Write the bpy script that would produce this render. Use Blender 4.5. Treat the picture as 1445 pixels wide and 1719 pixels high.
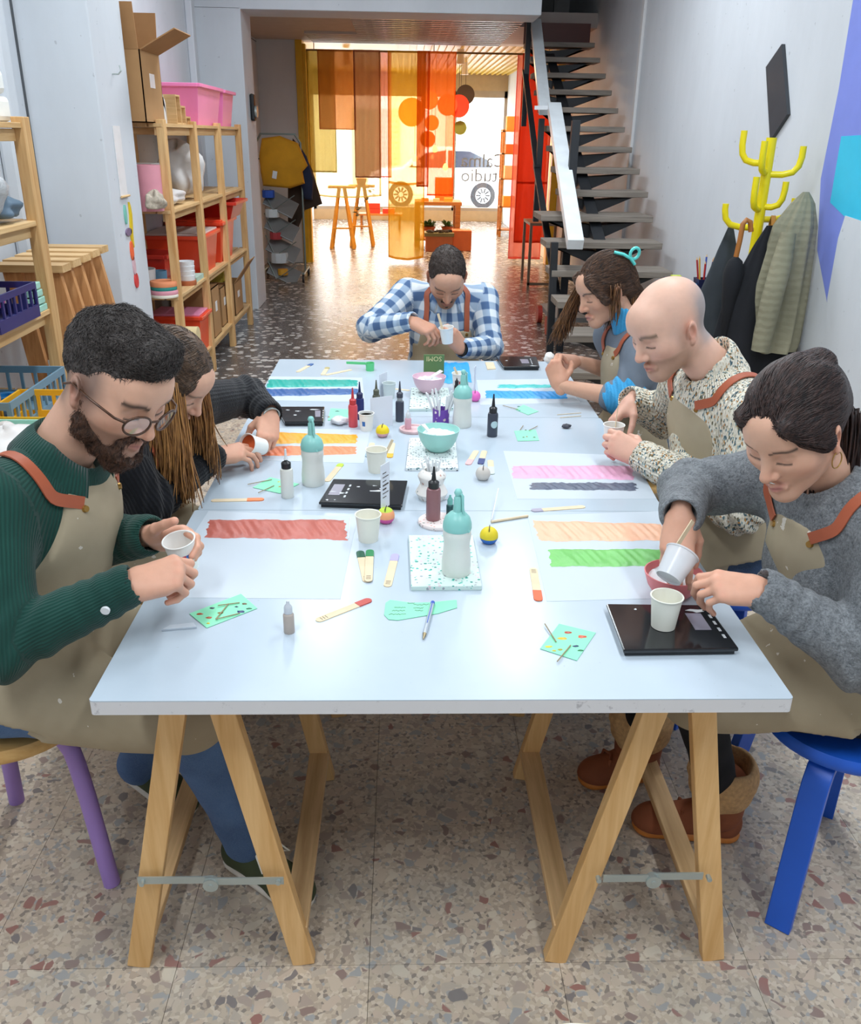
import bpy, bmesh, math, random
import numpy as np
from mathutils import Vector, Matrix, Euler
random.seed(7); rng = np.random.default_rng(7)
for o in list(bpy.data.objects): bpy.data.objects.remove(o)
S = bpy.context.scene
COL = S.collection
PI = math.pi

# ---------------------------------------------------------------- camera
cam_d = bpy.data.cameras.new('camera'); cam = bpy.data.objects.new('camera', cam_d); COL.objects.link(cam)
F_PX = 1460.6; PITCH = .4079; YAW = .0347; ROLL = .0169
cam_d.sensor_fit = 'VERTICAL'; cam_d.sensor_height = 24.0; cam_d.lens = 24.0 * F_PX / 1719
cam_d.clip_start = .05; cam_d.clip_end = 200
fw = Vector((math.sin(YAW)*math.cos(PITCH), math.cos(YAW)*math.cos(PITCH), -math.sin(PITCH)))
rt0 = Vector((math.cos(YAW), -math.sin(YAW), 0)); up0 = rt0.cross(fw)
rt = rt0*math.cos(ROLL) + up0*math.sin(ROLL); up = up0*math.cos(ROLL) - rt0*math.sin(ROLL)
M = Matrix((( rt.x, up.x, -fw.x, -.073), (rt.y, up.y, -fw.y, 0), (rt.z, up.z, -fw.z, 1.597), (0, 0, 0, 1)))
cam.matrix_world = M
S.camera = cam

# ---------------------------------------------------------------- view, world, lights
S.view_settings.view_transform = 'Standard'; S.view_settings.look = 'None'
S.view_settings.exposure = 0.12; S.view_settings.gamma = 1.0
S.view_settings.use_curve_mapping = False
W = bpy.data.worlds.new('world'); S.world = W; W.use_nodes = True
W.node_tree.nodes['Background'].inputs[0].default_value = (.86, .93, 1, 1)
W.node_tree.nodes['Background'].inputs[1].default_value = 10.0

def area(name, loc, size, power, col, rot=(0, 0, 0)):
    d = bpy.data.lights.new(name, 'AREA'); d.shape = 'RECTANGLE'; d.size, d.size_y = size; d.energy = power; d.color = col
    o = bpy.data.objects.new(name, d); o.location = loc; o.rotation_euler = rot; COL.objects.link(o); return o
# long fluorescent battens under the high ceiling of the workroom (their housings are built with the ceiling)
BATTENS = [(-.95, .2), (.95, .2), (-.95, 3.1), (.95, 3.1), (-.7, 6.3), (.8, 6.0)]
for bx_, by_ in BATTENS:
    area('batten_light', (bx_, by_, 3.29), (.22, 1.5), 36, (.88, .95, 1.0))
# warm ceiling spots of the shop room (their housings are built with the shop)
SPOTS = [(-.9, 14.0), (.7, 13.4), (.9, 15.6), (-.8, 16.5)]
for sx_, sy_ in SPOTS:
    area('shop_spot_light', (sx_, sy_, 2.5), (.3, .3), 70, (1.0, .66, .36))
# ---------------------------------------------------------------- helpers
def lin(c): return c/12.92 if c <= .04045 else ((c+.055)/1.055)**2.4
def C(h):
    h = h.lstrip('#'); return tuple(lin(int(h[i:i+2], 16)/255) for i in (0, 2, 4)) + (1,)

class NT:
    """small helper around a material's node tree"""
    def __init__(s, name):
        s.m = bpy.data.materials.new(name); s.m.use_nodes = True; s.t = s.m.node_tree; s.n = s.t.nodes; s.l = s.t.links
        s.b = s.n['Principled BSDF']; s.out = s.n['Material Output']; s._tc = None
    def node(s, ty, **kw):
        n = s.n.new(ty)
        for k, v in kw.items(): setattr(n, k, v)
        return n
    def link(s, a, b): s.l.new(a, b)
    def coord(s, kind='Object', scale=(1, 1, 1), rot=(0, 0, 0)):
        if s._tc is None: s._tc = s.node('ShaderNodeTexCoord')
        mp = s.node('ShaderNodeMapping'); mp.inputs['Scale'].default_value = scale; mp.inputs['Rotation'].default_value = rot
        s.link(s._tc.outputs[kind], mp.inputs[0]); return mp.outputs[0]
    def attr(s, name):
        a = s.node('ShaderNodeAttribute'); a.attribute_name = name; return a
    def noise(s, vec, scale, detail=3, rough=.55, dist=0):
        n = s.node('ShaderNodeTexNoise'); n.inputs['Scale'].default_value = scale; n.inputs['Detail'].default_value = detail
        n.inputs['Roughness'].default_value = rough; n.inputs['Distortion'].default_value = dist
        if vec is not None: s.link(vec, n.inputs['Vector'])
        return n.outputs['Fac']
    def ramp(s, fac, stops, interp='LINEAR'):
        r = s.node('ShaderNodeValToRGB'); r.color_ramp.interpolation = interp
        e = r.color_ramp.elements
        while len(e) < len(stops): e.new(.5)
        for i, (p, c) in enumerate(stops): e[i].position = p; e[i].color = c
        s.link(fac, r.inputs[0]); return r.outputs[0]
    def mix(s, fac, a, b, mode='MIX'):
        n = s.node('ShaderNodeMix', data_type='RGBA', blend_type=mode)
        for v, i in ((fac, 0), (a, 6), (b, 7)):
            if hasattr(v, 'is_linked'): s.link(v, n.inputs[i])
            else: n.inputs[i].default_value = v
        return n.outputs[2]
    def math(s, op, a, b=0.0, c=None):
        n = s.node('ShaderNodeMath', operation=op)
        for v, i in ((a, 0), (b, 1), (c, 2)):
            if v is None: continue
            if hasattr(v, 'is_linked'): s.link(v, n.inputs[i])
            else: n.inputs[i].default_value = v
        return n.outputs[0]
    def color(s, v):
        if hasattr(v, 'is_linked'): s.link(v, s.b.inputs['Base Color'])
        else: s.b.inputs['Base Color'].default_value = v
    def set(s, **kw):
        for k, v in kw.items():
            i = s.b.inputs[k.replace('_', ' ')]
            if hasattr(v, 'is_linked'): s.link(v, i)
            else: i.default_value = v
    def bump(s, h, strength=.3, dist=.002):
        b = s.node('ShaderNodeBump'); b.inputs['Strength'].default_value = strength; b.inputs['Distance'].default_value = dist
        s.link(h, b.inputs['Height']); s.link(b.outputs[0], s.b.inputs['Normal']); return b

MATS = {}
def mat(name, col, rough=.5, var=.06, scale=9, bump=0, bscale=60, metal=0, spec=.5, sub=0, trans=0, coat=0):
    """plain surface with a little tonal variation and optional fine relief"""
    if name in MATS: return MATS[name]
    k = NT(name); c = C(col) if isinstance(col, str) else col
    v = k.coord('Object')
    lo = tuple(x*(1-var) for x in c[:3])+(1,); hi = tuple(min(1, x*(1+var)) for x in c[:3])+(1,)
    k.color(k.ramp(k.noise(v, scale, 4), [(.3, lo), (.7, hi)]))
    k.set(Roughness=rough, Metallic=metal); k.b.inputs['Specular IOR Level'].default_value = spec
    if sub: k.set(Subsurface_Weight=sub, Subsurface_Scale=.01); k.b.inputs['Subsurface Radius'].default_value = (1, .4, .25)
    if trans: k.set(Transmission_Weight=trans)
    if coat: k.set(Coat_Weight=coat, Coat_Roughness=.15)
    if bump: k.bump(k.noise(v, bscale, 3), bump)
    MATS[name] = k.m; return k.m

def wood(name, c1, c2, axis='z', rough=.55, grain=28, knots=True):
    if name in MATS: return MATS[name]
    k = NT(name); sc = {'x': (.06, 1, 1), 'y': (1, .06, 1), 'z': (1, 1, .06)}[axis]
    v = k.coord('Object', sc)
    oi = k.node('ShaderNodeObjectInfo'); ad = k.node('ShaderNodeVectorMath', operation='ADD')
    k.link(v, ad.inputs[0]); k.link(oi.outputs['Random'], ad.inputs[1])
    n1 = k.noise(ad.outputs[0], grain, 5, .6, .6); n2 = k.noise(ad.outputs[0], grain*4, 3, .6)
    f = k.math('ADD', k.math('MULTIPLY', n1, .75), k.math('MULTIPLY', n2, .25))
    col = k.ramp(f, [(.32, C(c2)), (.62, C(c1))])
    r = k.math('MULTIPLY_ADD', oi.outputs['Random'], .22, .89)
    hs = k.node('ShaderNodeHueSaturation'); k.link(col, hs.inputs['Color']); k.link(r, hs.inputs['Value'])
    k.color(hs.outputs[0]); k.set(Roughness=rough); k.bump(f, .15, .001)
    MATS[name] = k.m; return k.m

class MB:
    """collects shapes, then links them as ONE mesh object"""
    def __init__(s): s.v = []; s.f = []; s.mi = []; s.cur = 0
    def add(s, vs, fs):
        b = len(s.v); s.v += [tuple(map(float, p)) for p in vs]; s.f += [tuple(b+i for i in f) for f in fs]; s.mi += [s.cur]*len(fs); return s
    def box(s, c, d, rot=None):
        x, y, z = (t/2 for t in d); R = rot if rot is not None else Matrix.Identity(3)
        if isinstance(R, (tuple, list)): R = Euler(R).to_matrix()
        vs = [Vector(c) + R @ Vector(p) for p in ((-x,-y,-z),(x,-y,-z),(x,y,-z),(-x,y,-z),(-x,-y,z),(x,-y,z),(x,y,z),(-x,y,z))]
        return s.add(vs, [(3,2,1,0),(4,5,6,7),(0,1,5,4),(1,2,6,5),(2,3,7,6),(3,0,4,7)])
    def bb(s, a, b):
        return s.box([(a[i]+b[i])/2 for i in range(3)], [abs(b[i]-a[i]) for i in range(3)])
    def bar(s, p, q, w, h, upv=(0, 0, 1)):
        p, q = Vector(p), Vector(q); z = (q-p); L = z.length; z.normalize(); u = Vector(upv)
        if abs(z.dot(u)) > .99: u = Vector((0, 1, 0))
        x = u.cross(z).normalized(); y = z.cross(x)
        R = Matrix((x, y, z)).transposed(); return s.box((p+q)/2, (w, h, L), R)
    def cyl(s, p, q, r1, r2=None, n=16, cap=True):
        r2 = r1 if r2 is None else r2; p, q = Vector(p), Vector(q); z = (q-p).normalized()
        u = Vector((1, 0, 0)) if abs(z.x) < .9 else Vector((0, 1, 0)); x = u.cross(z).normalized(); y = z.cross(x)
        vs = []
        for c, r in ((p, r1), (q, r2)):
            vs += [c + (x*math.cos(2*PI*i/n) + y*math.sin(2*PI*i/n))*r for i in range(n)]
        fs = [(i, (i+1) % n, n+(i+1) % n, n+i) for i in range(n)]
        if cap: fs += [tuple(range(n))[::-1], tuple(range(n, 2*n))]
        return s.add(vs, fs)
    def lathe(s, prof, c=(0, 0, 0), n=32, rot=None, sx=1, sy=1):
        vs = []; R = rot if rot is not None else Matrix.Identity(3)
        for r, z in prof:
            for i in range(n):
                a = 2*PI*i/n; vs.append(Vector(c) + R @ Vector((r*sx*math.cos(a), r*sy*math.sin(a), z)))
        fs = []
        for j in range(len(prof)-1):
            for i in range(n): fs.append((j*n+i, j*n+(i+1) % n, (j+1)*n+(i+1) % n, (j+1)*n+i))
        if prof[0][0] > 1e-5: fs.append(tuple(range(n))[::-1])
        if prof[-1][0] > 1e-5: fs.append(tuple(range((len(prof)-1)*n, len(prof)*n)))
        return s.add(vs, fs)
    def tube(s, pts, r, n=8, flat=None, upv=None):
        """swept tube; flat=(w,h) sweeps a rectangle"""
        pts = [Vector(p) for p in pts]; m = len(pts); rs = r if isinstance(r, (list, tuple)) else [r]*m
        vs = []; px = None
        for i, p in enumerate(pts):
            t = (pts[min(i+1, m-1)] - pts[max(i-1, 0)]).normalized()
            if upv is not None: x = Vector(upv).cross(t).normalized() if abs(Vector(upv).dot(t)) < .98 else px
            elif px is None:
                u = Vector((0, 0, 1)) if abs(t.z) < .9 else Vector((0, 1, 0)); x = u.cross(t).normalized()
            else: x = (px - t*px.dot(t)).normalized()
            px = x; y = t.cross(x)
            if flat:
                w, h = flat[0]/2, flat[1]/2; k_ = rs[i]/ (rs[0] or 1) if not isinstance(r, (int, float)) else 1
                for a, b in ((-w, -h), (w, -h), (w, h), (-w, h)): vs.append(p + x*a*k_ + y*b)
            else:
                for j in range(n): vs.append(p + (x*math.cos(2*PI*j/n) + y*math.sin(2*PI*j/n))*rs[i])
        nn = 4 if flat else n
        fs = [(i*nn+j, i*nn+(j+1) % nn, (i+1)*nn+(j+1) % nn, (i+1)*nn+j) for i in range(m-1) for j in range(nn)]
        fs += [tuple(range(nn))[::-1], tuple(range((m-1)*nn, m*nn))]
        return s.add(vs, fs)
    def prism(s, outline, z0, z1, mtx=None):
        n = len(outline); vs = [(x, y, z0) for x, y in outline] + [(x, y, z1) for x, y in outline]
        if mtx is not None: vs = [mtx @ Vector(p) for p in vs]
        return s.add(vs, [tuple(range(n))[::-1], tuple(range(n, 2*n))] + [(i, (i+1) % n, n+(i+1) % n, n+i) for i in range(n)])
    def grid(s, fn, nu, nv, closed=False):
        vs = [fn(i/(nu-1), j/(nv-1)) for i in range(nu) for j in range(nv)]
        return s.add(vs, [(i*nv+j, (i+1)*nv+j, (i+1)*nv+j+1, i*nv+j+1) for i in range(nu-1) for j in range(nv-1)])
    def mesh(s, name):
        me = bpy.data.meshes.new(name); me.from_pydata(s.v, [], s.f); me.update(); return me
    def build(s, name, m, parent=None, smooth=None, bevel=0, loc=None, solid=0, sub=0):
        me = s.mesh(name)
        if parent is not None and loc is None:          # vertices were given in world space
            off = Vector(parent['_base']) if '_base' in parent else Vector((0, 0, 0))
            if off.length: me.transform(Matrix.Translation(-off))
        bm = bmesh.new(); bm.from_mesh(me); bmesh.ops.recalc_face_normals(bm, faces=bm.faces); bm.to_mesh(me); bm.free()
        for mm in (m if isinstance(m, (list, tuple)) else [m]): me.materials.append(mm)
        if isinstance(m, (list, tuple)): me.polygons.foreach_set('material_index', s.mi)
        o = bpy.data.objects.new(name, me); COL.objects.link(o)
        if parent is not None:
            o.parent = parent
            if '_base' in parent: o['_base'] = tuple(parent['_base'])
        if loc is not None: o.location = loc
        if smooth is not None:
            me.polygons.foreach_set('use_smooth', [True]*len(me.polygons))
            if smooth < 180: me.set_sharp_from_angle(angle=math.radians(smooth))
        if sub: md = o.modifiers.new('sub', 'SUBSURF'); md.levels = md.render_levels = sub
        if solid: md = o.modifiers.new('solid', 'SOLIDIFY'); md.thickness = solid; md.offset = 0
        if bevel: md = o.modifiers.new('bevel', 'BEVEL'); md.width = bevel; md.segments = 2; md.limit_method = 'ANGLE'; md.angle_limit = math.radians(40)
        return o

def tag(o, label, cat, group=None):
    o['label'] = label; o['category'] = cat
    if group: o['group'] = group
    return o
def thing(name, label, cat, base=(0, 0, 0), group=None):
    """an Empty at the thing's base that parents its parts (parts are modelled in world space)"""
    o = bpy.data.objects.new(name, None); o.empty_display_size = .05; COL.objects.link(o); o.location = base; o['_base'] = tuple(base)
    return tag(o, label, cat, group)
def struct(name, mb, m, parent=None, **kw):
    o = mb.build(name, m, parent, **kw); o['kind'] = 'structure'; return o
def solo(name, mb, m, label, cat, base=(0, 0, 0), group=None, **kw):
    """a thing that is one mesh, its origin at its base"""
    mb.v = [(p[0]-base[0], p[1]-base[1], p[2]-base[2]) for p in mb.v]
    o = mb.build(name, m, None, loc=base, **kw); o['_base'] = tuple(float(t) for t in base); return tag(o, label, cat, group)
def Rz(a): return Matrix.Rotation(math.radians(a), 3, 'Z')
def Rx(a): return Matrix.Rotation(math.radians(a), 3, 'X')
def Ry(a): return Matrix.Rotation(math.radians(a), 3, 'Y')
def text_mb(txt, size, mtx, depth=.0005, mb=None, cx=True):
    """flat lettering as mesh; mtx maps the text's x/y plane into the world"""
    cu = bpy.data.curves.new('t', 'FONT'); cu.body = txt; cu.size = size; cu.extrude = depth; cu.resolution_u = 2
    cu.align_x = 'CENTER' if cx else 'LEFT'; cu.align_y = 'CENTER'
    o = bpy.data.objects.new('t', cu); COL.objects.link(o); dg = bpy.context.evaluated_depsgraph_get()
    me = o.evaluated_get(dg).to_mesh(); mb = mb or MB()
    mb.add([mtx @ v.co for v in me.vertices], [tuple(p.vertices) for p in me.polygons])
    o.to_mesh_clear(); bpy.data.objects.remove(o); bpy.data.curves.remove(cu); return mb

# ================================================================= THE SETTING
def paint(name, col, var=.05, scuff=.25):
    k = NT(name); v = k.coord('Object'); c = C(col)
    v2 = k.coord('Object', (1.2, 1.2, .5))
    a = k.ramp(k.noise(v2, 1.6, 5, .65), [(.3, tuple(x*(1-var*1.6) for x in c[:3])+(1,)), (.7, tuple(min(1, x*(1+var*.6)) for x in c[:3])+(1,))])
    sp = k.noise(v, 26, 2, .4)
    a = k.mix(k.math('MULTIPLY', k.math('GREATER_THAN', sp, .755), scuff), a, C('#4a4d52'))
    k.color(a); k.set(Roughness=.62); k.bump(k.noise(v, 45, 4), .12, .003); return k.m
M_WALL = paint('pale_blue_wall_paint', '#d5dae0')
M_WALL2 = paint('white_wall_paint', '#dcdcdd', scuff=.1)
M_CEIL = mat('ceiling_white', '#d9d6d2', .7)

# ---- terrazzo
def terrazzo_near():
    k = NT('pale_terrazzo'); v = k.coord('Object')
    g = k.node('ShaderNodeNewGeometry'); vec = g.outputs['Position']
    def vor(scale, feat='F1', rnd=1, src=None):
        n = k.node('ShaderNodeTexVoronoi', feature=feat); n.inputs['Scale'].default_value = scale; n.inputs['Randomness'].default_value = rnd
        k.link(src if src is not None else vec, n.inputs['Vector']); return n
    nz = k.node('ShaderNodeTexNoise'); nz.inputs['Scale'].default_value = 14; k.link(vec, nz.inputs['Vector'])
    wv = k.node('ShaderNodeVectorMath', operation='MULTIPLY_ADD'); k.link(nz.outputs['Color'], wv.inputs[0]); wv.inputs[1].default_value = (.05, .05, 0); k.link(vec, wv.inputs[2])
    a = vor(44, src=wv.outputs[0]); e = vor(44, 'DISTANCE_TO_EDGE', src=wv.outputs[0])
    sx = k.node('ShaderNodeSeparateColor'); k.link(a.outputs['Color'], sx.inputs[0])
    pal = k.ramp(sx.outputs[0], [(0, (.60, .49, .38, 1)), (.22, (.50, .42, .34, 1)), (.36, (.43, .34, .28, 1)), (.48, (.58, .46, .36, 1)), (.62, (.30, .21, .18, 1)), (.69, (.66, .57, .45, 1)), (.8, (.38, .37, .36, 1)), (.91, (.34, .17, .14, 1)), (.955, (.23, .20, .19, 1))], 'CONSTANT')
    b = vor(120); sb = k.node('ShaderNodeSeparateColor'); k.link(b.outputs['Color'], sb.inputs[0])
    fine = k.ramp(sb.outputs[1], [(0, (.56, .46, .35, 1)), (.35, (.46, .37, .29, 1)), (.62, (.64, .54, .43, 1)), (.84, (.29, .24, .20, 1)), (.93, (.40, .38, .36, 1))], 'CONSTANT')
    # cement between the larger stones
    edge = k.ramp(e.outputs['Distance'], [(.05, (1, 1, 1, 1)), (.10, (0, 0, 0, 1))])
    sel = k.math('GREATER_THAN', sx.outputs[1], .52)
    big = k.mix(k.math('MULTIPLY', sel, k.math('SUBTRACT', 1.0, edge)), fine, pal)
    # cool grey worn patches
    w = k.ramp(k.noise(vec, 2.6, 5, .7), [(.46, (0, 0, 0, 1)), (.62, (1, 1, 1, 1))])
    grey = k.mix(.5, big, (.27, .28, .27, 1))
    c2 = k.mix(k.math('MULTIPLY', w, .55), big, grey)
    oi = k.node('ShaderNodeObjectInfo'); hs = k.node('ShaderNodeHueSaturation'); k.link(c2, hs.inputs['Color'])
    k.link(k.math('MULTIPLY_ADD', oi.outputs['Random'], .10, .95), hs.inputs['Value']); k.color(hs.outputs[0])
    k.set(Roughness=.42); k.b.inputs['Specular IOR Level'].default_value = .4
    k.bump(k.noise(vec, 120, 3), .06, .001); return k.m
def terrazzo_far():
    k = NT('dark_terrazzo_with_white_chips'); g = k.node('ShaderNodeNewGeometry'); vec = g.outputs['Position']
    a = k.node('ShaderNodeTexVoronoi'); a.inputs['Scale'].default_value = 15; k.link(vec, a.inputs['Vector'])
    s = k.node('ShaderNodeSeparateColor'); k.link(a.outputs['Color'], s.inputs[0])
    n = k.noise(vec, 55, 3)
    d = k.math('ADD', a.outputs['Distance'], k.math('MULTIPLY_ADD', n, .5, -.25))
    chip = k.math('MULTIPLY', k.math('LESS_THAN', d, k.math('MULTIPLY_ADD', s.outputs[0], .28, .22)), 1.0)
    base = k.ramp(k.noise(vec, 9, 4), [(.3, C('#4c4a4a')), (.7, C('#6b6765'))])
    col = k.ramp(s.outputs[1], [(0, C('#cfccc8')), (.4, C('#b9b3ad')), (.7, C('#8f8781')), (.9, C('#d8d4d0'))], 'CONSTANT')
    k.color(k.mix(chip, base, col)); k.set(Roughness=k.math('MULTIPLY_ADD', n, .12, .20)); k.b.inputs['Specular IOR Level'].default_value = .65
    k.bump(k.noise(vec, 22, 3), .10, .002); return k.m
M_TER = terrazzo_near(); M_TERF = terrazzo_far()
M_GROUT = mat('floor_joint', (.30, .26, .22, 1), .8)

fl = struct('floor', MB().bb((-1.9, -2.5, -.12), (1.95, 5.1, -.006)).bb((-1.9, 5.1, -.12), (1.95, 18.8, 0)), [M_GROUT, M_TERF])
fl.data.polygons.foreach_set('material_index', [0]*6 + [1]*6)
# 40 cm terrazzo tiles, each a piece of its own
tile_me = MB().bb((-.1995, -.1995, -.02), (.1995, .1995, 0)).mesh('tile'); tile_me.materials.append(M_TER)
xs = [-.14+.4*i for i in range(-4, 5)]
for iy in range(-1, 9):
    for x0 in xs:
        y0 = 1.30+.4*iy
        t = bpy.data.objects.new('tile', tile_me); COL.objects.link(t); t.parent = fl; t.location = (x0+.2, y0+.2, 0)
# floor edges, near part behind the camera and strip up to the dark terrazzo
struct('floor_border', MB().bb((-1.9, -2.5, -.02), (1.95, .898, 0)).bb((-1.9, .9, -.02), (-1.742, 5.1, 0)).bb((1.862, .9, -.02), (1.95, 5.1, 0)).bb((-1.74, 4.902, -.02), (1.86, 5.1, 0)), M_TER, fl)

HI = 4.4
struct('wall_left', MB().bb((-2.0, -2.5, 0), (-1.9, 18.8, HI)), M_WALL)
struct('wall_right', MB().bb((1.95, -2.5, 0), (2.05, 18.8, HI)), M_WALL)
struct('wall_back', MB().bb((-2.0, -2.6, 0), (2.05, -2.5, HI)), M_WALL)
struct('ceiling', MB().bb((-2.0, -2.6, HI), (2.05, 12.6, HI+.1)), M_CEIL)
# piers on the left and the header that carries the mezzanine
struct('wall_pier_near', MB().bb((-1.9, 4.70, 0), (-1.55, 5.23, HI)), M_WALL, bevel=.006)
struct('wall_pier_far', MB().bb((-1.9, 8.72, 0), (-1.5, 9.25, 2.6)), M_WALL, bevel=.006)
struct('wall_header', MB().bb((-1.9, 8.72, 2.585), (1.13, 9.25, HI)), M_WALL, bevel=.006)
struct('wall_mezzanine_end', MB().bb((-1.9, 12.2, 2.66), (1.95, 12.5, HI)), M_WALL2)
# cable duct and joints on the left wall
M_JOINT = mat('dark_wall_joint', '#55585c', .8)
struct('trim_1', MB().bb((-1.9, 8.35, 0), (-1.84, 8.47, HI)), M_WALL, bevel=.01)
struct('trim_2', MB().bb((-1.9, 8.485, 0), (-1.895, 8.50, HI)), M_JOINT)
struct('trim_3', MB().bb((-1.9, 4.685, 0), (-1.893, 4.70, HI)), M_JOINT)
struct('trim_4', MB().bb((-1.9, 6.40, 1.7), (-1.897, 6.407, HI)), M_JOINT)
struct('trim_5', MB().bb((-1.9, 4.3, 0), (-1.82, 4.42, HI)), M_WALL, bevel=.02)
struct('trim_6', MB().bb((1.925, 8.28, 0), (1.95, 8.36, HI)), M_WALL2, bevel=.004)
struct('trim_7', MB().bb((1.947, 8.365, 0), (1.95, 8.375, HI)), M_JOINT)
struct('trim_8', MB().bb((-1.9, 9.25, 2.63), (-1.895, 12.2, 2.635)), M_JOINT)
# mezzanine slab, its underside waffled with shallow cells
M_SLAB = mat('soffit_grey', '#b5aca7', .6)
slab = struct('ceiling_mezzanine', MB().bb((-1.9, 9.25, 2.66), (1.13, 12.5, 2.8)).bb((1.13, 10.35, 2.66), (1.95, 12.5, 2.8)), M_SLAB)
M_RIB = mat('soffit_rib', '#c9bfb4', .32, spec=.7)
rib = MB().bb((-.05, -.012, -.022), (.05, .012, 0)).mesh('rib')
mb = MB()
for i in range(18):
    y = 9.35+i*.165
    mb.bb((-1.2 if y > 11 else -.6, y, 2.632), (1.1, y+.055, 2.662))
for j in range(16):
    x = -.5+j*.1
    mb.bb((x, 9.3, 2.640), (x+.03, 12.2, 2.662))
o = mb.build('rib_grid', M_RIB, slab)

# partition with the yellow jambs
struct('wall_partition', MB().bb((-1.9, 12.2, 0), (-1.42, 12.35, 2.66)), M_WALL2)
M_YEL = mat('yellow_jamb', '#e3b21c', .45)
struct('trim_9', MB().bb((-1.42, 12.17, 0), (-1.335, 12.4, 2.66)).bb((-1.335, 12.2, 0), (-1.30, 12.36, 2.62)), M_YEL, bevel=.004)
struct('trim_10', MB().bb((1.86, 12.17, 0), (1.95, 12.4, 2.66)), M_YEL, bevel=.004)
# shop room in front
M_SHOPC = mat('yellow_shop_ceiling', '#d9bb52', .35, spec=.6)
sc = struct('ceiling_shop', MB().bb((-2.0, 12.35, 2.72), (2.05, 18.9, 2.82)), M_SHOPC)
mb = MB()
for i in range(22): mb.bb((-.2+i*.1, 12.5, 2.69), (-.165+i*.1, 18.7, 2.722))
mb.build('rib', M_SHOPC, sc)
M_FRAME = mat('brushed_window_frame', '#a9a39a', .4, metal=.3)
mb = MB().bb((-2.0, 18.78, 0), (2.05, 18.9, .2)).bb((-2.0, 18.78, 2.42), (2.05, 18.9, 2.75))
struct('wall_front', mb, mat('shopfront_plinth', '#b9a88c', .6))
w1 = struct('window_1', MB().bb((-1.9, 18.78, .2), (-1.84, 18.86, 2.42)).bb((1.89, 18.78, .2), (1.95, 18.86, 2.42)).bb((-1.9, 18.78, .2), (1.95, 18.86, .26)).bb((-1.9, 18.78, 2.3), (1.95, 18.86, 2.42)).bb((.90, 18.78, .2), (.96, 18.86, 2.4)), M_FRAME)
kg = NT('window_glass'); tr = kg.node('ShaderNodeBsdfTransparent'); gl = kg.node('ShaderNodeBsdfGlossy'); gl.inputs['Roughness'].default_value = .02
mx = kg.node('ShaderNodeMixShader'); mx.inputs[0].default_value = .06; kg.link(tr.outputs[0], mx.inputs[1]); kg.link(gl.outputs[0], mx.inputs[2]); kg.link(mx.outputs[0], kg.out.inputs[0])
M_GLASS = kg.m
MB().bb((-1.85, 18.815, .25), (.91, 18.823, 2.31)).build('pane', M_GLASS, w1)
pn = MB().bb((.95, 18.815, .25), (1.90, 18.823, 2.31)).build('pane', M_GLASS, w1)
# lettering stuck to the pane, reads from the street
M_LET = mat('grey_vinyl_lettering', '#74787d', .5)
mt = Matrix.Translation((1.52, 18.808, 1.15)) @ Matrix(((-1, 0, 0, 0), (0, 0, 1, 0), (0, 1, 0, 0), (0, 0, 0, 1)))
t1 = text_mb('Calma', .36, mt); text_mb('studio', .36, mt @ Matrix.Translation((0, -.28, 0)), mb=t1)
o = t1.build('lettering', M_LET, w1)

# street
M_ASPH = mat('street_asphalt', '#8f9094', .8); M_PAVE = mat('pavement', '#cfcac2', .8)
struct('street', MB().bb((-14, 18.9, -.3), (14, 20.6, -.02)).bb((-14, 20.6, -.3), (14, 30, -.10)), M_PAVE)
bd = thing('building', 'pale apartment house across the street seen through the shop window', 'building', (0, 28, -.1))
MB().bb((-14, 28, -.1), (14, 29, 9)).build('wall', mat('render_cream', '#efe8dc', .8), bd)
M_SHUT = mat('pale_green_shutter', '#b9c4ad', .6)
for i, x in enumerate((-6.4, -3.6, -.9, 1.9, 4.8, 7.6)):
    s_ = MB().bb((x-.7, 27.92, .2), (x+.7, 28.02, 2.3)).build('shutter', M_SHUT, bd)
    m2 = MB()
    for z in range(14): m2.box((x, 27.9, .3+z*.145), (1.36, .03, .10), (.3, 0, 0))
    m2.build('slat', M_SHUT, s_)
MB().bb((-14, 27.2, 2.9), (14, 28.05, 3.15)).build('balcony', mat('balcony_pink', '#e3b3a4', .7), bd)

# battens under the ceiling (outside the frame, they light the room)
M_LAMP = NT('lamp_diffuser'); M_LAMP.set(Base_Color=(1, 1, 1, 1), Emission_Strength=1.5); M_LAMP.b.inputs['Emission Color'].default_value = (.9, .96, 1, 1)
M_WPLAS = mat('white_plastic', '#e8eaec', .4)
for bx_, by_ in BATTENS:
    L_ = thing('ceiling_batten', 'long white fluorescent batten hung from the ceiling above the worktable', 'ceiling lamp', (bx_, by_, 3.3), 'fluorescent battens over the workroom')
    MB().bb((bx_-.07, by_-.78, 3.33), (bx_+.07, by_+.78, 3.40)).build('housing', M_WPLAS, L_)
    MB().bb((bx_-.05, by_-.75, 3.31), (bx_+.05, by_+.75, 3.33)).build('tube', M_LAMP.m, L_)
    for e_ in (-.6, .6): MB().cyl((bx_, by_+e_, 3.4), (bx_, by_+e_, HI), .004, n=6).build('hanger', M_WPLAS, L_)

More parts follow.
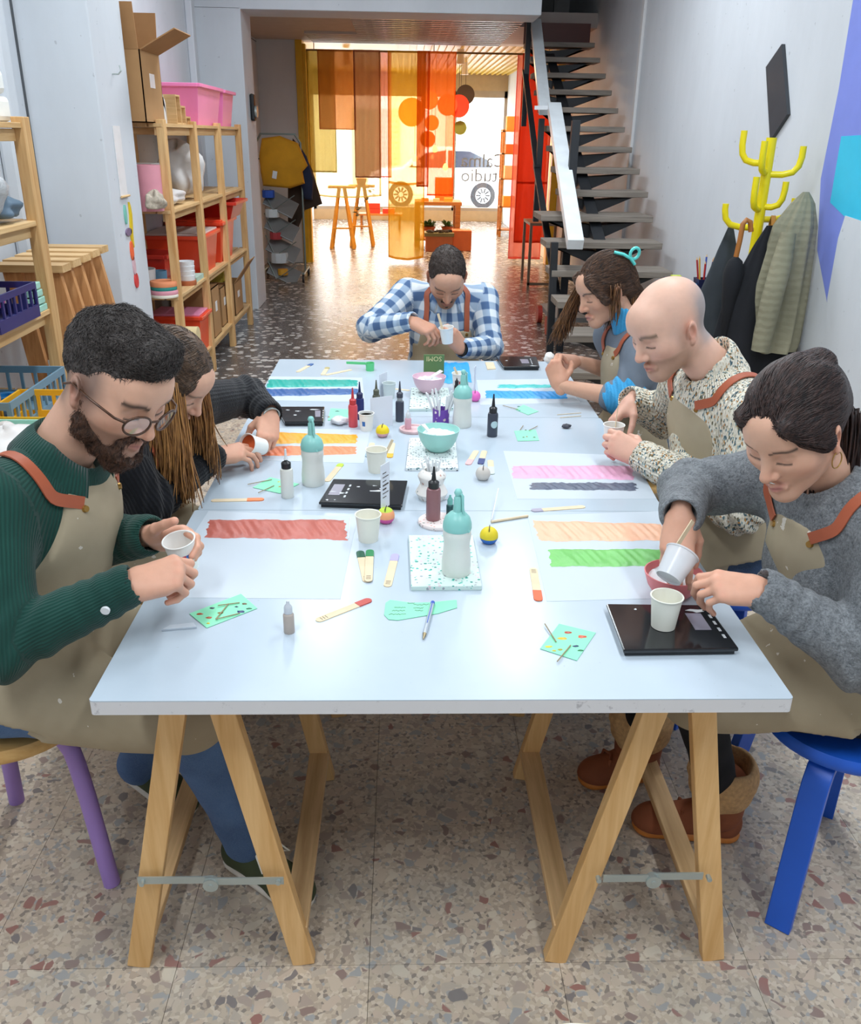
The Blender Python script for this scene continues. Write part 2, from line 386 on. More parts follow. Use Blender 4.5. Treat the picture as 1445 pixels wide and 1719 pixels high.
# mural on the right wall: painted shapes with their own thickness of paint
M_PERI = mat('periwinkle_paint', '#7f8fe0', .55, .03); M_CYAN = mat('cyan_paint', '#35c5ea', .5, .03)
def mural(pts, z, m, nm):
    mtx = Matrix(((0, 0, -1, 1.95), (1, 0, 0, 0), (0, 1, 0, 0), (0, 0, 0, 1)))
    o = MB().prism([(p[1], p[2]) for p in pts][::-1], 0, z, mtx).build(nm, m, None); o['kind'] = 'structure'; return o
mural([(1.950, 4.463, 2.189), (1.950, 4.444, 1.826), (1.950, 4.462, 1.436), (1.950, 4.360, 1.114), (1.950, 4.128, 0.867), (1.95, 3.6, .85), (1.95, 3.4, 2.3)], .0015, M_PERI, 'trim_11')
mural([(1.950, 4.326, 1.625), (1.950, 4.315, 1.337), (1.950, 4.135, 1.284), (1.950, 3.961, 1.211), (1.95, 3.4, 1.0), (1.95, 3.4, 1.65)], .003, M_CYAN, 'trim_12')
mural([(1.950, 3.993, 1.283), (1.950, 4.138, 1.292), (1.950, 4.164, 1.190), (1.950, 4.156, 0.918), (1.950, 4.031, 0.545), (1.95, 3.5, .0), (1.95, 3.3, 1.2)], .0045, M_WALL, 'trim_13')
solo('black_wall_panel', MB().prism([(p[1], p[2]) for p in ((1.950, 5.353, 1.976), (1.950, 5.175, 2.074), (1.950, 4.953, 1.730), (1.950, 5.129, 1.603))], 0, .02, Matrix(((0, 0, -1, 1.95), (1, 0, 0, 0), (0, 1, 0, 0), (0, 0, 0, 1)))), mat('matt_black_board', '#3b3f45', .5), 'slanted matt black board mounted high on the right wall', 'wall panel', (1.95, 5.1, 1.8))

# ================================================================= TABLES, TRESTLES, STOOLS
M_PINE = wood('pine', '#e3bd86', '#c08d55', 'z'); M_PINEY = wood('pine_lengthwise', '#e0bd8a', '#c49a64', 'y'); M_PINEX = wood('pine_crosswise', '#e0bd8a', '#c49a64', 'x')
M_TREST = wood('trestle_pine', '#e9be84', '#cf9c5c', 'z'); M_TRESTY = wood('trestle_pine_rail', '#e0b987', '#b88f60', 'y')
M_ZINC = mat('zinc_plated_steel', '#b9c2bf', .35, metal=.6)
def tabletop_mat():
    k = NT('white_laminate'); v = k.coord('Object')
    a = k.ramp(k.noise(v, 2.2, 4), [(.3, C('#b6c4d0')), (.7, C('#c1cdd8'))])
    d = k.math('MULTIPLY', k.math('GREATER_THAN', k.noise(v, 75, 2), .745), .5)
    k.color(k.mix(d, a, C('#a9b2b8'))); k.set(Roughness=.24); k.b.inputs['Specular IOR Level'].default_value = .35
    k.bump(k.noise(v, 7, 2), .03, .002); return k.m
def edge_mat():
    k = NT('scuffed_white_edge'); v = k.coord('Object')
    d = k.ramp(k.noise(v, 30, 5, .7), [(.60, (0, 0, 0, 1)), (.68, (1, 1, 1, 1))])
    k.color(k.mix(k.math('MULTIPLY', d, .45), C('#d9d8da'), C('#6d6770'))); k.set(Roughness=.5); return k.m
M_TOP = tabletop_mat(); M_EDGE = edge_mat()
TZ = .73
def slab_top(x0, x1, y0, y1, label, r=.007):
    def rr(a, b, c, d, r):
        out = []
        for cx, cy, a0 in ((c-r, d-r, 0), (a+r, d-r, 90), (a+r, b+r, 180), (c-r, b+r, 270)):
            out += [(cx+r*math.cos(math.radians(a0+t)), cy+r*math.sin(math.radians(a0+t))) for t in (0, 30, 60, 90)]
        return out
    o = rr(x0, y0, x1, y1, r); n = len(o)
    mb = MB(); mb.cur = 0; mb.prism(o, TZ-.002, TZ); mb.cur = 1; mb.prism(o, TZ-.028, TZ-.002)
    return solo('tabletop', mb, [M_TOP, M_EDGE], label, 'tabletop', ((x0+x1)/2, (y0+y1)/2, TZ-.028), 'white boards of the long worktable')
slab_top(-.592, .592, 1.212, 2.013, 'white laminate board at the open end of the worktable, on two visible trestles')
slab_top(-.586, .594, 2.015, 2.811, 'middle white laminate board of the long worktable')
slab_top(-.590, .590, 2.813, 3.612, 'white laminate board at the end where the man in plaid sits')

def trestle(xo, xi, to, ti, y0, y1, label, stay=True):
    """two ladder frames hinged at the top; xo/xi = foot x of the outer and inner frame, to/ti = their top x"""
    T = thing('trestle', label, 'trestle', ((xo+xi)/2, (y0+y1)/2, 0), 'wooden trestles under the worktable')
    for xf, xt, s in ((xo, to, -1), (xi, ti, 1)):
        for y in (y0, y1): MB().bar((xf, y, .0), (xt, y, .688), .028, .046, (1, 0, 0)).build('leg', M_TREST, T, bevel=.002)
        f = .12; MB().bar((xf+(xt-xf)*f, y0, .70*f), (xf+(xt-xf)*f, y1, .70*f), .05, .02, (0, 0, 1)).build('lower_rail', M_TRESTY, T, bevel=.002)
        MB().bar((xt, y0-.03, .684), (xt, y1+.03, .684), .03, .034).build('top_rail', M_TRESTY, T, bevel=.002)
    if stay:
        zz = .255; f = zz/.7; a = xo+(to-xo)*f; b = xi+(ti-xi)*f; yy = y0-.027; m = (a+b)/2
        st = MB().bar((a-.02, yy, zz), (m, yy, zz), .003, .017, (0, 0, 1)).bar((m-.01, yy-.004, zz), (b+.02, yy-.004, zz), .003, .017, (0, 0, 1)).cyl((m, yy-.01, zz-.007), (m, yy+.004, zz-.007), .015, n=20).build('folding_stay', M_ZINC, T)
        for x in (a-.01, b+.01, m): MB().cyl((x, yy-.012, zz-(.007 if x == m else 0)), (x, yy, zz-(.007 if x == m else 0)), .005, n=10).build('rivet', M_ZINC, st)
    return T
trestle(-.620, -.277, -.475, -.405, 1.315, 1.88, 'pine trestle with zinc stay beside the man in jeans')
trestle(.589, .251, .470, .400, 1.312, 1.88, 'pine trestle with zinc stay beside the brown boots')
trestle(-.60, -.26, -.46, -.40, 2.16, 2.68, 'pine trestle under the middle board, left of the aisle of legs', False)
trestle(.60, .27, .46, .40, 2.16, 2.68, 'pine trestle under the middle board, on the blue stool side', False)
trestle(-.60, -.26, -.46, -.40, 2.95, 3.48, 'pine trestle under the far board, on the shelf side', False)
trestle(.60, .27, .46, .40, 2.95, 3.48, 'pine trestle under the far board, on the stair side', False)

M_BIRCH = wood('birch_seat', '#dfb777', '#c79755', 'x'); M_LILAC = mat('lilac_paint', '#a888d0', .45, .03); M_BLUEP = mat('royal_blue_paint', '#1f5fd0', .4, .04, bump=.03)
M_CREAM = mat('cream_paint', '#efe6d2', .5, .03)
def disc(c, r, h, mb=None, n=40): return (mb or MB()).lathe([(0, 0), (r*.97, 0), (r, h*.25), (r, h*.75), (r*.97, h), (0, h)], c, n)
def stool(c, feet, label, ms, ml, r=.175, zs=.445, bent=True, square=False):
    T = thing('stool', label, 'stool', (c[0], c[1], 0), 'stools around the worktable')
    disc((c[0], c[1], zs-.03), r, .032).build('seat', ms, T, smooth=40)
    for fx, fy in feet:
        d = Vector((fx-c[0], fy-c[1])); L = d.length; d.normalize()
        p = [(c[0]+d.x*L*t, c[1]+d.y*L*t, z) for t, z in ((.30, zs-.045), (.55, zs-.047), (.68, zs-.056), (.76, zs-.08), (.80, zs-.115), (.86, .25), (1, 0))]
        mb = MB().tube(p, .019, 14) if not square else MB().tube(p, .02, flat=(.052, .024), upv=(-d.y, d.x, 0) if False else None)
        if square:
            mb = MB(); 
            q = Vector((-d.y, d.x, 0))
            vs = []
            for i, pt in enumerate(p):
                t = (Vector(p[min(i+1, len(p)-1)])-Vector(p[max(i-1, 0)])).normalized(); nrm = q.cross(t)
                for a, b in ((-.027, -.012), (.027, -.012), (.027, .012), (-.027, .012)): vs.append(Vector(pt)+q*a+nrm*b)
            m = len(p); mb.add(vs, [(i*4+j, i*4+(j+1) % 4, (i+1)*4+(j+1) % 4, (i+1)*4+j) for i in range(m-1) for j in range(4)]+[(3, 2, 1, 0), tuple(range(4*m-4, 4*m))])
        mb.build('leg', ml, T, smooth=50, bevel=.002 if square else 0)
    return T
stool((-.93, 1.60), ((-.742, 1.526), (-1.069, 1.80), (-1.06, 1.43)), 'birch stool with lilac legs under the man in green corduroy', M_BIRCH, M_LILAC)
stool((.90, 1.55), ((.761, 1.384), (1.017, 1.733), (1.08, 1.42), (.775, 1.80)), 'royal blue bentwood stool under the woman in grey wool', M_BLUEP, M_BLUEP, square=True)
stool((.86, 2.24), ((.72, 2.1), (1.0, 2.1), (1.0, 2.38), (.70, 2.40)), 'royal blue bentwood stool under the bald man', M_BLUEP, M_BLUEP, r=.19, square=True)
stool((-.88, 2.20), ((-.74, 2.06), (-1.02, 2.06), (-1.02, 2.34), (-.74, 2.34)), 'birch stool under the woman in black knit', M_BIRCH, M_BIRCH)
stool((.84, 3.05), ((.70, 2.91), (.98, 2.91), (.98, 3.19), (.70, 3.19)), 'birch stool under the woman with the turquoise clip', M_BIRCH, M_BIRCH)
stool((.12, 4.06), ((-.02, 3.92), (.26, 3.92), (.26, 4.20), (-.02, 4.20)), 'birch stool under the man in blue plaid', M_BIRCH, M_BIRCH)
cpt = (0.165, 0.832, 0.460)
stool((cpt[0], cpt[1]-.175), tuple((cpt[0]+a, cpt[1]-.175+b) for a, b in ((-.13, .08), (.13, .08), (.13, -.18), (-.13, -.18))), 'cream stool with nobody on it at the open end of the table', M_CREAM, M_CREAM, r=.175, zs=.46)

# ================================================================= STAIRS
M_TREAD = wood('weathered_stair_tread', '#92897f', '#6a6159', 'x', .6); M_STEEL = mat('black_stair_steel', '#24272c', .5, .1, bump=.05); M_ALU = mat('pale_aluminium_rail', '#e6edf2', .35, metal=.1)
M_RED = mat('oxblood_board', '#5b2c26', .45)
ST = thing('staircase', 'open black steel staircase with grey wooden treads by the right wall', 'staircase', (1.5, 7, 0))
def sz(i): return .90+.159*i
def sy(i): return 6.6+.333*i
for i in range(-4, 11):
    lo = i <= 1; x0, x1 = (.97, 1.83) if lo else (1.17, 1.86); dp = .30 if not (i == 1) else .42
    MB().bb((x0, sy(i), sz(i)-.045), (x1, sy(i)+dp, sz(i))).build('tread', M_TREAD, ST, bevel=.004)
    xm = 1.40
    # folded plate brackets: two dark triangles under each tread
    for xa in (x0+.02, x1-.04):
        m = MB(); y = sy(i)+.06; z = sz(i)-.046
        m.add([(xm, y, z-.15), (xm, y, z-.03), (xa, y, z), (xa+(.06 if xa < xm else -.06), y, z), (xm, y+.2, z-.15), (xm, y+.2, z-.03), (xa, y+.2, z), (xa+(.06 if xa < xm else -.06), y+.2, z)], [(0,1,2,3),(7,6,5,4),(0,4,5,1),(1,5,6,2),(2,6,7,3),(3,7,4,0)])
        m.build('bracket', M_STEEL, ST)
MB().bar((1.40, sy(-4)-.02, sz(-4)-.17), (1.40, sy(10), sz(10)-.17), .09, .14).build('spine_beam', M_STEEL, ST)
MB().bb((1.17, sy(10)+.3, sz(10)-.0), (1.86, sy(10)+.34, sz(10)+.2)).build('top_riser', M_RED, ST)
def post(x, y, z0, z1, w=.05): MB().bb((x-w/2, y-w/2, z0), (x+w/2, y+w/2, z1)).build('post', M_STEEL, ST, bevel=.003)
post(1.20, 7.03, 0, 1.72, .06); post(1.12, 8.25, .9, 1.75); post(1.13, 9.55, 1.7, 2.62)
MB().bar((1.0, 6.28, 0), (.98, 6.3, .93), .05, .05).build('newel', M_STEEL, ST, bevel=.003)
MB().bar((1.10, 6.15, .93), (1.19, 8.05, 1.84), .11, .075).build('handrail', M_ALU, ST, bevel=.004)
MB().bar((1.13, 8.15, 1.80), (1.20, 9.6, 2.63), .10, .06).build('handrail', M_ALU, ST, bevel=.004)
MB().bar((1.17, 8.02, 1.83), (1.04, 8.10, 1.83), .04, .03).build('rail_joint', M_ALU, ST)
MB().bar((1.04, 6.3, .5), (1.10, 8.3, 1.38), .05, .03).build('side_rail', M_STEEL, ST)
MB().bar((1.10, 8.2, 1.35), (1.12, 9.6, 2.2), .05, .03).build('side_rail', M_STEEL, ST)
solo('black_loudspeaker', MB().bb((1.2, 10.45, 2.80), (1.5, 10.75, 3.0)), mat('black_case', '#17181a', .5), 'black box standing at the head of the stairs', 'box', (1.35, 10.6, 2.80), bevel=.01)
# small metal side table beyond the stair
T = thing('side_table', 'narrow bare metal side table behind the staircase', 'side table', (1.55, 10.6, 0)); M_RAW = mat('raw_brown_metal', '#8a7360', .45, metal=.5)
MB().bb((1.36, 10.3, .68), (1.76, 10.9, .71)).build('top', M_RAW, T)
for x in (1.375, 1.745):
    for y in (10.315, 10.885): MB().bb((x-.015, y-.015, 0), (x+.015, y+.015, .68)).build('leg', M_RAW, T)
MB().bb((1.36, 10.3, .02), (1.76, 10.33, .05)).build('foot_bar', M_RAW, T)
# red-wheeled trolley tucked under the stair
T = thing('trolley', 'low trolley with a red wheel under the staircase', 'trolley', (1.35, 7.9, 0))
MB().bb((1.22, 7.6, .12), (1.75, 8.3, .16)).build('deck', mat('grey_trolley', '#8b8a88', .5), T)
for x, y in ((1.20, 7.65), (1.20, 8.2)): MB().cyl((x-.02, y, .08), (x+.02, y, .08), .08, n=20).build('wheel', mat('red_wheel', '#b5382a', .5), T)

# ================================================================= CURTAINS
def sheer(name, col, dens=.6, rough=.6):
    k = NT(name); c = C(col); v = k.coord('Object', (1, 1, 1))
    n = k.noise(v, 260, 2)
    tr = k.node('ShaderNodeBsdfTransparent'); tr.inputs[0].default_value = tuple(.25+.75*x for x in c[:3])+(1,)
    tl = k.node('ShaderNodeBsdfTranslucent'); tl.inputs[0].default_value = c
    df = k.node('ShaderNodeBsdfDiffuse'); df.inputs[0].default_value = c
    m1 = k.node('ShaderNodeMixShader'); m1.inputs[0].default_value = .45; k.link(tl.outputs[0], m1.inputs[1]); k.link(df.outputs[0], m1.inputs[2])
    m2 = k.node('ShaderNodeMixShader'); k.link(k.math('MULTIPLY_ADD', n, .3, dens-.15), m2.inputs[0]); k.link(tr.outputs[0], m2.inputs[1]); k.link(m1.outputs[0], m2.inputs[2])
    k.link(m2.outputs[0], k.out.inputs[0]); return k.m
ROD = 2.56
rodT = thing('curtain_rod', 'long thin curtain rod under the soffit edge', 'curtain rod', (0, 12.3, ROD))
MB().cyl((-1.3, 12.3, ROD), (1.86, 12.3, ROD), .012, n=10).build('rod', mat('brass_rod', '#8c7446', .4, metal=.6), rodT)
for x in (-1.2, .3, 1.75): MB().cyl((x, 12.3, ROD), (x, 12.3, 2.66), .006, n=6).build('bracket', mat('brass_rod', '#8c7446'), rodT)
def curtain(x0, x1, zb, y, col, dens, label, amp=.012, waves=2.5, bands=(), curve=0.0, ph=0):
    T = thing('curtain', label, 'curtain', ((x0+x1)/2, y, zb), 'sheer coloured curtain panels'); m = sheer('sheer_'+col.strip('#'), col, dens)
    def fn(u, v):
        z = ROD+.01-v*(ROD-zb+.01); x = x0+(x1-x0)*u
        return (x, y+amp*(.4+v)*math.sin(u*waves*2*PI+ph+v*1.2), z-curve*math.sin(u*PI)*v)
    MB().grid(fn, 26, 24).build('cloth', m, T, smooth=180)
    mh = sheer('hem_'+col.strip('#'), col, min(.96, dens+.25))
    def hem(u, v): p = fn(u, 1-.012*v); return (p[0], p[1]-.003, p[2])
    MB().grid(hem, 26, 2).build('hem', mh, T, smooth=180)
    for s_ in (0, 1):
        def sd(u, v, s_=s_): p = fn(abs(s_-.03*u), v); return (p[0], p[1]-.003, p[2])
        MB().grid(sd, 2, 24).build('side_hem', mh, T, smooth=180)
    for b in bands:
        def bf(u, v, b=b): p = fn(u, b+.012*v); return (p[0], p[1]-.003, p[2])
        MB().grid(bf, 26, 2).build('seam', mh, T, smooth=180)
curtain(-1.30, -.37, .848, 12.36, '#d8c98a', .42, 'wide pale olive sheer curtain reaching lowest beside the yellow jamb', curve=.03)
curtain(-1.30, -.95, 1.135, 12.33, '#a79a4e', .5, 'short olive sheer curtain hung beside the yellow jamb', ph=1)
curtain(-1.16, -.69, 1.654, 12.28, '#c9834a', .62, 'short tan orange sheer curtain, shortest of the row', ph=2)
curtain(-.71, -.375, 1.079, 12.25, '#a4715f', .72, 'mauve brown sheer curtain between tan and pink panels', ph=.5)
curtain(-.375, -.235, 1.084, 12.30, '#e59a92', .55, 'narrow pink sheer curtain beside the mauve panel', ph=0)
curtain(-.28, .20, .074, 12.27, '#dcae2e', .48, 'long yellow sheer curtain that nearly touches the floor', bands=(.61,), curve=.04, ph=1)
curtain(.09, .25, .98, 12.23, '#c7621d', .72, 'narrow dark orange sheer curtain over the yellow panel edge', ph=2)
curtain(.23, .58, .87, 12.25, '#ef7a2c', .6, 'bright orange sheer curtain at the edge of the open gap', ph=.3)
curtain(1.42, 1.83, .283, 12.27, '#cf4a26', .85, 'brick red curtain behind the staircase', bands=(.66,), ph=.7)
curtain(1.36, 1.80, .062, 12.33, '#e8837a', .6, 'salmon pink curtain showing below the brick red one', ph=1.4)

# ================================================================= SHOP ROOM
M_OAK = wood('oak_shop', '#b9793c', '#8f5a2a', 'x'); M_TERRA = mat('terracotta', '#b5673f', .7); M_LEAF = mat('leaf_green', '#3f6b33', .5, .2); M_SOIL = mat('soil', '#2f241c', .9, .2, bump=.5)
T = thing('display_table', 'wooden display table with plants below it in the shop room', 'table', (.5, 14.4, 0))
MB().bb((.10, 14.1, .62), (.82, 14.75, .67)).build('top', M_OAK, T)
for x in (.14, .76):
    for y in (14.14, 14.68): MB().bb((x-.04, y-.04, 0), (x+.04, y+.04, .62)).build('leg', M_OAK, T)
MB().bb((.10, 14.1, .10), (.82, 14.75, .13)).build('lower_shelf', M_OAK, T)
def leaf(mb, p, d, L, w):
    d = Vector(d).normalized(); s = d.cross(Vector((0, 0, 1)));
    if s.length < .1: s = Vector((1, 0, 0))
    s.normalize(); p = Vector(p); n = s.cross(d)
    pts = [p, p+d*L*.35+s*w, p+d*L*.35-s*w, p+d*L*.75+s*w*.7-Vector((0, 0, L*.08)), p+d*L*.75-s*w*.7-Vector((0, 0, L*.08)), p+d*L-Vector((0, 0, L*.22)), p+d*L*.4-n*w*.25]
    mb.add(pts, [(0, 1, 6), (0, 6, 2), (1, 3, 6), (2, 6, 4), (3, 5, 6), (4, 6, 5)])
def potted(c, r, h, label, n=26, L=.16, base=0):
    T = thing('potted_plant', label, 'potted plant', c)
    x, y, z = c
    MB().lathe([(0, 0), (r*.72, 0), (r, h), (r*1.08, h), (r*1.08, h*.86), (r*.95, h*.86), (r*.9, h*.9), (0, h*.88)], c, 20).build('pot', M_TERRA, T, smooth=40)
    for i in range(n):
        a = random.random()*2*PI; e = random.uniform(.2, 1.3); mb = MB()
        leaf(mb, (x+r*.4*math.cos(a), y+r*.4*math.sin(a), z+h), (math.cos(a)*math.cos(e), math.sin(a)*math.cos(e), math.sin(e)), L*random.uniform(.7, 1.2), L*.22)
        mb.build('leaf', M_LEAF, T, solid=.001)
potted((.32, 14.35, .13), .10, .16, 'leafy plant in a terracotta pot on the display table shelf', 22, .15)
potted((.62, 14.5, .13), .09, .15, 'smaller potted plant beside the display table leg', 18, .12)
T = thing('planter', 'green trough of dark soil in front of the display table', 'planter', (.45, 13.7, 0))
MB().bb((.26, 13.55, .0), (.66, 13.85, .22)).build('box', M_TERRA, T); MB().bb((.24, 13.53, .22), (.68, 13.87, .27)).build('rim', mat('olive_rim', '#6f6a45', .6), T)
mb = MB()
for i in range(60): disc((random.uniform(.28, .64), random.uniform(13.58, 13.82), .262), random.uniform(.02, .04), .03, mb, 6)
o = mb.build('soil', M_SOIL, T); o['kind'] = 'stuff'
solo('storage_crate', MB().bb((.66, 13.65, 0), (.95, 13.95, .30)), mat('rust_crate', '#c2622f', .6), 'rust orange crate beside the trough of soil', 'crate', (.8, 13.8, 0), bevel=.01)
for i, (x, z, s_, cc) in enumerate(((.20, .67, .08, '#e08238'), (.38, .67, .07, '#f0c39a'), (.55, .67, .09, '#d9a23a'))):
    solo('shop_box', MB().bb((x, 14.2, z), (x+s_*1.4, 14.3, z+s_*.6)), mat('shopbox%d' % i, cc, .6), ['orange', 'peach', 'mustard'][i]+' small box on the display table', 'box', (x, 14.25, z))
solo('orange_planter_box', MB().bb((.42, 14.5, .67), (.70, 14.72, 1.0)), mat('orange_box', '#e2742a', .6), 'tall orange box at the rear of the display table', 'box', (.56, 14.6, .67))
# lamps that glow behind the orange panel
M_BULB = NT('warm_bulb'); M_BULB.set(Base_Color=(1, .8, .5, 1), Emission_Strength=14.0); M_BULB.b.inputs['Emission Color'].default_value = (1, .62, .22, 1)
for i, (x, z, y) in enumerate(((.421, 1.40, 15.0), (.10, 1.26, 15.0), (.60, 1.13, 15.2))):
    T = thing('pendant_bulb', 'glowing warm bulb hanging behind the '+['orange curtain', 'yellow curtain', 'edge of the orange curtain'][i], 'lamp', (x, y, z))
    MB().lathe([(0, -.045), (.03, -.035), (.045, 0), (.03, .035), (.014, .06), (0, .062)], (x, y, z), 16).build('bulb', M_BULB.m, T, smooth=180)
    MB().cyl((x, y, z+.06), (x, y, 2.70), .004, n=6).build('cord', mat('black_cord', '#1c1a18', .6), T)
# hanging felt discs (mobiles)
dm = [('#d98a3d', .20), ('#c9452b', .15), ('#e8a24a', .11), ('#d23b2a', .16), ('#3c3330', .14), ('#e0b070', .13), ('#6f7a3a', .10), ('#c8643a', .12)]
for i, ((x, z), (cc, r)) in enumerate(zip([(.04, 1.92), (.58, 2.03), (.35, 1.78), (.76, 2.02), (.86, 2.18), (.32, 2.10), (.80, 1.72), (.30, 1.55)], dm)):
    T = thing('hanging_disc', ['ochre', 'brick red', 'pale orange', 'scarlet', 'charcoal', 'sand', 'olive', 'rust'][i]+' felt disc hanging on a thread in the shop', 'mobile', (x, 14.4+.065*i, z)); yd = 14.4+.065*i
    MB().cyl((x, yd-.012, z), (x, yd+.012, z), r, n=28).build('disc', mat('felt%d' % i, cc, .9), T); MB().cyl((x, yd, z+r*.9), (x, yd, 2.70), .003, n=5).build('thread', mat('black_cord', '#1c1a18'), T)
# shelf against the right window, low shelf with red boxes
T = thing('shop_shelf', 'tall narrow wooden shelf beside the shop window', 'shelf', (1.75, 16, 0))
for x in (1.60, 1.90):
    for y in (15.85, 16.15): MB().bb((x-.02, y-.02, 0), (x+.02, y+.02, 1.72)).build('post', M_OAK, T)
for z in (.12, .50, .95, 1.35, 1.70): MB().bb((1.58, 15.83, z-.02), (1.92, 16.17, z)).build('shelf_board', M_OAK, T)
for i, (z, cc, h) in enumerate(((.50, '#e8a33a', .16), (.95, '#e6b98f', .2), (1.35, '#d96c2c', .14), (1.70, '#c7792f', .22))):
    solo('display_box', MB().bb((1.65, 15.9, z), (1.85, 16.1, z+h)), mat('dispbox%d' % i, cc, .6), ['amber', 'peach', 'orange', 'ochre'][i]+' box on the tall shop shelf', 'box', (1.75, 16, z))
T = thing('low_shelf', 'low bench along the shop window', 'bench', (-.5, 17, 0)); MB().bb((-.9, 16.8, .24), (-.1, 17.2, .27)).build('board', M_OAK, T)
for x in (-.85, -.15): MB().bb((x-.02, 16.85, 0), (x+.02, 17.15, .24)).build('leg', M_OAK, T)
for i, (x, z) in enumerate(((-.62, .27), (-.62, .36), (-.35, .27))):
    solo('red_box', MB().bb((x-.11, 16.9, z), (x+.11, 17.1, z+.085)), mat('red_carton', '#c9382b', .6), ['red carton at the foot of a stack on the low bench', 'red carton on top of another on the low bench', 'single red carton on the low bench'][i], 'carton', (x, 17, z))
# yellow easels behind the olive curtain
M_EASEL = wood('yellow_wood', '#e0a02c', '#c07f1e', 'z')
for i, (x, y) in enumerate(((-1.0, 13.75), (-.72, 14.1))):
    T = thing('easel', ['yellow wooden easel legs standing behind the olive curtain', 'yellow wooden easel beside the window plant'][i], 'easel', (x, y, 0))
    for a, b in ((-.17, -.04), (.17, .04)):
        for s_ in (0, .3): MB().bar((x+a, y+s_, 0), (x+b, y+.15, .86), .045, .03).build('leg', M_EASEL, T)
    MB().bar((x-.14, y, .3), (x+.14, y, .3), .035, .02).build('rung', M_EASEL, T); MB().bb((x-.2, y+.05, .86), (x+.2, y+.3, .89)).build('ledge', M_EASEL, T)
T = thing('trailing_plant', 'dark green trailing plant on the easel by the curtain', 'plant', (-.72, 13.9, .89))
MB().lathe([(0, 0), (.06, 0), (.08, .1), (0, .1)], (-.72, 14.2, .89), 14).build('pot', M_TERRA, T)
for i in range(26):
    mb = MB(); t = i/26; a = random.uniform(-1.2, 1.2)
    leaf(mb, (-.72+.12*math.sin(5*t)+t*.06, 14.15-.12*t, .98-.55*t), (math.sin(a), -.5, .3*math.cos(a)), .09, .03); mb.build('leaf', mat('dark_leaf', '#2c4a22', .5), T, solid=.001)

# ================================================================= CAR
M_CAR = mat('white_car_paint', '#eef1f4', .25, .02, coat=.5); M_CWIN = mat('car_window', '#2a3540', .1); M_TYRE = mat('tyre', '#26282b', .8); M_RIM = mat('alloy_rim', '#c9ced3', .3, metal=.6)
cx, cy, cz = .87, 23.4, -.08
T = thing('parked_car', 'white hatchback parked across the pavement outside the window', 'car', (cx, cy, cz))
side = [(-1.75, .28), (-1.85, .55), (-1.8, .78), (-1.55, .88), (-1.0, .95), (-.45, 1.36), (.0, 1.44), (.75, 1.42), (1.35, 1.2), (1.7, .95), (1.78, .6), (1.72, .28)]
mt = Matrix(((1, 0, 0, cx), (0, 0, 1, cy), (0, 1, 0, cz), (0, 0, 0, 1)))
MB().prism(side, 0, 1.6, mt).build('body', M_CAR, T, bevel=.06)
for w_ in ([(-.82, .95), (-.40, 1.28), (.10, 1.35), (.10, .95)], [(.16, .95), (.16, 1.35), (.70, 1.34), (1.15, 1.15), (1.25, .97)]):
    MB().prism(w_, -.012, .02, mt).build('side_window', M_CWIN, T)
for wx in (-1.02, 1.06):
    wh = MB().cyl((cx+wx, cy-.03, cz+.31), (cx+wx, cy+.2, cz+.31), .31, n=32).build('wheel', M_TYRE, T, smooth=40)
    MB().cyl((cx+wx, cy-.045, cz+.31), (cx+wx, cy-.02, cz+.31), .19, n=28).build('rim', M_RIM, wh)
    for k_ in range(10):
        a = 2*PI*k_/10; MB().bar((cx+wx+.06*math.cos(a), cy-.05, cz+.31+.06*math.sin(a)), (cx+wx+.175*math.cos(a), cy-.05, cz+.31+.175*math.sin(a)), .012, .035).build('spoke', M_TYRE, wh)
MB().bb((cx-.72, cy-.1, cz+.98), (cx-.52, cy, cz+1.12)).build('mirror', M_CAR, T, bevel=.02)

# ================================================================= CLOTHES RACK BY THE FAR PIER
M_CHR = mat('grey_rack_tube', '#7f8c88', .35, metal=.6)
rx0, rx1, ry = -1.74, -1.24, 10.7
T = thing('clothes_rack', 'wheeled metal rack with tilted tray shelves beside the far pier', 'rack', (-1.5, ry, 0))
for x in (rx0, rx1):
    MB().tube([(x, ry, .1), (x, ry, 1.5), (x+(.06 if x == rx0 else -.06), ry, 1.59)], .013, 8).build('upright', M_CHR, T, smooth=60)
    MB().bar((x, ry-.25, .1), (x, ry+.35, .1), .025, .025).build('foot', M_CHR, T)
    for y in (ry-.25, ry+.35):
        MB().cyl((x-.012, y, .045), (x+.012, y, .045), .045, n=16).build('wheel', mat('black_rubber', '#1b1b1d', .6), T)
MB().bar((rx0+.05, ry, 1.59), (rx1-.05, ry, 1.59), .02, .02).build('top_bar', M_CHR, T); MB().bar((rx0, ry-.02, 1.33), (rx1, ry-.02, 1.33), .015, .015).build('cross_bar', M_CHR, T)
M_TRAY = mat('grey_tray', '#8d8f8f', .4, metal=.4)
for i, z in enumerate((.86, .60, .36, .10)):
    MB().box((-1.47, ry-.18, z), (.36, .02, .22), (-.75, .45, 0)).build('tray', M_TRAY, T, bevel=.004)
    MB().tube([(-1.66, ry-.2, z+.16), (-1.55, ry-.28, z-.06), (-1.3, ry-.28, z+.10)], .006, 6).build('wire', M_CHR, T)
for i, (z, cc, w_) in enumerate(((.93, '#2a55b5', .07), (.72, '#cfd6d9', .08), (.48, '#a8353a', .07), (.22, '#c9cfd2', .10), (.08, '#d69a2a', .06))):
    solo('rack_bundle', disc((-1.60+.03*i, ry-.22, z), w_, w_*1.1, n=10), mat('bundle%d' % i, cc, .6), ['blue bundle on the topmost tray of the rack', 'white bundle on the second tray', 'dark red bundle on the third tray', 'pale bundle on the lowest tray', 'yellow bundle under the lowest tray'][i], 'bundle', (-1.6+.03*i, ry-.22, z))
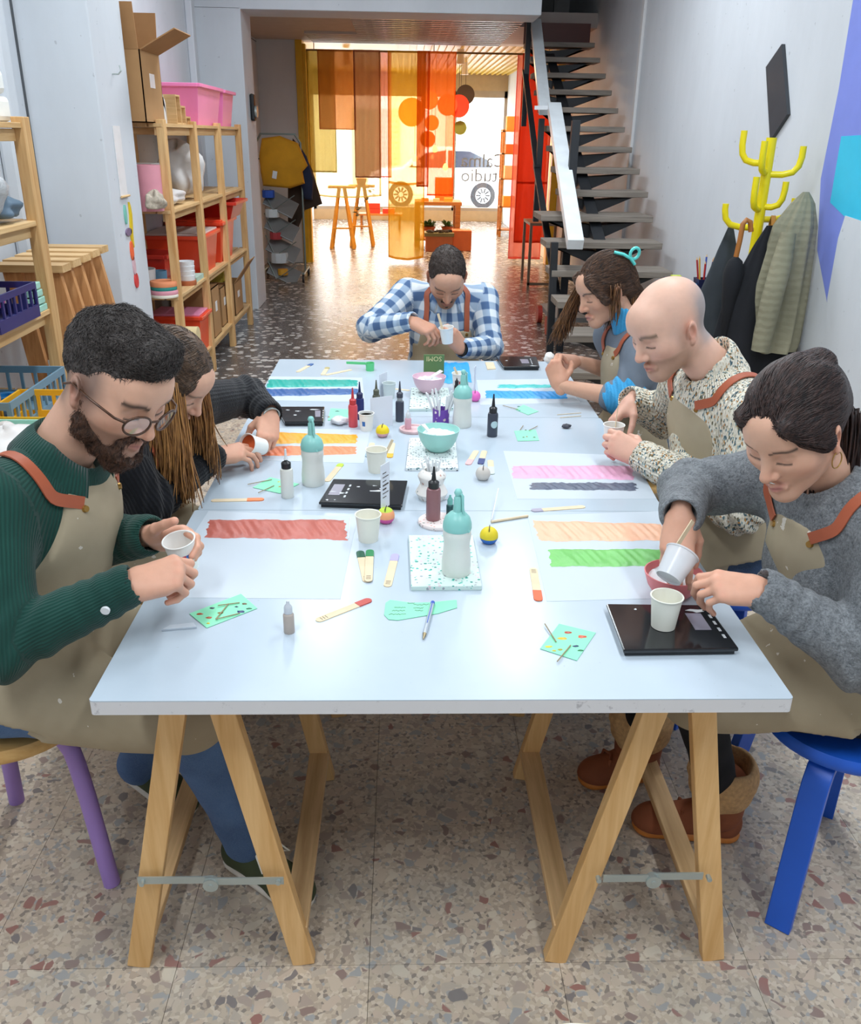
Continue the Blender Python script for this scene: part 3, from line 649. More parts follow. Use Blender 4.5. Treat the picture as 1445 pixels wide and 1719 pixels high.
def coat(name, label, pts, y, m, th, base):
    mb = MB(); n = len(pts)
    me = [(x, y, z) for x, z in pts]; cxy = (sum(p[0] for p in pts)/n, sum(p[1] for p in pts)/n)
    vs = []; k_ = 6
    for j in range(k_+1):
        t = j/k_; yy = y-th*math.sin(PI*t); sc = .86+.14*math.sin(PI*t)
        yy = y+th*(t-.5)*2
        sc = 1-.12*abs(2*t-1)**2
        for i, (x, z) in enumerate(pts): vs.append((cxy[0]+(x-cxy[0])*sc, yy+.012*math.sin(i*2.1+t*4), cxy[1]+(z-cxy[1])*sc))
    fs = [(j*n+i, j*n+(i+1) % n, (j+1)*n+(i+1) % n, (j+1)*n+i) for j in range(k_) for i in range(n)]+[tuple(range(n))[::-1], tuple(range(k_*n, (k_+1)*n))]
    mb.add(vs, fs); return solo(name, mb, m, label, 'coat', base, smooth=60)
def pxs(l): return [(p[0], p[2]) for p in l]
YC = coat('yellow_coat', 'mustard yellow jacket with a paper tag hanging on the wheeled rack', pxs([(-1.696, 10.600, 1.360), (-1.651, 10.600, 1.545), (-1.452, 10.600, 1.572), (-1.257, 10.600, 1.502), (-1.153, 10.600, 1.268), (-1.216, 10.600, 1.205), (-1.195, 10.600, 1.079), (-1.359, 10.600, 1.026), (-1.668, 10.600, 1.047), (-1.687, 10.600, 1.185)]), 10.58, mat('mustard_cloth', '#d99a1c', .85, .12, 6, .4, 25), .06, (-1.5, 10.58, 1.0))
MB().box((-1.52, 10.50, 1.17), (.05, .004, .08), (0, .2, 0)).build('paper_tag', M_WPLAS, YC)
coat('dark_brown_coat', 'long dark brown coat at the outer end of the rack', pxs([(-1.343, 10.900, 1.549), (-1.238, 10.900, 1.437), (-1.131, 10.900, 1.215), (-1.026, 10.900, 0.843), (-1.232, 10.900, 0.774), (-1.373, 10.900, 0.448), (-1.446, 10.900, 0.549), (-1.418, 10.900, 1.114)]), 10.85, mat('brown_cloth', '#3f3025', .85, .15, 6, .3, 25), .05, (-1.2, 10.85, .6))
coat('navy_coat', 'navy jacket between the brown coat and the mustard jacket', pxs([(-1.274, 10.750, 1.501), (-1.178, 10.750, 1.365), (-1.106, 10.750, 1.124), (-1.129, 10.750, 0.891), (-1.218, 10.750, 0.903), (-1.288, 10.750, 1.186)]), 10.72, mat('navy_cloth', '#232c48', .85, .15, 6, .3, 25), .04, (-1.2, 10.72, .9))
# door entry phone on the far pier
T = thing('wall_handset', 'grey and black handset fixed to the far pier', 'intercom', (-1.49, 9.0, 1.7))
MB().bb((-1.5, 8.93, 1.70), (-1.46, 9.03, 1.93)).build('body', mat('black_case', '#17181a'), T, bevel=.015); MB().cyl((-1.46, 8.98, 1.78), (-1.44, 8.98, 1.78), .05, n=20).build('dial', M_ZINC, T)

for i, (x, y) in enumerate(SPOTS):
    T = thing('ceiling_spot', 'white ceiling spot lamp in the shop room', 'ceiling lamp', (x, y, 2.6), 'ceiling spots of the shop')
    MB().cyl((x, y, 2.62), (x, y, 2.69), .05, n=16).build('mount', M_WPLAS, T); MB().cyl((x, y, 2.51), (x, y, 2.62), .06, .045, n=16).build('shade', M_WPLAS, T)

# ================================================================= PINE SHELVING
def shelving(label, ys, zs, x0, x1, top, slats=5):
    T = thing('shelving_unit', label, 'shelf', ((x0+x1)/2, (ys[0]+ys[-1])/2, 0))
    for y in ys:
        for x in (x0+.02, x1-.02): MB().bb((x-.022, y-.035, 0), (x+.022, y+.035, top)).build('post', M_PINE, T, bevel=.003)
    for z in zs:
        for x in (x0+.05, x1-.045): MB().bb((x-.012, ys[0]-.02, z-.065), (x+.012, ys[-1]+.02, z-.022)).build('rail', M_PINEY, T, bevel=.002)
        w = (x1-x0)/slats
        for k_ in range(slats): MB().bb((x0+k_*w+.006, ys[0]-.04, z-.02), (x0+(k_+1)*w-.006, ys[-1]+.04, z)).build('slat', M_PINEY, T, bevel=.002)
    return T
shelving('tall pine shelving with pink and red bins between the two piers', (5.48, 6.28, 7.10, 7.98), (1.64, 1.17, .67, .19), -1.88, -1.44, 1.66)
shelving('pine shelving against the left wall in front of the near pier', (2.3, 3.0, 3.64), (1.62, 1.27, .93, .58), -1.88, -1.50, 1.64)

M_CARD = mat('cardboard', '#b58a5c', .8, .06, 5); M_CARDL = mat('cardboard_inside', '#a87c50', .8)
def carton(c, d, label, rot=0, flaps=False, m=None):
    x, y, z = c; R = Rz(rot); T = thing('cardboard_box', label, 'box', c); m = m or M_CARD
    t = .006; w, l, h = d
    def bx(mb, cc, dd): return mb.box(Vector(c)+R @ Vector(cc), dd, R)
    b = MB(); bx(b, (0, 0, t/2), (w, l, t))
    for s_ in (-1, 1): bx(b, (s_*(w-t)/2, 0, h/2), (t, l, h)); bx(b, (0, s_*(l-t)/2, h/2), (w, t, h))
    if not flaps: bx(b, (0, 0, h-t/2), (w, l, t))
    b.build('body', m, T)
    if flaps:
        for s_, ang, ax in flaps:
            f = MB(); off = Vector((s_[0]*w/2, s_[1]*l/2, h)); 
            if s_[0]: Rf = R @ Ry(ang); f.box(Vector(c)+R @ off+Rf @ Vector((0, 0, .11)), (t, l*.96, .22), Rf)
            else: Rf = R @ Rx(ang); f.box(Vector(c)+R @ off+Rf @ Vector((0, 0, .11)), (w*.96, t, .22), Rf)
            f.build('flap', M_CARDL, T)
    MB().box(Vector(c)+R @ Vector((w/2+.001, 0, h*.6)), (.002, l*.25, h*.2), R).build('label', M_WPLAS, T)
    return T
carton((-1.66, 5.5, 1.64), (.34, .40, .36), 'tall open cardboard box on the top shelf beside the near pier', 0, [((1, 0), 62, 0), ((-1, 0), -4, 0), ((0, -1), 8, 0), ((0, 1), -10, 0)])
def bin_(c, d, label, m, taper=.86, lid=None, name='storage_bin', rot=0, fill=None):
    T = thing(name, label, 'bin', c); x, y, z = c; w, l, h = d; R = Rz(rot)
    def ring(k_, zz, g=0): return [Vector(c)+R @ Vector((sx*(w/2*k_-g), sy*(l/2*k_-g), zz)) for sx, sy in ((-1, -1), (1, -1), (1, 1), (-1, 1))]
    v = ring(taper, 0)+ring(1, h)+ring(1, h, .006)+ring(taper, .008, .006)
    f = [(3, 2, 1, 0), (12, 13, 14, 15)]
    for a in (0, 4, 8):
        for i in range(4): f.append((a+i, a+(i+1) % 4, a+4+(i+1) % 4, a+4+i))
    MB().add(v, f).build('body', m, T, bevel=.006)
    MB().box(Vector(c)+R @ Vector((w/2+.008, 0, h-.012)), (.022, l+.03, .024), R).box(Vector(c)+R @ Vector((-w/2-.008, 0, h-.012)), (.022, l+.03, .024), R).box(Vector(c)+R @ Vector((0, l/2+.008, h-.012)), (w, .022, .024), R).box(Vector(c)+R @ Vector((0, -l/2-.008, h-.012)), (w, .022, .024), R).build('rim', m, T, bevel=.004)
    if lid: MB().box(Vector(c)+R @ Vector((0, 0, h+.006)), (w*.98, l*.98, .014), R).build('lid', lid, T, bevel=.004)
    if fill: MB().box(Vector(c)+R @ Vector((0, 0, h*.45)), (w*.86, l*.86, h*.7), R).build('contents', fill, T, bevel=.03)
    return T
M_PINKP = mat('candy_pink_plastic', '#f287bd', .35, .03); M_REDP = mat('orange_red_plastic', '#ee4a2a', .35, .04); M_DRED = mat('red_plastic', '#c92f20', .35, .04); M_CLEAR = mat('frosted_lid', '#d9c9c2', .3)
bin_((-1.66, 6.95, 1.64), (.40, .80, .26), 'long candy pink bin on the top shelf', M_PINKP, .84)
bin_((-1.66, 7.72, 1.64), (.38, .44, .26), 'smaller candy pink bin at the far end of the top shelf', M_PINKP, .84)
# white arches and little wooden risers between the carton and the pink bins
for i, (y, h, r) in enumerate(((5.86, .22, .16), (5.98, .13, .09))):
    pts = [(-1.58, y+r*math.cos(a), 1.64+h*math.sin(a)) for a in [PI*t/14 for t in range(15)]]
    solo('white_arch', MB().tube(pts, .02, flat=(.05, .035), upv=(1, 0, 0)), M_WPLAS, ['large', 'small'][i]+' white plaster arch on the top shelf', 'ornament', (-1.58, y, 1.64))
T = thing('wooden_risers', 'stepped wooden display risers on the top shelf', 'display stand', (-1.52, 6.2, 1.64))
for i, h in enumerate((.17, .11, .05)):
    MB().bb((-1.60, 6.05+.13*i, 1.64), (-1.50, 6.17+.13*i, 1.65)).bb((-1.60, 6.05+.13*i, 1.64+h-.01), (-1.50, 6.17+.13*i, 1.64+h)).bb((-1.60, 6.05+.13*i, 1.65), (-1.50, 6.06+.13*i, 1.64+h-.01)).bb((-1.60, 6.16+.13*i, 1.65), (-1.50, 6.17+.13*i, 1.64+h-.01)).build('step', M_PINEX, T)
# second shelf
solo('pink_roll', MB().lathe([(0, 0), (.075, 0), (.075, .25), (.06, .25), (.06, .24), (0, .24)], (-1.55, 5.42, 1.17), 28), mat('rose_paper', '#e39aa8', .7), 'upright rose pink paper roll on the second shelf', 'roll', (-1.55, 5.42, 1.17), smooth=40)
for i, (y, z, d, cc) in enumerate(((5.68, 1.17, (.2, .2, .12), '#dcd9d6'), (5.70, 1.29, (.18, .18, .13), '#cfcbc9'))):
    solo('white_carton', MB().bb((-1.75, y-d[1]/2, z), (-1.75+d[0], y+d[1]/2, z+d[2])), mat('whitecard%d' % i, cc, .7), ['pale carton on the second shelf behind the pink roll', 'greyish carton stacked on the pale one'][i], 'box', (-1.65, y, z), bevel=.004)
def blob(c, r, seed, n=18, sq=.6):
    rr = np.random.default_rng(seed); ph = rr.random(8)*6.28; mb = MB()
    def fn(u, v):
        a = 2*PI*u; b = PI*(v-.5); d = Vector((math.cos(b)*math.cos(a), math.cos(b)*math.sin(a), math.sin(b)))
        k_ = 1+.13*math.sin(3*a+ph[0]+2*b)+.10*math.sin(5*a+ph[1])*math.cos(b)+.09*math.sin(7*b+ph[2]+a*2)*math.cos(b)
        return (c[0]+d.x*r[0]*k_, c[1]+d.y*r[1]*k_, c[2]+max(-1, d.z*k_/sq*.999 if d.z < 0 else d.z*k_)*r[2]*(1 if d.z > 0 else sq))
    return mb.grid(fn, n*2+1, n)
kb = NT('clear_plastic_bag'); tr = kb.node('ShaderNodeBsdfTransparent'); kb.set(Base_Color=C('#dfe2e4'), Roughness=.25); mx = kb.node('ShaderNodeMixShader'); mx.inputs[0].default_value = .62
kb.link(tr.outputs[0], mx.inputs[1]); kb.link(kb.b.outputs[0], mx.inputs[2]); kb.link(mx.outputs[0], kb.out.inputs[0]); kb.bump(kb.noise(kb.coord('Object'), 22, 4, .6, 1.5), .8, .01); M_BAG = kb.m
M_BAGO = mat('opaque_bag', '#d7d3d0', .4, .1, 8, .8, 18)
solo('plastic_bag', blob((-1.60, 6.42, 1.33), (.14, .17, .20), 3), M_BAGO, 'knotted greyish plastic bag on the second shelf', 'bag', (-1.60, 6.42, 1.17), smooth=180)
solo('white_wrapping', blob((-1.56, 5.85, 1.215), (.09, .22, .05), 5), M_BAGO, 'crumpled white wrapping lying along the second shelf', 'wrapping', (-1.56, 5.85, 1.17), smooth=180)
solo('driftwood', blob((-1.50, 5.35, 1.225), (.05, .09, .06), 8), mat('speckled_clay', '#b9ad9c', .8, .4, 40), 'speckled clay lump at the shelf corner', 'ornament', (-1.5, 5.35, 1.17), smooth=180)
# red tray hung under the second shelf, bins on the third
bin_((-1.62, 7.45, .97), (.46, .52, .13), 'flat red tray pushed in under the second shelf', M_DRED, .8, name='red_tray')
bin_((-1.66, 6.55, .67), (.40, .56, .27), 'orange red bin with frosted lid on the third shelf, front one', M_REDP, .86, M_CLEAR)
bin_((-1.66, 7.25, .67), (.40, .56, .30), 'orange red bin with lid behind the front red bin', M_REDP, .86, M_REDP)
bin_((-1.72, 5.95, .67), (.24, .30, .20), 'small red bin in the shadow at the back of the third shelf', M_DRED, .86)
cols = [('#f0ead9', .085, .018), ('#e8a0b0', .085, .025), ('#2f8f86', .08, .022), ('#f29a6c', .082, .03)]
z = .67
for i, (cc, r, h) in enumerate(cols):
    solo('clay_dish', disc((-1.53, 5.45, z), r, h), mat('dish%d' % i, cc, .6), ['cream', 'pink', 'teal', 'peach'][i]+' round dish in the stack on the third shelf', 'dish', (-1.53, 5.45, z), smooth=40); z += h
for i in range(4):
    solo('white_cup', MB().lathe([(0, 0), (.052, 0), (.056, .032), (.05, .032), (.05, .006), (0, .006)], (-1.50, 5.92, .70+.03*i), 24), M_WPLAS, 'white ribbed ring in a stack on the third shelf', 'ring', (-1.50, 5.92, .70+.03*i), 'white rings stacked on the third shelf', smooth=40)
solo('terracotta_dish', disc((-1.50, 5.92, .67), .06, .03), M_TERRA, 'terracotta saucer under the stack of white rings', 'dish', (-1.50, 5.92, .67), smooth=40)
for i, (x, y, r, h, cc) in enumerate(((-1.60, 5.42, .09, .10, '#d9dcdf'), (-1.72, 5.62, .10, .14, '#dedede'), (-1.62, 5.70, .05, .12, '#5f8aa5'), (-1.58, 5.66, .09, .07, '#b5744a'))):
    if i == 0: continue
    solo('tub', MB().lathe([(0, 0), (r*.9, 0), (r, h), (r*.93, h), (r*.85, .01), (0, .01)], (x, y, .67), 24), mat('tub%d' % i, cc, .5), ['', 'white tub at the back of the third shelf', 'slate blue can behind the dishes', 'shallow brown tub behind the dishes'][i], 'tub', (x, y, .67), smooth=40)
solo('paper_pile', MB().bb((-1.58, 6.02, .67), (-1.46, 6.24, .70)), mat('mint_paper', '#b5cfc0', .7), 'mint pile of cards at the edge of the third shelf', 'cards', (-1.52, 6.13, .67))
# bottom shelf: cartons and rolls
carton((-1.66, 7.05, .19), (.34, .30, .30), 'closed carton on the bottom shelf'); carton((-1.64, 7.55, .19), (.34, .36, .26), 'carton with raised flaps on the bottom shelf', 0, [((1, 0), 35, 0), ((-1, 0), -20, 0)])
carton((-1.62, 6.62, .19), (.30, .26, .36), 'upright carton on the bottom shelf beside the post', 0)
carton((-1.69, 7.58, .45), (.24, .26, .16), 'small yellow carton stacked on another', 0, None, mat('yellow_card', '#d8c04a', .7))
bin_((-1.62, 6.12, .19), (.34, .30, .26), 'red bin with pink lid on the bottom shelf', M_REDP, .9, mat('pink_lid', '#e58fb0', .35))
for i, (y, z) in enumerate(((5.60, .256), (5.74, .256), (5.67, .379))):
    solo('paper_roll', MB().cyl((-1.86, y, z), (-1.40, y, z), .065, n=24), mat('cream_paper', '#e8d3a2', .7), 'cream paper roll lying on the bottom shelf', 'roll', (-1.63, y, z-.065), 'cream rolls on the bottom shelf', smooth=40)
# lamp-post of small things on the pier's side
T = thing('paper_scroll', 'white paper strip hanging on the side of the near pier', 'paper', (-1.545, 4.92, 1.28))
MB().bb((-1.549, 4.86, 1.28), (-1.546, 4.98, 1.62)).build('sheet', M_WPLAS, T); MB().cyl((-1.54, 4.85, 1.28), (-1.54, 4.99, 1.28), .006, n=8).build('dowel', M_PINEY, T)
for i, (y, z, cc, w_, h_) in enumerate(((4.90, 1.19, '#7fc4b4', .018, .05), (4.92, 1.10, '#7d6a86', .05, .02), (4.98, 1.13, '#e3c21c', .02, .12), (4.94, 1.00, '#f46a3a', .025, .05), (4.95, .92, '#d9b3bb', .02, .05), (4.96, .84, '#d9403f', .032, .04))):
    n = 14; out = [(w_*math.cos(2*PI*k_/n)*(1 if i != 2 else 1)+(.012*math.sin(PI*math.sin(2*PI*k_/n)) if i == 2 else 0), h_*math.sin(2*PI*k_/n)) for k_ in range(n)]
    solo('pier_ornament', MB().prism(out, 0, .008, Matrix(((0, 0, 1, -1.55), (1, 0, 0, y), (0, 1, 0, z), (0, 0, 0, 1)))), mat('orn%d' % i, cc, .6), ['mint drop', 'lilac lash', 'yellow crescent', 'orange drop', 'dusty pink triangle', 'red shield'][i]+' shaped clay ornament on the near pier', 'ornament', (-1.55, y, z))
solo('wall_hook', MB().tube([(-1.55, 4.97, 1.86), (-1.52, 4.97, 1.86), (-1.505, 4.97, 1.875), (-1.51, 4.97, 1.90)], .004, 6), M_ZINC, 'small metal hook on the near pier', 'hook', (-1.55, 4.97, 1.86))

# first shelf contents
solo('foam_block', MB().bb((-1.82, 3.28, 1.62), (-1.56, 3.68, 1.71)).bb((-1.82, 3.30, 1.715), (-1.56, 3.66, 1.80)), mat('white_foam', '#e8e9e4', .8), 'two white foam slabs stacked on the top shelf by the wall', 'foam', (-1.7, 3.5, 1.62), bevel=.02)
solo('small_carton', MB().bb((-1.62, 3.18, 1.62), (-1.52, 3.40, 1.73)), M_CARD, 'small brown carton in front of the foam slabs', 'box', (-1.57, 3.3, 1.62), bevel=.004)
for i, (c, r, m, lb) in enumerate((((-1.66, 3.40, 1.39), (.13, .17, .13), M_BAG, 'clear plastic bag bulging on the second shelf by the wall'), ((-1.60, 3.48, 1.32), (.08, .10, .05), mat('slate_powder', '#5f7384', .8), 'slate blue bundle inside the clear plastic bag'), ((-1.66, 3.12, 1.36), (.11, .12, .10), M_BAG, 'second clear bag with a blue end'), ((-1.58, 3.20, 1.30), (.06, .07, .04), mat('sky_bundle', '#6fb3d9', .7), 'sky blue bundle inside the second clear bag'))):
    solo('plastic_bag' if i % 2 == 0 else 'bundle', blob(c, r, 20+i), m, lb, 'bag' if i % 2 == 0 else 'bundle', (c[0], c[1], 1.27), smooth=180)
def crate(c, d, m, label, fill=()):
    """open plastic crate with slotted sides"""
    T = thing('plastic_crate', label, 'crate', c); x, y, z = c; w, l, h = d; t = .008
    MB().bb((x-w/2, y-l/2, z), (x+w/2, y+l/2, z+t)).build('base', m, T)
    for s_ in (-1, 1):
        for ax in (0, 1):
            mb = MB(); L_ = l if ax == 0 else w; nb = max(4, int(L_/.05))
            def B(a, b, z0, z1):
                if ax == 0: mb.bb((x+s_*w/2-t/2, y+a, z0), (x+s_*w/2+t/2, y+b, z1))
                else: mb.bb((x+a, y+s_*l/2-t/2, z0), (x+b, y+s_*l/2+t/2, z1))
            B(-L_/2, L_/2, z, z+h*.35); B(-L_/2, L_/2, z+h*.82, z+h)
            for k_ in range(nb+1): a = -L_/2+k_*(L_-.012)/nb; B(a, a+.012, z+h*.35, z+h*.82)
            mb.build('side', m, T)
    return T
M_NAVY = mat('navy_plastic', '#2c2f6b', .4); M_TEALG = mat('blue_grey_plastic', '#6f93a8', .4); M_MINTP = mat('mint_plastic', '#a9dccb', .4); M_YELP = mat('yellow_plastic', '#e2ab25', .4)
crate((-1.62, 3.28, .93), (.26, .36, .13), M_NAVY, 'navy blue slotted crate on the third shelf by the wall')
solo('orange_bowl', MB().lathe([(0, 0), (.07, 0), (.10, .055), (.095, .055), (.065, .01), (0, .01)], (-1.56, 2.93, .93), 28), mat('orange_plastic', '#f07a3c', .4), 'orange bowl at the shelf edge beside the navy crate', 'bowl', (-1.56, 2.93, .93), smooth=40)
for i in range(4):
    solo('mint_mould', MB().bb((-1.57, 3.50, .93+.03*i), (-1.51, 3.60-.012*i, .955+.03*i)), M_MINTP, 'mint mould in the small stepped pile by the navy crate', 'mould', (-1.54, 3.55, .93+.03*i), 'mint moulds stacked by the crate', bevel=.003)
for i, (y, r, cc) in enumerate(((3.20, .045, '#e9ecef'), (3.34, .04, '#e458a8'))):
    solo('crate_item', blob((-1.62, y, 1.0), (r, r*1.3, r), 40+i), mat('citem%d' % i, cc, .5), ['white ball lying in the navy crate', 'magenta lump lying in the navy crate'][i], 'ball', (-1.62, y, .95), smooth=180)
crate((-1.60, 3.20, .58), (.34, .52, .15), M_TEALG, 'blue grey slotted crate on the lowest shelf by the wall')
solo('blue_tape_roll', MB().lathe([(.025, 0), (.05, 0), (.05, .05), (.025, .05), (.025, 0)], (-1.58, 3.25, .62), 24), mat('blue_tape', '#2b8fd6', .4), 'blue tape roll inside the blue grey crate', 'tape', (-1.58, 3.25, .6), smooth=40)
crate((-1.28, 2.55, .60), (.30, .40, .13), M_MINTP, 'mint slotted crate behind the shoulder of the man in green')
crate((-1.36, 2.98, .60), (.24, .34, .12), M_YELP, 'yellow slotted crate beside the mint crate')
T = thing('side_bench', 'low white bench carrying the mint and yellow crates', 'bench', (-1.3, 2.7, 0)); MB().bb((-1.48, 2.2, .56), (-1.08, 3.2, .60)).build('top', M_WPLAS, T)
for x in (-1.45, -1.11):
    for y in (2.24, 3.16): MB().bb((x-.02, y-.02, 0), (x+.02, y+.02, .56)).build('leg', M_PINE, T)
solo('white_paper_bundle', blob((-1.28, 2.55, .72), (.10, .13, .05), 50), M_BAGO, 'white paper bundle on top of the mint crate', 'paper', (-1.28, 2.55, .67), smooth=180)
# folded trestles leaning between shelf and pier
for i in range(5):
    y = 3.82+.13*i; T = thing('folded_trestle', 'folded wooden trestle leaning with the others in front of the near pier', 'trestle', (-1.6, y, 0), 'folded trestles leaning by the wall')
    MB().bar((-1.80, y+.02, 1.06+.004*i), (-1.50, y+.02, 1.06+.004*i), .10, .03).build('top_rail', M_PINEX, T)
    for x, lean in ((-1.72, .10), (-1.56, .16)): MB().bar((x+lean+.06, y-.10, 0), (x, y, 1.05), .075, .03, (0, 1, 0)).build('leg', wood('reddish_pine', '#cf9a66', '#a8703f', 'z'), T)
    MB().bar((-1.54, y-.085, .30), (-1.60, y-.045, .68), .03, .012, (0, 1, 0)).build('slotted_stay', M_WPLAS, T)

# ================================================================= COAT RACK AND DRAWERS ON THE RIGHT
M_YP = mat('lemon_yellow_paint', '#f0dc12', .3, .02)
bx0, by0 = 1.70, 4.52
T = thing('coat_rack', 'lemon yellow cactus shaped coat rack by the right wall', 'coat rack', (bx0, by0, 0))
MB().cyl((bx0, by0, .02), (bx0, by0, 1.615), .025, n=18).build('stem', M_YP, T, smooth=40)
disc((bx0, by0, 0), .18, .025).build('base', M_YP, T, smooth=40)
def arm(z, ang, r, h, nm='arm'):
    d = Vector((math.cos(math.radians(ang)), math.sin(math.radians(ang)), 0)); p = Vector((bx0, by0, z))
    pts = [p, p+d*r*.5, p+d*r*.8+Vector((0, 0, .012)), p+d*r*.95+Vector((0, 0, .04)), p+d*r+Vector((0, 0, .08)), p+d*r+Vector((0, 0, h))]
    MB().tube(pts, .0155, 12).build(nm, M_YP, T, smooth=60)
arm(1.50, 160, .13, .145); arm(1.45, -20, .15, .13); arm(1.46, 230, .09, .14); arm(1.29, 220, .085, .15); arm(1.30, -35, .10, .12); arm(1.20, 170, .17, .11); arm(1.24, 10, .18, .10)
M_KHAKI = NT('quilted_khaki'); v = M_KHAKI.coord('Object', (1, 1, 1)); wv = M_KHAKI.node('ShaderNodeTexWave', wave_type='BANDS', bands_direction='Z', wave_profile='TRI'); wv.inputs['Scale'].default_value = 9; wv.inputs['Distortion'].default_value = 2.2; wv.inputs['Detail Scale'].default_value = 3.0
M_KHAKI.link(v, wv.inputs['Vector']); M_KHAKI.color(M_KHAKI.ramp(M_KHAKI.noise(v, 5), [(.3, C('#83806a')), (.7, C('#98947c'))])); M_KHAKI.set(Roughness=.8); M_KHAKI.bump(wv.outputs[1], .22, .008)
def drape(name, label, c, h, prof, folds, m, depth=.10, ang=0, seed=0, cat='coat'):
    """hanging garment: closed folded tube, widths along its height from prof [(t, halfwidth)]"""
    R = Rz(ang); pr = np.array(prof); mb = MB(); nu, nv = 72, 30
    def fn(u, v):
        w = float(np.interp(v, pr[:, 0], pr[:, 1])); off = float(np.interp(v, pr[:, 0], pr[:, 2])) if pr.shape[1] > 2 else 0
        a = 2*PI*u; k_ = 1+(.05+.16*v)*math.sin(folds*a+seed+1.5*v)+.05*math.sin(2*folds*a+seed*2)
        p = R @ Vector((w*math.cos(a)*k_+off, min(depth, w)*(.35+.65*v)*math.sin(a)*k_, 0)); return (c[0]+p.x, c[1]+p.y, c[2]-h*v)
    mb.grid(fn, nu, nv); return solo(name, mb, m, label, cat, (c[0], c[1], c[2]-h), smooth=180)
QJ = drape('quilted_jacket', 'khaki quilted jacket hanging on the yellow coat rack', (1.80, 4.36, 1.38), .76, [(0, .014, .04), (.06, .05, .035), (.2, .095, .015), (.6, .115, .0), (.94, .115, -.005), (1, .105, -.005)], 7, M_KHAKI.m, .09, -12, 1)
mbs = MB().tube([(1.755, 4.27, 1.20), (1.735, 4.25, 1.05), (1.715, 4.245, .88), (1.705, 4.25, .72), (1.70, 4.25, .64)], [.035, .048, .050, .046, .040], 20); mbs.build('sleeve', M_KHAKI.m, QJ, smooth=60)
M_BLKC = mat('black_coat_cloth', '#15171d', .9, .2, 8, .3, 30)
drape('black_coat', 'black coat hanging on the yellow coat rack beside the stem', (1.72, 4.42, 1.22), .78, [(0, .015, 0), (.12, .05, -.01), (.3, .09, -.02), (.45, .14, -.01), (.8, .19, .02), (1, .18, .03)], 4, M_BLKC, .10, 0, 2)
drape('dark_grey_coat', 'charcoal coat hanging behind the umbrella on the coat rack', (1.60, 4.62, 1.20), .60, [(0, .012), (.2, .05), (.6, .11), (1, .10)], 3, mat('charcoal_cloth', '#3a4046', .9, .1), .06, 0, 3)
T = thing('umbrella', 'folded black umbrella with a curved wooden handle on the coat rack', 'umbrella', (1.60, 4.42, .7))
MB().tube([(1.63, 4.42, 1.19), (1.62, 4.42, 1.235), (1.60, 4.42, 1.245), (1.585, 4.42, 1.225), (1.582, 4.42, 1.15), (1.575, 4.42, 1.07)], .013, 10).build('handle', mat('tan_wood', '#a8692c', .4), T, smooth=60)
MB().lathe([(0, -.45), (.01, -.44), (.045, -.15), (.05, -.08), (.035, -.02), (.012, .0), (0, 0)], (1.575, 4.42, 1.07), 16).build('canopy', M_BLKC, T, smooth=40)
for i, x in enumerate((1.745, 1.79)):
    solo('bag_strap', MB().tube([(x, 4.44, 1.05), (x, 4.44, 1.22), (x+.005, 4.47, 1.262), (x+.01, 4.50, 1.22), (x+.02, 4.50, .95)], .006, flat=(.022, .003)), mat('tan_leather', '#b07a2c', .6), 'tan bag strap looped over the coat rack arm', 'strap', (x, 4.45, .95), 'tan straps on the coat rack')
# drawer unit
T = thing('drawer_unit', 'small pine frame with yellow trays behind the bald man', 'storage unit', (1.62, 4.98, 0)); M_YT = mat('lime_yellow_tray', '#d8cf1c', .4)
dx0, dx1, dy0, dy1 = 1.40, 1.90, 4.80, 5.20
for x in (dx0, dx1):
    MB().bb((x-.018, dy0, 0), (x+.018, dy1, .75)).build('side', wood('pale_pine', '#e6cfa8', '#cdb083', 'z'), T, bevel=.002)
MB().bb((dx0-.018, dy0, .75), (dx1+.018, dy1, .785)).build('top', wood('pale_pine_x', '#e6cfa8', '#cdb083', 'x'), T, bevel=.002)
MB().bb((dx0, dy0, .66), (dx1, dy0+.02, .75)).build('front_rail', wood('pale_pine_x', '#e6cfa8', '#cdb083', 'x'), T)
for i, z in enumerate((.52, .36, .18)): MB().bb((dx0+.022, dy0+.03-.0*i, z), (dx1-.022, dy1-.03, z+.11)).build('tray', M_YT, T, bevel=.008)
for i, x in enumerate((1.43, 1.60)):
    T = thing('pencil_cup', ['dark blue square cup of notes on the pine drawer unit', 'dark blue square cup full of pencils on the pine drawer unit'][i], 'cup', (x, 4.90, .785))
    MB().add([(x+a*s_, 4.90+b*s_, z) for s_, z in ((.04, .785), (.05, .895), (.045, .895), (.036, .79)) for a, b in ((-1, -1), (1, -1), (1, 1), (-1, 1))], [(3, 2, 1, 0), (12, 13, 14, 15)]+[(k_+j, k_+(j+1) % 4, k_+4+(j+1) % 4, k_+4+j) for k_ in (0, 4, 8) for j in range(4)]).build('body', mat('midnight_plastic', '#1c2247', .4), T)
pc = ['#d9302a', '#e8662a', '#2a4fb0', '#d9302a', '#b5262a', '#e0b04a', '#c9302a', '#26407f', '#7a4a2a']
for i in range(9):
    a = i*.7; x, y = 1.60+.022*math.cos(a), 4.90+.022*math.sin(a)
    T = thing('pencil', ['red', 'orange', 'blue', 'scarlet', 'crimson', 'ochre', 'vermilion', 'navy', 'brown'][i]+' pencil standing in the dark blue cup', 'pencil', (x, y, .80), 'pencils in the blue cup')
    q = (x+.035*math.cos(a), y+.035*math.sin(a), .98+.012*(i % 3)); MB().cyl((x, y, .80), q, .005, n=6).build('shaft', mat('pencil%d' % i, pc[i], .5), T)
    d = (Vector(q)-Vector((x, y, .8))).normalized(); MB().cyl(q, Vector(q)+d*.014, .005, .001, n=6).build('tip', mat('pencil_wood', '#d9b78a', .6), T)
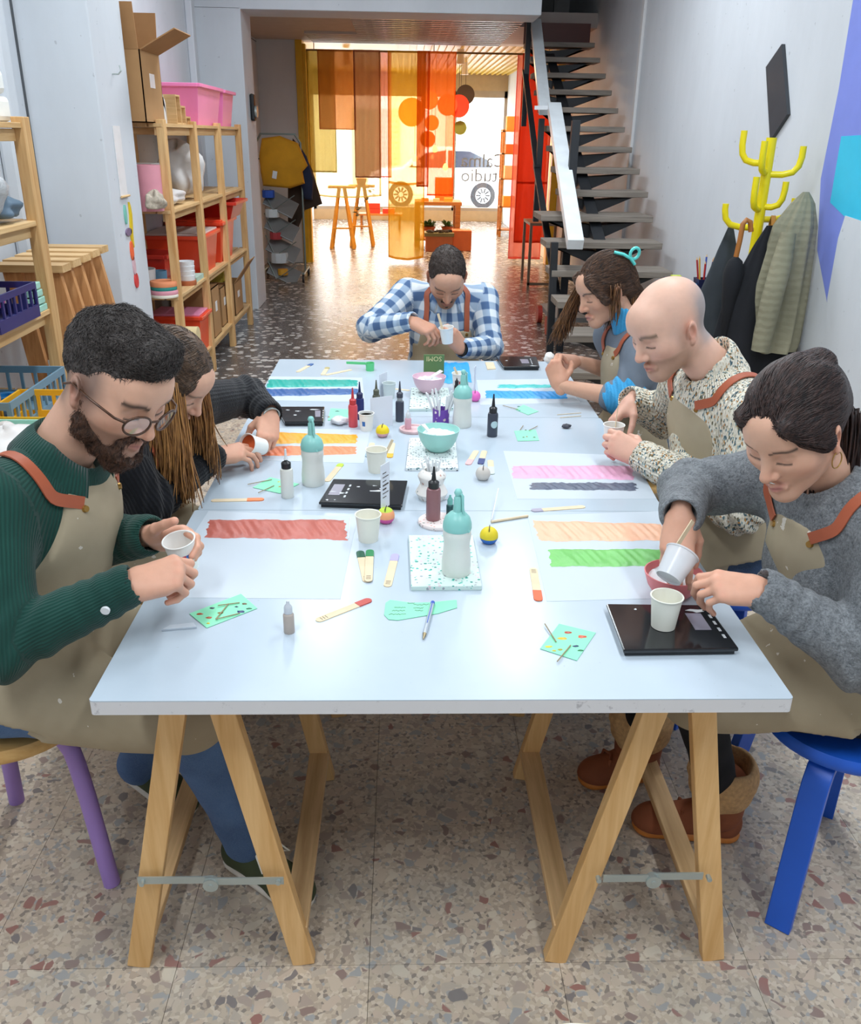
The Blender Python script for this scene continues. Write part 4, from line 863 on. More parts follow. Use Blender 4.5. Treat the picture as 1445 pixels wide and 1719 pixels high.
solo('sticky_notes', MB().bb((1.41, 4.88, .80), (1.46, 4.92, .91)), mat('lime_note', '#c6d94a', .6), 'lime sticky notes in the square cup', 'notes', (1.43, 4.9, .79))
solo('blue_yellow_box', MB().bb((1.50, 4.86, .785), (1.545, 4.92, .87)), mat('blue_yellow', '#2f9ae0', .5), 'small bright blue box between the two cups', 'box', (1.52, 4.89, .785))
# plant tip at the right edge
T = thing('leaf_plant', 'slim leaved plant by the right wall behind the woman in grey', 'plant', (1.55, 2.9, 0)); MB().lathe([(0, 0), (.10, 0), (.13, .22), (.12, .22), (0, .2)], (1.62, 3.0, 0), 24).build('pot', M_TERRA, T, smooth=40)
for i in range(7):
    a = 2.6+.5*i; mb = MB(); pts = [(1.62+.18*t*math.cos(a), 3.0+.18*t*math.sin(a), .2+.78*t-.25*t*t) for t in [j/8 for j in range(9)]]
    mb.tube(pts, [.006, .012, .016, .018, .018, .016, .012, .008, .002], flat=(.012, .003)); mb.build('leaf', mat('leaf_green', '#3f6b33'), T)

# ================================================================= THINGS ON THE WORKTABLE
M_PAPER = mat('white_sheet', '#c6d0da', .55, .01); M_CARDW = mat('white_card', '#e3e8f2', .6, .01)
def quad(name, label, cat, pts, h, m, z=TZ, group=None, bevel=0):
    c = (sum(p[0] for p in pts)/len(pts), sum(p[1] for p in pts)/len(pts), z)
    return solo(name, MB().prism(list(pts), z, z+h), m, label, cat, c, group, bevel=bevel)
for i, (pts, lb) in enumerate((
    (((-0.577, 1.564), (-0.199, 1.557), (-0.185, 1.972), (-0.557, 2.006)), 'white paper sheet under the brick red paste strip'),
    (((0.238, 1.983), (0.597, 2.016), (0.580, 1.567), (0.221, 1.547)), 'white paper sheet under the peach and green strips'),
    (((0.229, 2.470), (0.613, 2.433), (0.594, 2.095), (0.225, 2.091)), 'white paper sheet under the pink and slate strips'),
    (((-0.548, 2.380), (-0.186, 2.355), (-0.177, 2.664), (-0.553, 2.681)), 'white paper sheet under the two orange strips'),
    (((-0.567, 2.995), (-0.209, 2.982), (-0.232, 3.319), (-0.592, 3.326)), 'white paper sheet under the teal and navy strips'),
    (((0.198, 2.955), (0.562, 2.994), (0.542, 3.326), (0.212, 3.297)), 'white paper sheet under the blue strip'))):
    quad('paper_sheet', lb, 'paper', pts, .0006, M_PAPER)
def paste(pts, col, label, seed, h=.005, diag=.8, rag=.10, rough=.42, nu=90, nv=18):
    """spread of soft clay paste: ragged outline, knife ridges"""
    r_ = np.random.default_rng(seed); ph = r_.random(30)*6.28; a, b, c, d = [Vector((p[0], p[1], 0)) for p in pts]
    W_ = ((b-a).length+(c-d).length)/2; H_ = ((d-a).length+(c-b).length)/2
    def rg(t, k_): return sum(math.sin(t*f*2*PI+ph[k_*5+j])/f**.6 for j, f in enumerate((2.3, 5.1, 11.7, 23.1)))/3
    def fn(u, v):
        vv = v; e0 = rag*rg(u, 0); e1 = rag*rg(u, 1); uu = u+(.35*rag*rg(v, 2) if u < .5 else .35*rag*rg(v, 3))*abs(2*u-1)**6
        vv = e0+(1+e1-e0)*v
        p = (a*(1-uu)+b*uu)*(1-vv)+(d*(1-uu)+c*uu)*vv
        s_ = min(1, 7*min(v, 1-v))*min(1, nu*.22*min(u, 1-u))
        w = u*W_/.02+v*diag*1.6
        z = TZ+.0008+s_*h*(.55+.22*math.sin(w*2.1+ph[20]+1.3*math.sin(w*.37))+.18*math.sin(w*5.3+v*4+ph[21])+.12*math.sin(u*W_/.003+ph[22]+9*v)+.10*r_.random())
        return (p.x, p.y, max(TZ+.0008, z))
    mb = MB().grid(fn, nu, nv); n = len(mb.v)
    c_ = ((a+b+c+d)/4)
    return solo('paste_strip', mb, mat('paste_'+label.split()[0]+str(seed), col, rough, .05, 30, .25, 160), label, 'paste strip', (c_.x, c_.y, TZ), smooth=180)
paste(((-0.532, 1.849), (-0.202, 1.838), (-0.216, 1.954), (-0.543, 1.952)), '#c0675a', 'brick red strip of wet paste on the sheet by the man in green', 1)
paste(((-0.519, 2.523), (-0.216, 2.529), (-0.216, 2.615), (-0.533, 2.639)), '#f6ad2c', 'amber yellow strip of wet paste by the woman in black', 2)
paste(((-0.512, 2.411), (-0.212, 2.431), (-0.214, 2.501), (-0.519, 2.501)), '#f98f62', 'pale orange strip of wet paste next to the amber one', 3)
paste(((-0.582, 3.161), (-0.244, 3.188), (-0.249, 3.283), (-0.586, 3.281)), '#12a99b', 'teal strip of wet paste next to the navy one', 4)
paste(((-0.571, 3.041), (-0.232, 3.082), (-0.238, 3.155), (-0.580, 3.145)), '#2e5f9c', 'navy blue crinkled strip of wet paste', 5, rag=.16)
paste(((0.230, 2.242), (0.567, 2.232), (0.588, 2.346), (0.242, 2.341)), '#e3abc9', 'pink strip of wet paste on the sheet by the bald man', 6)
paste(((0.269, 2.158), (0.556, 2.153), (0.565, 2.210), (0.278, 2.206)), '#5a6275', 'slate grey strip of wet paste below the pink one', 7, rag=.2)
paste(((0.248, 1.833), (0.547, 1.838), (0.562, 1.934), (0.246, 1.953)), '#f7bd9b', 'peach strip of wet paste on the sheet by the woman in grey', 8)
paste(((0.254, 1.702), (0.573, 1.705), (0.590, 1.793), (0.262, 1.789)), '#77c468', 'green strip of wet paste next to the peach one', 9)
paste(((0.225, 3.039), (0.521, 3.039), (0.534, 3.143), (0.234, 3.143)), '#2f9fe8', 'bright blue strip of wet paste by the woman with the clip', 10)
paste(((0.284, 3.178), (0.509, 3.193), (0.509, 3.236), (0.293, 3.229)), '#3cc0bd', 'thin turquoise smear above the bright blue strip', 11, h=.003, rag=.4)
paste(((0.082, 3.240), (0.191, 3.261), (0.199, 3.577), (0.096, 3.573)), '#25a5ec', 'broad sky blue patch of paste behind the pink bowl', 12, nu=30, nv=40)

def T3(p, z=TZ): return (p[0], p[1], z)
# ---- bottles
M_MINTC = mat('mint_cap', '#8fcfc8', .35, .03); M_BODYW = mat('milky_plastic', '#e4e6df', .35, .02); M_BLKP = mat('black_plastic', '#1b1d20', .35)
def squeeze_bottle(p, label, rot=0, h=.105, r=.031):
    x, y = p; T = thing('squeeze_bottle', label, 'bottle', (x, y, TZ+.0)); z = TZ
    if 'terrazzo' in label: z = TZ+.0105
    MB().lathe([(0, 0), (r*.93, 0), (r, .006), (r, h*.28), (r*.96, h*.42), (r*.90, h*.6), (r*.90, h*.72), (r*.97, h*.86), (r*.97, h*.93), (r*.93, h), (0, h)], (x, y, z), 36).build('body', M_BODYW, T, smooth=50)
    cap = MB().lathe([(r*.96, h), (r*.99, h+.004), (r*.97, h+.014), (r*.85, h+.026), (r*.55, h+.036), (.010, h+.040), (.0085, h+.07), (.006, h+.074), (0, h+.074)], (x, y, z), 36).build('cap', M_MINTC, T, smooth=50)
    MB().lathe([(0, -.009), (.006, -.007), (.009, 0), (.006, .007), (0, .009)], (x, y, z+h+.081), 16).build('ball_stopper', M_MINTC, cap, smooth=180)
    d = Rz(rot) @ Vector((1, 0, 0)); q = Vector((x, y, z))
    MB().tube([q+d*.004+Vector((0, 0, h+.083)), q+d*.012+Vector((0, 0, h+.076)), q+d*.013+Vector((0, 0, h+.05)), q+d*.017+Vector((0, 0, h+.03)), q+d*(r*.99)+Vector((0, 0, h-.0))][:5], .0028, 8).build('strap', M_MINTC, cap, smooth=60)
squeeze_bottle((-0.314, 2.195), 'milky squeeze bottle with mint cap beside the white bottle with black cap', -60, .10)
squeeze_bottle((0.041, 1.656), 'milky squeeze bottle with mint cap standing on the green terrazzo tile', -40, .103)
squeeze_bottle((0.119, 2.714), 'milky squeeze bottle with mint cap between the straws and the black bottle', 20, .098)
def paint_bottle(p, label, body, cap, h=.075, r=.0155, tip=.035, z=TZ, lab=None, neck=None):
    x, y = p; T = thing('paint_bottle', label, 'bottle', (x, y, z))
    MB().lathe([(0, 0), (r*.94, 0), (r, .003), (r, h*.9), (r*.9, h*.97), (r*.6, h), (0, h)], (x, y, z), 28).build('body', body, T, smooth=45)
    if neck: MB().lathe([(r*.62, h), (r*.66, h+.010), (r*.62, h+.012), (0, h+.012)], (x, y, z), 24).build('neck', neck, T, smooth=45)
    c0 = h+(.011 if neck else 0)
    MB().lathe([(r*.74, c0), (r*.76, c0+.014), (r*.55, c0+.017), (r*.34, c0+.019), (r*.12, c0+.019+tip), (0, c0+.019+tip)], (x, y, z), 24).build('nozzle', cap, T, smooth=40)
    if lab: MB().lathe([(r*1.01, h*.25), (r*1.01, h*.7)], (x, y, z), 28).build('label', lab, T, smooth=180)
    return T
M_REDB = mat('coral_red', '#d8505a', .35, .03); M_NAVYB = mat('ink_navy', '#26306e', .35); M_DKB = mat('graphite_liquid', '#3c4250', .35); M_MAUV = mat('mauve_liquid', '#8f6468', .35); M_SMOKE = mat('smoke_plastic', '#9aa3a6', .3)
paint_bottle((-0.234, 2.700), 'coral red dropper bottle with red nozzle', M_REDB, mat('red_nozzle', '#c5353c', .35), .075, .0148)
paint_bottle((-0.216, 2.785), 'navy blue dropper bottle behind the coral red one', M_NAVYB, mat('navy_nozzle', '#1c2257', .35), .072, .014)
paint_bottle((-0.084, 2.761), 'graphite dropper bottle with smoky neck beside the white card', M_DKB, M_DKB, .070, .014, neck=M_SMOKE)
PB = paint_bottle((0.208, 2.611), 'charcoal dropper bottle with a pale round label', M_DKB, M_BLKP, .078, .0165, .04)
paint_bottle((-0.162, 2.806), 'olive nozzled bottle half hidden by the white card', mat('olive_grey', '#5b5f52', .4), mat('olive_nozzle', '#5a5e4d', .4), .078, .013, .03)
PW = paint_bottle((-0.372, 2.102), 'white paint bottle with black cap and clear nozzle', M_BODYW, M_BLKP, .080, .0165, .004)
paint_bottle((0.122, 3.091), 'small black bottle behind the far squeeze bottle', M_BLKP, M_BLKP, .035, .009, .008)
x_, y_ = (-0.372, 2.102)
MB().lathe([(.006, 0), (.0035, .006), (.0025, .028), (0, .029)], (x_, y_, TZ+.1032), 14).build('clear_nozzle', mat('clear_plastic', '#dfe6ea', .2), PW, smooth=40)
x_, y_ = (0.208, 2.611); dr = (Vector((-.05, 0, 0))-Vector((x_, y_, 0))).normalized()
mtx = Matrix.Translation(Vector((x_, y_, TZ+.042))+Vector((-y_*0, 0, 0)))
ang = math.atan2(-y_, -.03-x_)+.35; lbm = MB(); vs = []; n_ = 20
rows = 8
def lblfn(u, v):
    a_ = 2*PI*u; rr_ = .0115*v; s_ = rr_*math.cos(a_); tz = rr_*math.sin(a_); th = ang+s_/.0168
    return (x_+.0168*math.cos(th), y_+.0168*math.sin(th), TZ+.042+tz)
lbm.grid(lblfn, 25, 5).build('round_label', mat('pale_aqua_label', '#bcd8dc', .5), PB, smooth=180)
# coaster group
cp = (0.013, 1.937)
def terrazzo(name, base, chips, scale=60, thr=.55):
    k = NT(name); v = k.coord('Object'); a = k.node('ShaderNodeTexVoronoi'); a.inputs['Scale'].default_value = scale; k.link(v, a.inputs['Vector'])
    s_ = k.node('ShaderNodeSeparateColor'); k.link(a.outputs['Color'], s_.inputs[0]); d = k.math('ADD', a.outputs['Distance'], k.math('MULTIPLY_ADD', k.noise(v, scale*4, 2), .5, -.25))
    m_ = k.math('MULTIPLY', k.math('LESS_THAN', d, .33), k.math('GREATER_THAN', s_.outputs[0], thr))
    st = [(i/len(chips), C(c)) for i, c in enumerate(chips)]
    k.color(k.mix(m_, C(base), k.ramp(s_.outputs[1], st, 'CONSTANT'))); k.set(Roughness=.5); return k.m
M_TZG = terrazzo('terrazzo_green_chips', '#d3e6e0', ['#2fae9d', '#5cc4b2', '#9a9fa8', '#1f9385', '#d9c3cc'], 105, .30)
M_TZB = terrazzo('terrazzo_dark_chips', '#e2e8e8', ['#3c4a5c', '#6d7f8a', '#2f6f73', '#4a4f55'], 130, .45)
M_TZT = terrazzo('terrazzo_teal_flecks', '#d6e9e4', ['#1f4d4a', '#2f7f78', '#3a4a50'], 90, .45)
M_TZP = terrazzo('terrazzo_pink_flecks', '#ecdfdc', ['#c27a72', '#b5a09a', '#8c9a92', '#d9a79c'], 120, .5)
quad('terrazzo_tile', 'terrazzo tile with green chips under the squeeze bottle', 'tile', ((-0.055, 1.592), (0.092, 1.595), (0.091, 1.846), (-0.059, 1.845)), .0105, M_TZG, bevel=.001)
quad('terrazzo_tile', 'white terrazzo tile with dark chips under the mint bowl', 'tile', ((-0.065, 2.294), (0.083, 2.296), (0.089, 2.562), (-0.053, 2.560)), .010, M_TZB, bevel=.001)
quad('terrazzo_tile', 'pale tile with teal flecks under the pink bowl', 'tile', ((-0.052, 2.870), (0.098, 2.881), (0.094, 3.147), (-0.043, 3.144)), .010, M_TZT, bevel=.001)
solo('round_coaster', disc((cp[0], cp[1], TZ), .049, .009), M_TZP, 'round pink flecked coaster under the mauve bottle', 'coaster', (cp[0], cp[1], TZ), smooth=40)
b1 = (0.001, 1.941); paint_bottle(b1, 'mauve brown paint bottle with black nozzle on the round coaster', M_MAUV, M_BLKP, .083, .0175, .034, TZ+.0092)
def dropper(p, label, body, capm, h=.042, r=.0105, z=TZ):
    x, y = p; T = thing('dropper_bottle', label, 'bottle', (x, y, z))
    MB().lathe([(0, 0), (r*.94, 0), (r, .002), (r, h*.9), (r*.85, h*.97), (r*.6, h), (0, h)], (x, y, z), 24).build('body', body, T, smooth=45)
    MB().lathe([(r*.78, h), (r*.78, h+.011), (r*.6, h+.016), (r*.32, h+.019), (r*.28, h+.025), (0, h+.026)], (x, y, z), 20).build('cap', capm, T, smooth=45)
dropper((-0.287, 1.430), 'small taupe dropper bottle with pale cap standing alone', mat('taupe_liquid', '#b5a89e', .35), mat('pale_cap', '#c9cdd3', .35))
dropper((0.043, 1.967), 'small dark teal dropper bottle on the round coaster', mat('dark_teal', '#1f4a4d', .35), mat('teal_cap', '#6fb3ad', .35), .028, .009, TZ+.0092)
pt = (-0.041, 2.661)
solo('ring_tray', MB().lathe([(0, 0), (.042, 0), (.044, .004), (.044, .009), (.036, .009), (.034, .005), (0, .005)], (pt[0], pt[1], TZ), 36), mat('pink_marble', '#dcb9bb', .5, .15, 40), 'round pink rimmed dish beside the mint bowl', 'dish', (pt[0], pt[1], TZ), smooth=40)
dropper((-0.057, 2.666), 'small pink dropper bottle on the pink dish', mat('pink_liquid', '#d9a9b8', .35), mat('clear_cap', '#d9dde2', .3), .036, .0105, TZ+.0055)

# ---- bowls
def bowl(p, label, m, r=.062, h=.062, z=TZ, powder=True, spoon=None):
    x, y = p; T = thing('bowl', label, 'bowl', (x, y, z))
    out = [(0, 0), (r*.42, 0), (r*.5, .004), (r*.68, h*.22), (r*.85, h*.5), (r*.96, h*.85), (r, h), (r*.965, h), (r*.925, h*.85), (r*.81, h*.5), (r*.6, h*.2), (0, h*.12)]
    MB().lathe(out, (x, y, z), 48).build('shell', m, T, smooth=60)
    if powder:
        mb = MB(); r_ = np.random.default_rng(int(x*1000) % 97)
        def fn(u, v):
            a = 2*PI*u; rr_ = r*.88*v; return (x+rr_*math.cos(a), y+rr_*math.sin(a), z+h*.72+.008*(1-v*v)+.003*math.sin(9*v+3*a)+.0015*math.sin(17*v*math.cos(a))+.001*math.sin(23*v*math.sin(a)))
        o = mb.grid(fn, 49, 12).build('powder', mat('white_powder', '#f2f4f6', .9, .01, 30, .4, 90), T, smooth=180); o['kind'] = 'stuff'
    return T
bowl((0.031, 2.445), 'mint bowl of white powder on the dark chipped tile', mat('mint_ceramic', '#9fd6cd', .4, .03), .063, .066, TZ+.0102)
bowl((0.021, 3.081), 'pale pink bowl of white powder on the teal flecked tile', mat('pale_pink_ceramic', '#e0b9c9', .4, .03), .061, .060, TZ+.0102)
fb = (0.483, 1.572)
bowl(fb, 'salmon pink bowl beside the scale of the woman in grey', mat('salmon_silicone', '#f0888a', .5, .04), .060, .055)
def scoop(p, q, label, m, r=.006):
    T = thing('scoop', label, 'spoon', p); p, q = Vector(p), Vector(q); MB().tube([p, p*.6+q*.4, q], [r*.9, r*.7, r*.55], 10, flat=(r*2.2, .003)).build('handle', m, T)
    MB().lathe([(0, -.004), (.012, -.002), (.014, .004), (.012, .004), (0, 0)], q, 16).build('cup', m, T, smooth=60)
x_, y_ = (0.021, 3.081); scoop((x_+.045, y_+.02, TZ+.085), (x_-.005, y_-.01, TZ+.062), 'white spoon stuck in the pale pink bowl', M_WPLAS, .009)
x_, y_ = (0.031, 2.445); scoop((x_-.045, y_+.02, TZ+.083), (x_-.02, y_-.02, TZ+.066), 'white spoon lying in the mint bowl', M_WPLAS, .006)

# ---- paper cups
M_CUP = mat('ivory_paper', '#efede0', .55, .02); M_CUPW = mat('white_paper_cup', '#f2f2ee', .5, .02)
def cup_mb(h=.066, r0=.0215, r1=.0295): return [(0, .004), (r0*.98, .004), (r0, 0), (r0+.001, 0), (r1-.0005, h-.003), (r1+.0012, h-.003), (r1+.0018, h-.0012), (r1+.0008, h), (r1-.0012, h-.001), (r0-.001, .006), (0, .006)]
def paper_cup(c, label, m=M_CUP, h=.066, r0=.0215, r1=.0295, R=None, fill=None, stick=None, print_=None):
    T = thing('paper_cup', label, 'cup', c); R = R if R is not None else Matrix.Identity(3)
    MB().lathe(cup_mb(h, r0, r1), c, 36, R).build('cup', m, T, smooth=50)
    if fill: MB().lathe([(0, h*.86), (r0+(r1-r0)*.86-.002, h*.86)], c, 30, R).build('paste', fill, T)
    if stick:
        a, b, ms = stick; MB().bar(a, b, .0016, .008).build('stir_stick', ms, T)
    if print_:
        for (a0, a1, z0, z1, cc) in print_:
            def fn(u, v, a0=a0, a1=a1, z0=z0, z1=z1):
                a = math.radians(a0+(a1-a0)*u); z = z0+(z1-z0)*v; rr_ = r0+(r1-r0)*z/h+.0006; p = Vector(c)+R @ Vector((rr_*math.cos(a), rr_*math.sin(a), z)); return tuple(p)
            MB().grid(fn, 9, 2).build('print', mat('print_'+cc.strip('#'), cc, .5), T, smooth=180)
    return T
M_STICK = mat('birch_stick', '#e3cfae', .65, .06, 20); M_WHITESTK = mat('white_stick', '#eceff0', .5)
c = T3((-0.147, 2.293)); paper_cup(c, 'ivory paper cup with a thin stick between the strips and the mint bowl', stick=((c[0]+.015, c[1], TZ+.03), (c[0]+.045, c[1]+.01, TZ+.09), M_STICK))
paper_cup(T3((-0.153, 1.841)), 'empty ivory paper cup above the brick red strip end')
paper_cup(((0.423, 1.422)[0], (0.423, 1.422)[1], TZ+.0175), 'ivory paper cup standing on the scale of the woman in grey')
c = T3((-0.190, 2.664)); paper_cup(c, 'white paper cup with amber paste behind the white card', M_CUPW, .058, .018, .0245, fill=mat('amber_fill', '#f2a32c', .4), print_=((235, 262, .018, .034, '#2f6fb8'),))
c = T3((-0.192, 2.805)); 
c = T3((0.136, 3.149)); paper_cup(c, 'printed paper cup with a stir stick at the far end', M_CUPW, .066, .0215, .0285, stick=((c[0]-.005, c[1], TZ+.05), (c[0]-.022, c[1]-.004, TZ+.088), M_STICK), print_=((262, 284, .028, .040, '#b33a34'), (296, 318, .028, .040, '#2f5f8c')))
paper_cup(T3((-0.123, 3.038)), 'translucent measuring cup behind the white cards', mat('translucent_cup', '#cfd9d9', .3), .056, .018, .024)
T = thing('measuring_scoop', 'green measuring scoop lying on the far board', 'scoop', T3((-0.227, 3.432))); gx, gy = (-0.206, 3.433)
MB().lathe([(0, 0), (.016, 0), (.018, .032), (.0165, .032), (.0145, .002), (0, .002)], (gx, gy, TZ), 20).build('cup', mat('fresh_green_plastic', '#63d38a', .35), T, smooth=45); hx, hy = (-0.302, 3.478)
MB().bar((gx, gy, TZ+.028), (hx, hy, TZ+.02), .004, .010).build('handle', mat('fresh_green_plastic', '#63d38a'), T)
# ---- scales
M_GLASSB = mat('black_glass', '#15171b', .12, .1, 20, coat=.4); M_LCD = mat('grey_lcd', '#8b8796', .3); M_BTN = mat('grey_print', '#c9ced2', .5); M_SMEAR = mat('dried_plaster', '#d5d8da', .8)
def scale_(pts, label, disp, seed, h=.0165):
    P_ = [Vector((p[0], p[1], 0)) for p in pts]; c = sum(P_, Vector())/4; T = thing('kitchen_scale', label, 'scale', (c.x, c.y, TZ))
    def at(u, v): return (P_[0]*(1-u)+P_[1]*u)*(1-v)+(P_[3]*(1-u)+P_[2]*u)*v
    ins = [at(.02, .03), at(.98, .03), at(.98, .97), at(.02, .97)]
    MB().prism([(p.x, p.y) for p in ins], TZ, TZ+.009).build('base', M_BLKP, T, bevel=.002)
    MB().prism([(p.x, p.y) for p in P_], TZ+.009, TZ+h).build('glass_plate', M_GLASSB, T, bevel=.0025)
    def patch(u0, u1, v0, v1, m, nm, dz=.0006): MB().prism([(p.x, p.y) for p in (at(u0, v0), at(u1, v0), at(u1, v1), at(u0, v1))], TZ+h, TZ+h+dz).build(nm, m, T)
    u0, u1, v0, v1 = disp; patch(u0, u1, v0, v1, M_LCD, 'display')
    r_ = np.random.default_rng(seed)
    for k_ in range(4): patch(min(.97, u1+.06), min(.985, u1+.085), .22+k_*.15, .30+k_*.15, M_BTN, 'button_mark', .0004)
    for k_ in range(9):
        u, v, s_ = r_.random()*.85+.05, r_.random()*.85+.06, .004+.012*r_.random(); q = at(u, v); n_ = 9
        MB().prism([(q.x+s_*(.3+r_.random())*math.cos(2*PI*j/n_)*(1.6 if k_ % 2 else .7), q.y+s_*.5*(.3+r_.random())*math.sin(2*PI*j/n_)) for j in range(n_)], TZ+h, TZ+h+.0007).build('plaster_smear', M_SMEAR, T) if k_ < seed % 10 else None
    return T
scale_(((0.328, 1.339), (0.542, 1.344), (0.536, 1.505), (0.333, 1.510)), 'black glass kitchen scale carrying a paper cup by the woman in grey', (.72, .87, .40, .78), 12)
scale_(((-0.285, 2.028), (-0.074, 2.010), (-0.060, 2.181), (-0.260, 2.191)), 'plaster smeared black scale beside the squeeze bottle', (.06, .20, .30, .75), 18)
scale_(((-0.454, 2.696), (-0.330, 2.698), (-0.340, 2.870), (-0.507, 2.866)), 'black scale under the arm of the woman in black', (.80, .92, .3, .7), 24)
scale_(((0.333, 3.451), (0.479, 3.455), (0.491, 3.629), (0.319, 3.634)), 'black scale at the table corner by the woman with the clip', (.55, .75, .3, .7), 32)

# ---- lolly sticks with dipped ends
def lolly(a, b, tip, label, w=.0175, z=TZ, ft=.22, writing=False):
    A, B = Vector((a[0], a[1], 0)), Vector((b[0], b[1], 0)); d = (B-A); L = d.length; d.normalize(); s_ = Vector((-d.y, d.x, 0)); c = (A+B)/2
    T = thing('craft_stick', label, 'stick', (c.x, c.y, z)); w2 = w/2
    def outl(t0, t1, r0, r1):
        o = []
        if r0: o += [A+d*(w2-w2*math.cos(k_))+s_*(w2*math.sin(k_)) for k_ in [PI/2-PI*j/8 for j in range(9)]][::-1]
        else: o += [A+d*t0-s_*w2, A+d*t0+s_*w2][::1]
        if r0: o = [A+d*(w2-w2*math.cos(PI/2*(1-2*j/8)))-s_*(w2*math.sin(PI/2*(1-2*j/8))) for j in range(9)]
        if r1: o += [B-d*(w2-w2*math.cos(PI/2*(1-2*j/8)))+s_*(w2*math.sin(PI/2*(1-2*j/8))) for j in range(9)]
        else: o += [A+d*t1+s_*w2, A+d*t1-s_*w2]
        return [(p.x, p.y) for p in o]
    MB().prism(outl(0, L, True, True), z, z+.0018).build('wood', M_STICK, T)
    if tip:
        w2 += .0004; MB().prism(outl(0, L*ft, True, False), z-.0000, z+.0026).build('dipped_tip', mat('tip_'+tip.strip('#'), tip, .5, .04), T)
    if writing:
        M_INK = mat('pen_ink', '#4a4440', .7)
        for k_ in range(3):
            q = B-d*(.012+.006*k_); MB().bar((q.x-s_.x*.005, q.y-s_.y*.005, z+.002), (q.x+s_.x*.005, q.y+s_.y*.005, z+.002), .0009, .0005).build('writing', M_INK, T)
lolly((-0.170, 1.778), (-0.148, 1.629), '#1f5a43', 'craft stick with dark green tip, partly under another stick', writing=True)
lolly((-0.147, 1.778), (-0.145, 1.626), '#2f8a55', 'craft stick with mid green tip lying over the dark green one', z=TZ+.0028, writing=True)
lolly((-0.089, 1.763), (-0.105, 1.608), '#b9b1ea', 'craft stick with lavender tip', writing=True)
lolly((-0.137, 1.554), (-0.240, 1.469), '#c5544a', 'craft stick with brick red tip above the torn green note', ft=.26, writing=True)
lolly((0.204, 1.547), (0.213, 1.696), '#e8693f', 'craft stick with orange tip on the edge of the green strip sheet', ft=.3, writing=True)
lolly((0.252, 2.013), (0.394, 2.041), '#a9a3b5', 'craft stick with greyish lilac tip above the peach strip', ft=.2)
lolly((-0.430, 2.081), (-0.564, 2.072), '#f58a55', 'craft stick with pale orange tip near the edge by the woman in black', ft=.32)
lolly((-0.249, 2.349), (-0.280, 2.209), '#b9d936', 'craft stick with lime tip leaning by the squeeze bottle', ft=.18)
lolly((0.113, 2.345), (0.148, 2.469), '#e6b5b5', 'craft stick with blush tip above the grey ball', ft=.35)
lolly((0.150, 2.350), (0.172, 2.469), '#2f3f7a', 'craft stick with navy tip above the grey ball', ft=.4)
lolly((0.175, 2.269), (0.182, 2.386), '#c9d6cf', 'craft stick with pale grey green tip beside the grey ball', ft=.5)
lolly((-0.446, 3.533), (-0.492, 3.394), '#2f5f9c', 'craft stick with blue tip at the far corner', ft=.25)
lolly((-0.378, 3.475), (-0.389, 3.351), '#b5a86a', 'craft stick with olive tip beside the blue tipped one', ft=.2)
lolly((-0.280, 3.440), (-0.378, 3.351), None, 'bare craft stick near the green scoop')
lolly((-0.112, 2.402), (-0.105, 2.536), '#f0b32a', 'craft stick with amber tip behind the paper cup', ft=.25)
lolly((-0.176, 2.406), (-0.167, 2.535), '#8fa9b5', 'craft stick with grey blue tip behind the paper cup', ft=.25)
lolly((-0.110, 3.158), (-0.048, 3.135), None, 'bare craft stick beside the pale pink bowl', .012)
def thin(a, b, m, label, r=.0016, z0=TZ+.0018, z1=TZ+.0018):
    return solo('thin_stick', MB().cyl((a[0], a[1], z0), (b[0], b[1], z1), r, n=8), m, label, 'stick', ((a[0]+b[0])/2, (a[1]+b[1])/2, TZ))
thin((0.143, 1.938), (0.238, 1.975), M_STICK, 'plain wooden dowel above the yellow and blue ball', .0034, TZ+.0034, TZ+.0034)
thin((0.145, 1.949), (0.175, 2.091), M_WHITESTK, 'fine white rod leaning over the wooden dowel', .0013, TZ+.004, TZ+.03)
thin((-0.202, 1.965), (-0.200, 1.841), M_WHITESTK, 'fine white rod at the end of the brick red strip', .0012)
thin((0.029, 2.085), (0.072, 2.086), M_WHITESTK, 'fine white rod behind the round coaster', .0013)
thin((0.452, 2.840), (0.538, 2.863), M_STICK, 'thin bare skewer by the woman with the clip', .0012); thin((0.456, 2.806), (0.531, 2.828), M_STICK, 'second thin skewer beside the first one', .0012)
# ---- green notes with paint dabs
M_NOTE = mat('mint_green_note', '#8ee6bb', .6, .02)
def note(pts, label, dabs=(), sticks=(), curl=0):
    c = (sum(p[0] for p in pts)/len(pts), sum(p[1] for p in pts)/len(pts)); T = thing('green_note', label, 'note', (c[0], c[1], TZ))
    MB().prism(list(pts), TZ+.0008, TZ+.0016).build('sheet', M_NOTE, T)
    for i, (q, s_, cc) in enumerate(dabs):
        r_ = np.random.default_rng(i+int(abs(q[0])*999)); n_ = 10; ph_ = r_.random()*6
        mb = MB(); o = [(q[0]+s_*(.7+.5*r_.random())*math.cos(2*PI*j/n_), q[1]+s_*.6*(.7+.5*r_.random())*math.sin(2*PI*j/n_)) for j in range(n_)]
        mb.add([(q[0], q[1], TZ+.004)]+[(a, b, TZ+.0017) for a, b in o], [(0, j+1, (j+1) % n_+1) for j in range(n_)]); mb.build('paint_dab', mat('dab_'+cc.strip('#'), cc, .35), T, smooth=180)
    for a, b in sticks: MB().cyl((a[0], a[1], TZ+.005), (b[0], b[1], TZ+.0035), .0012, n=6).build('mixing_stick', mat('mix_stick', '#9c8a6a', .6), T)
    return T
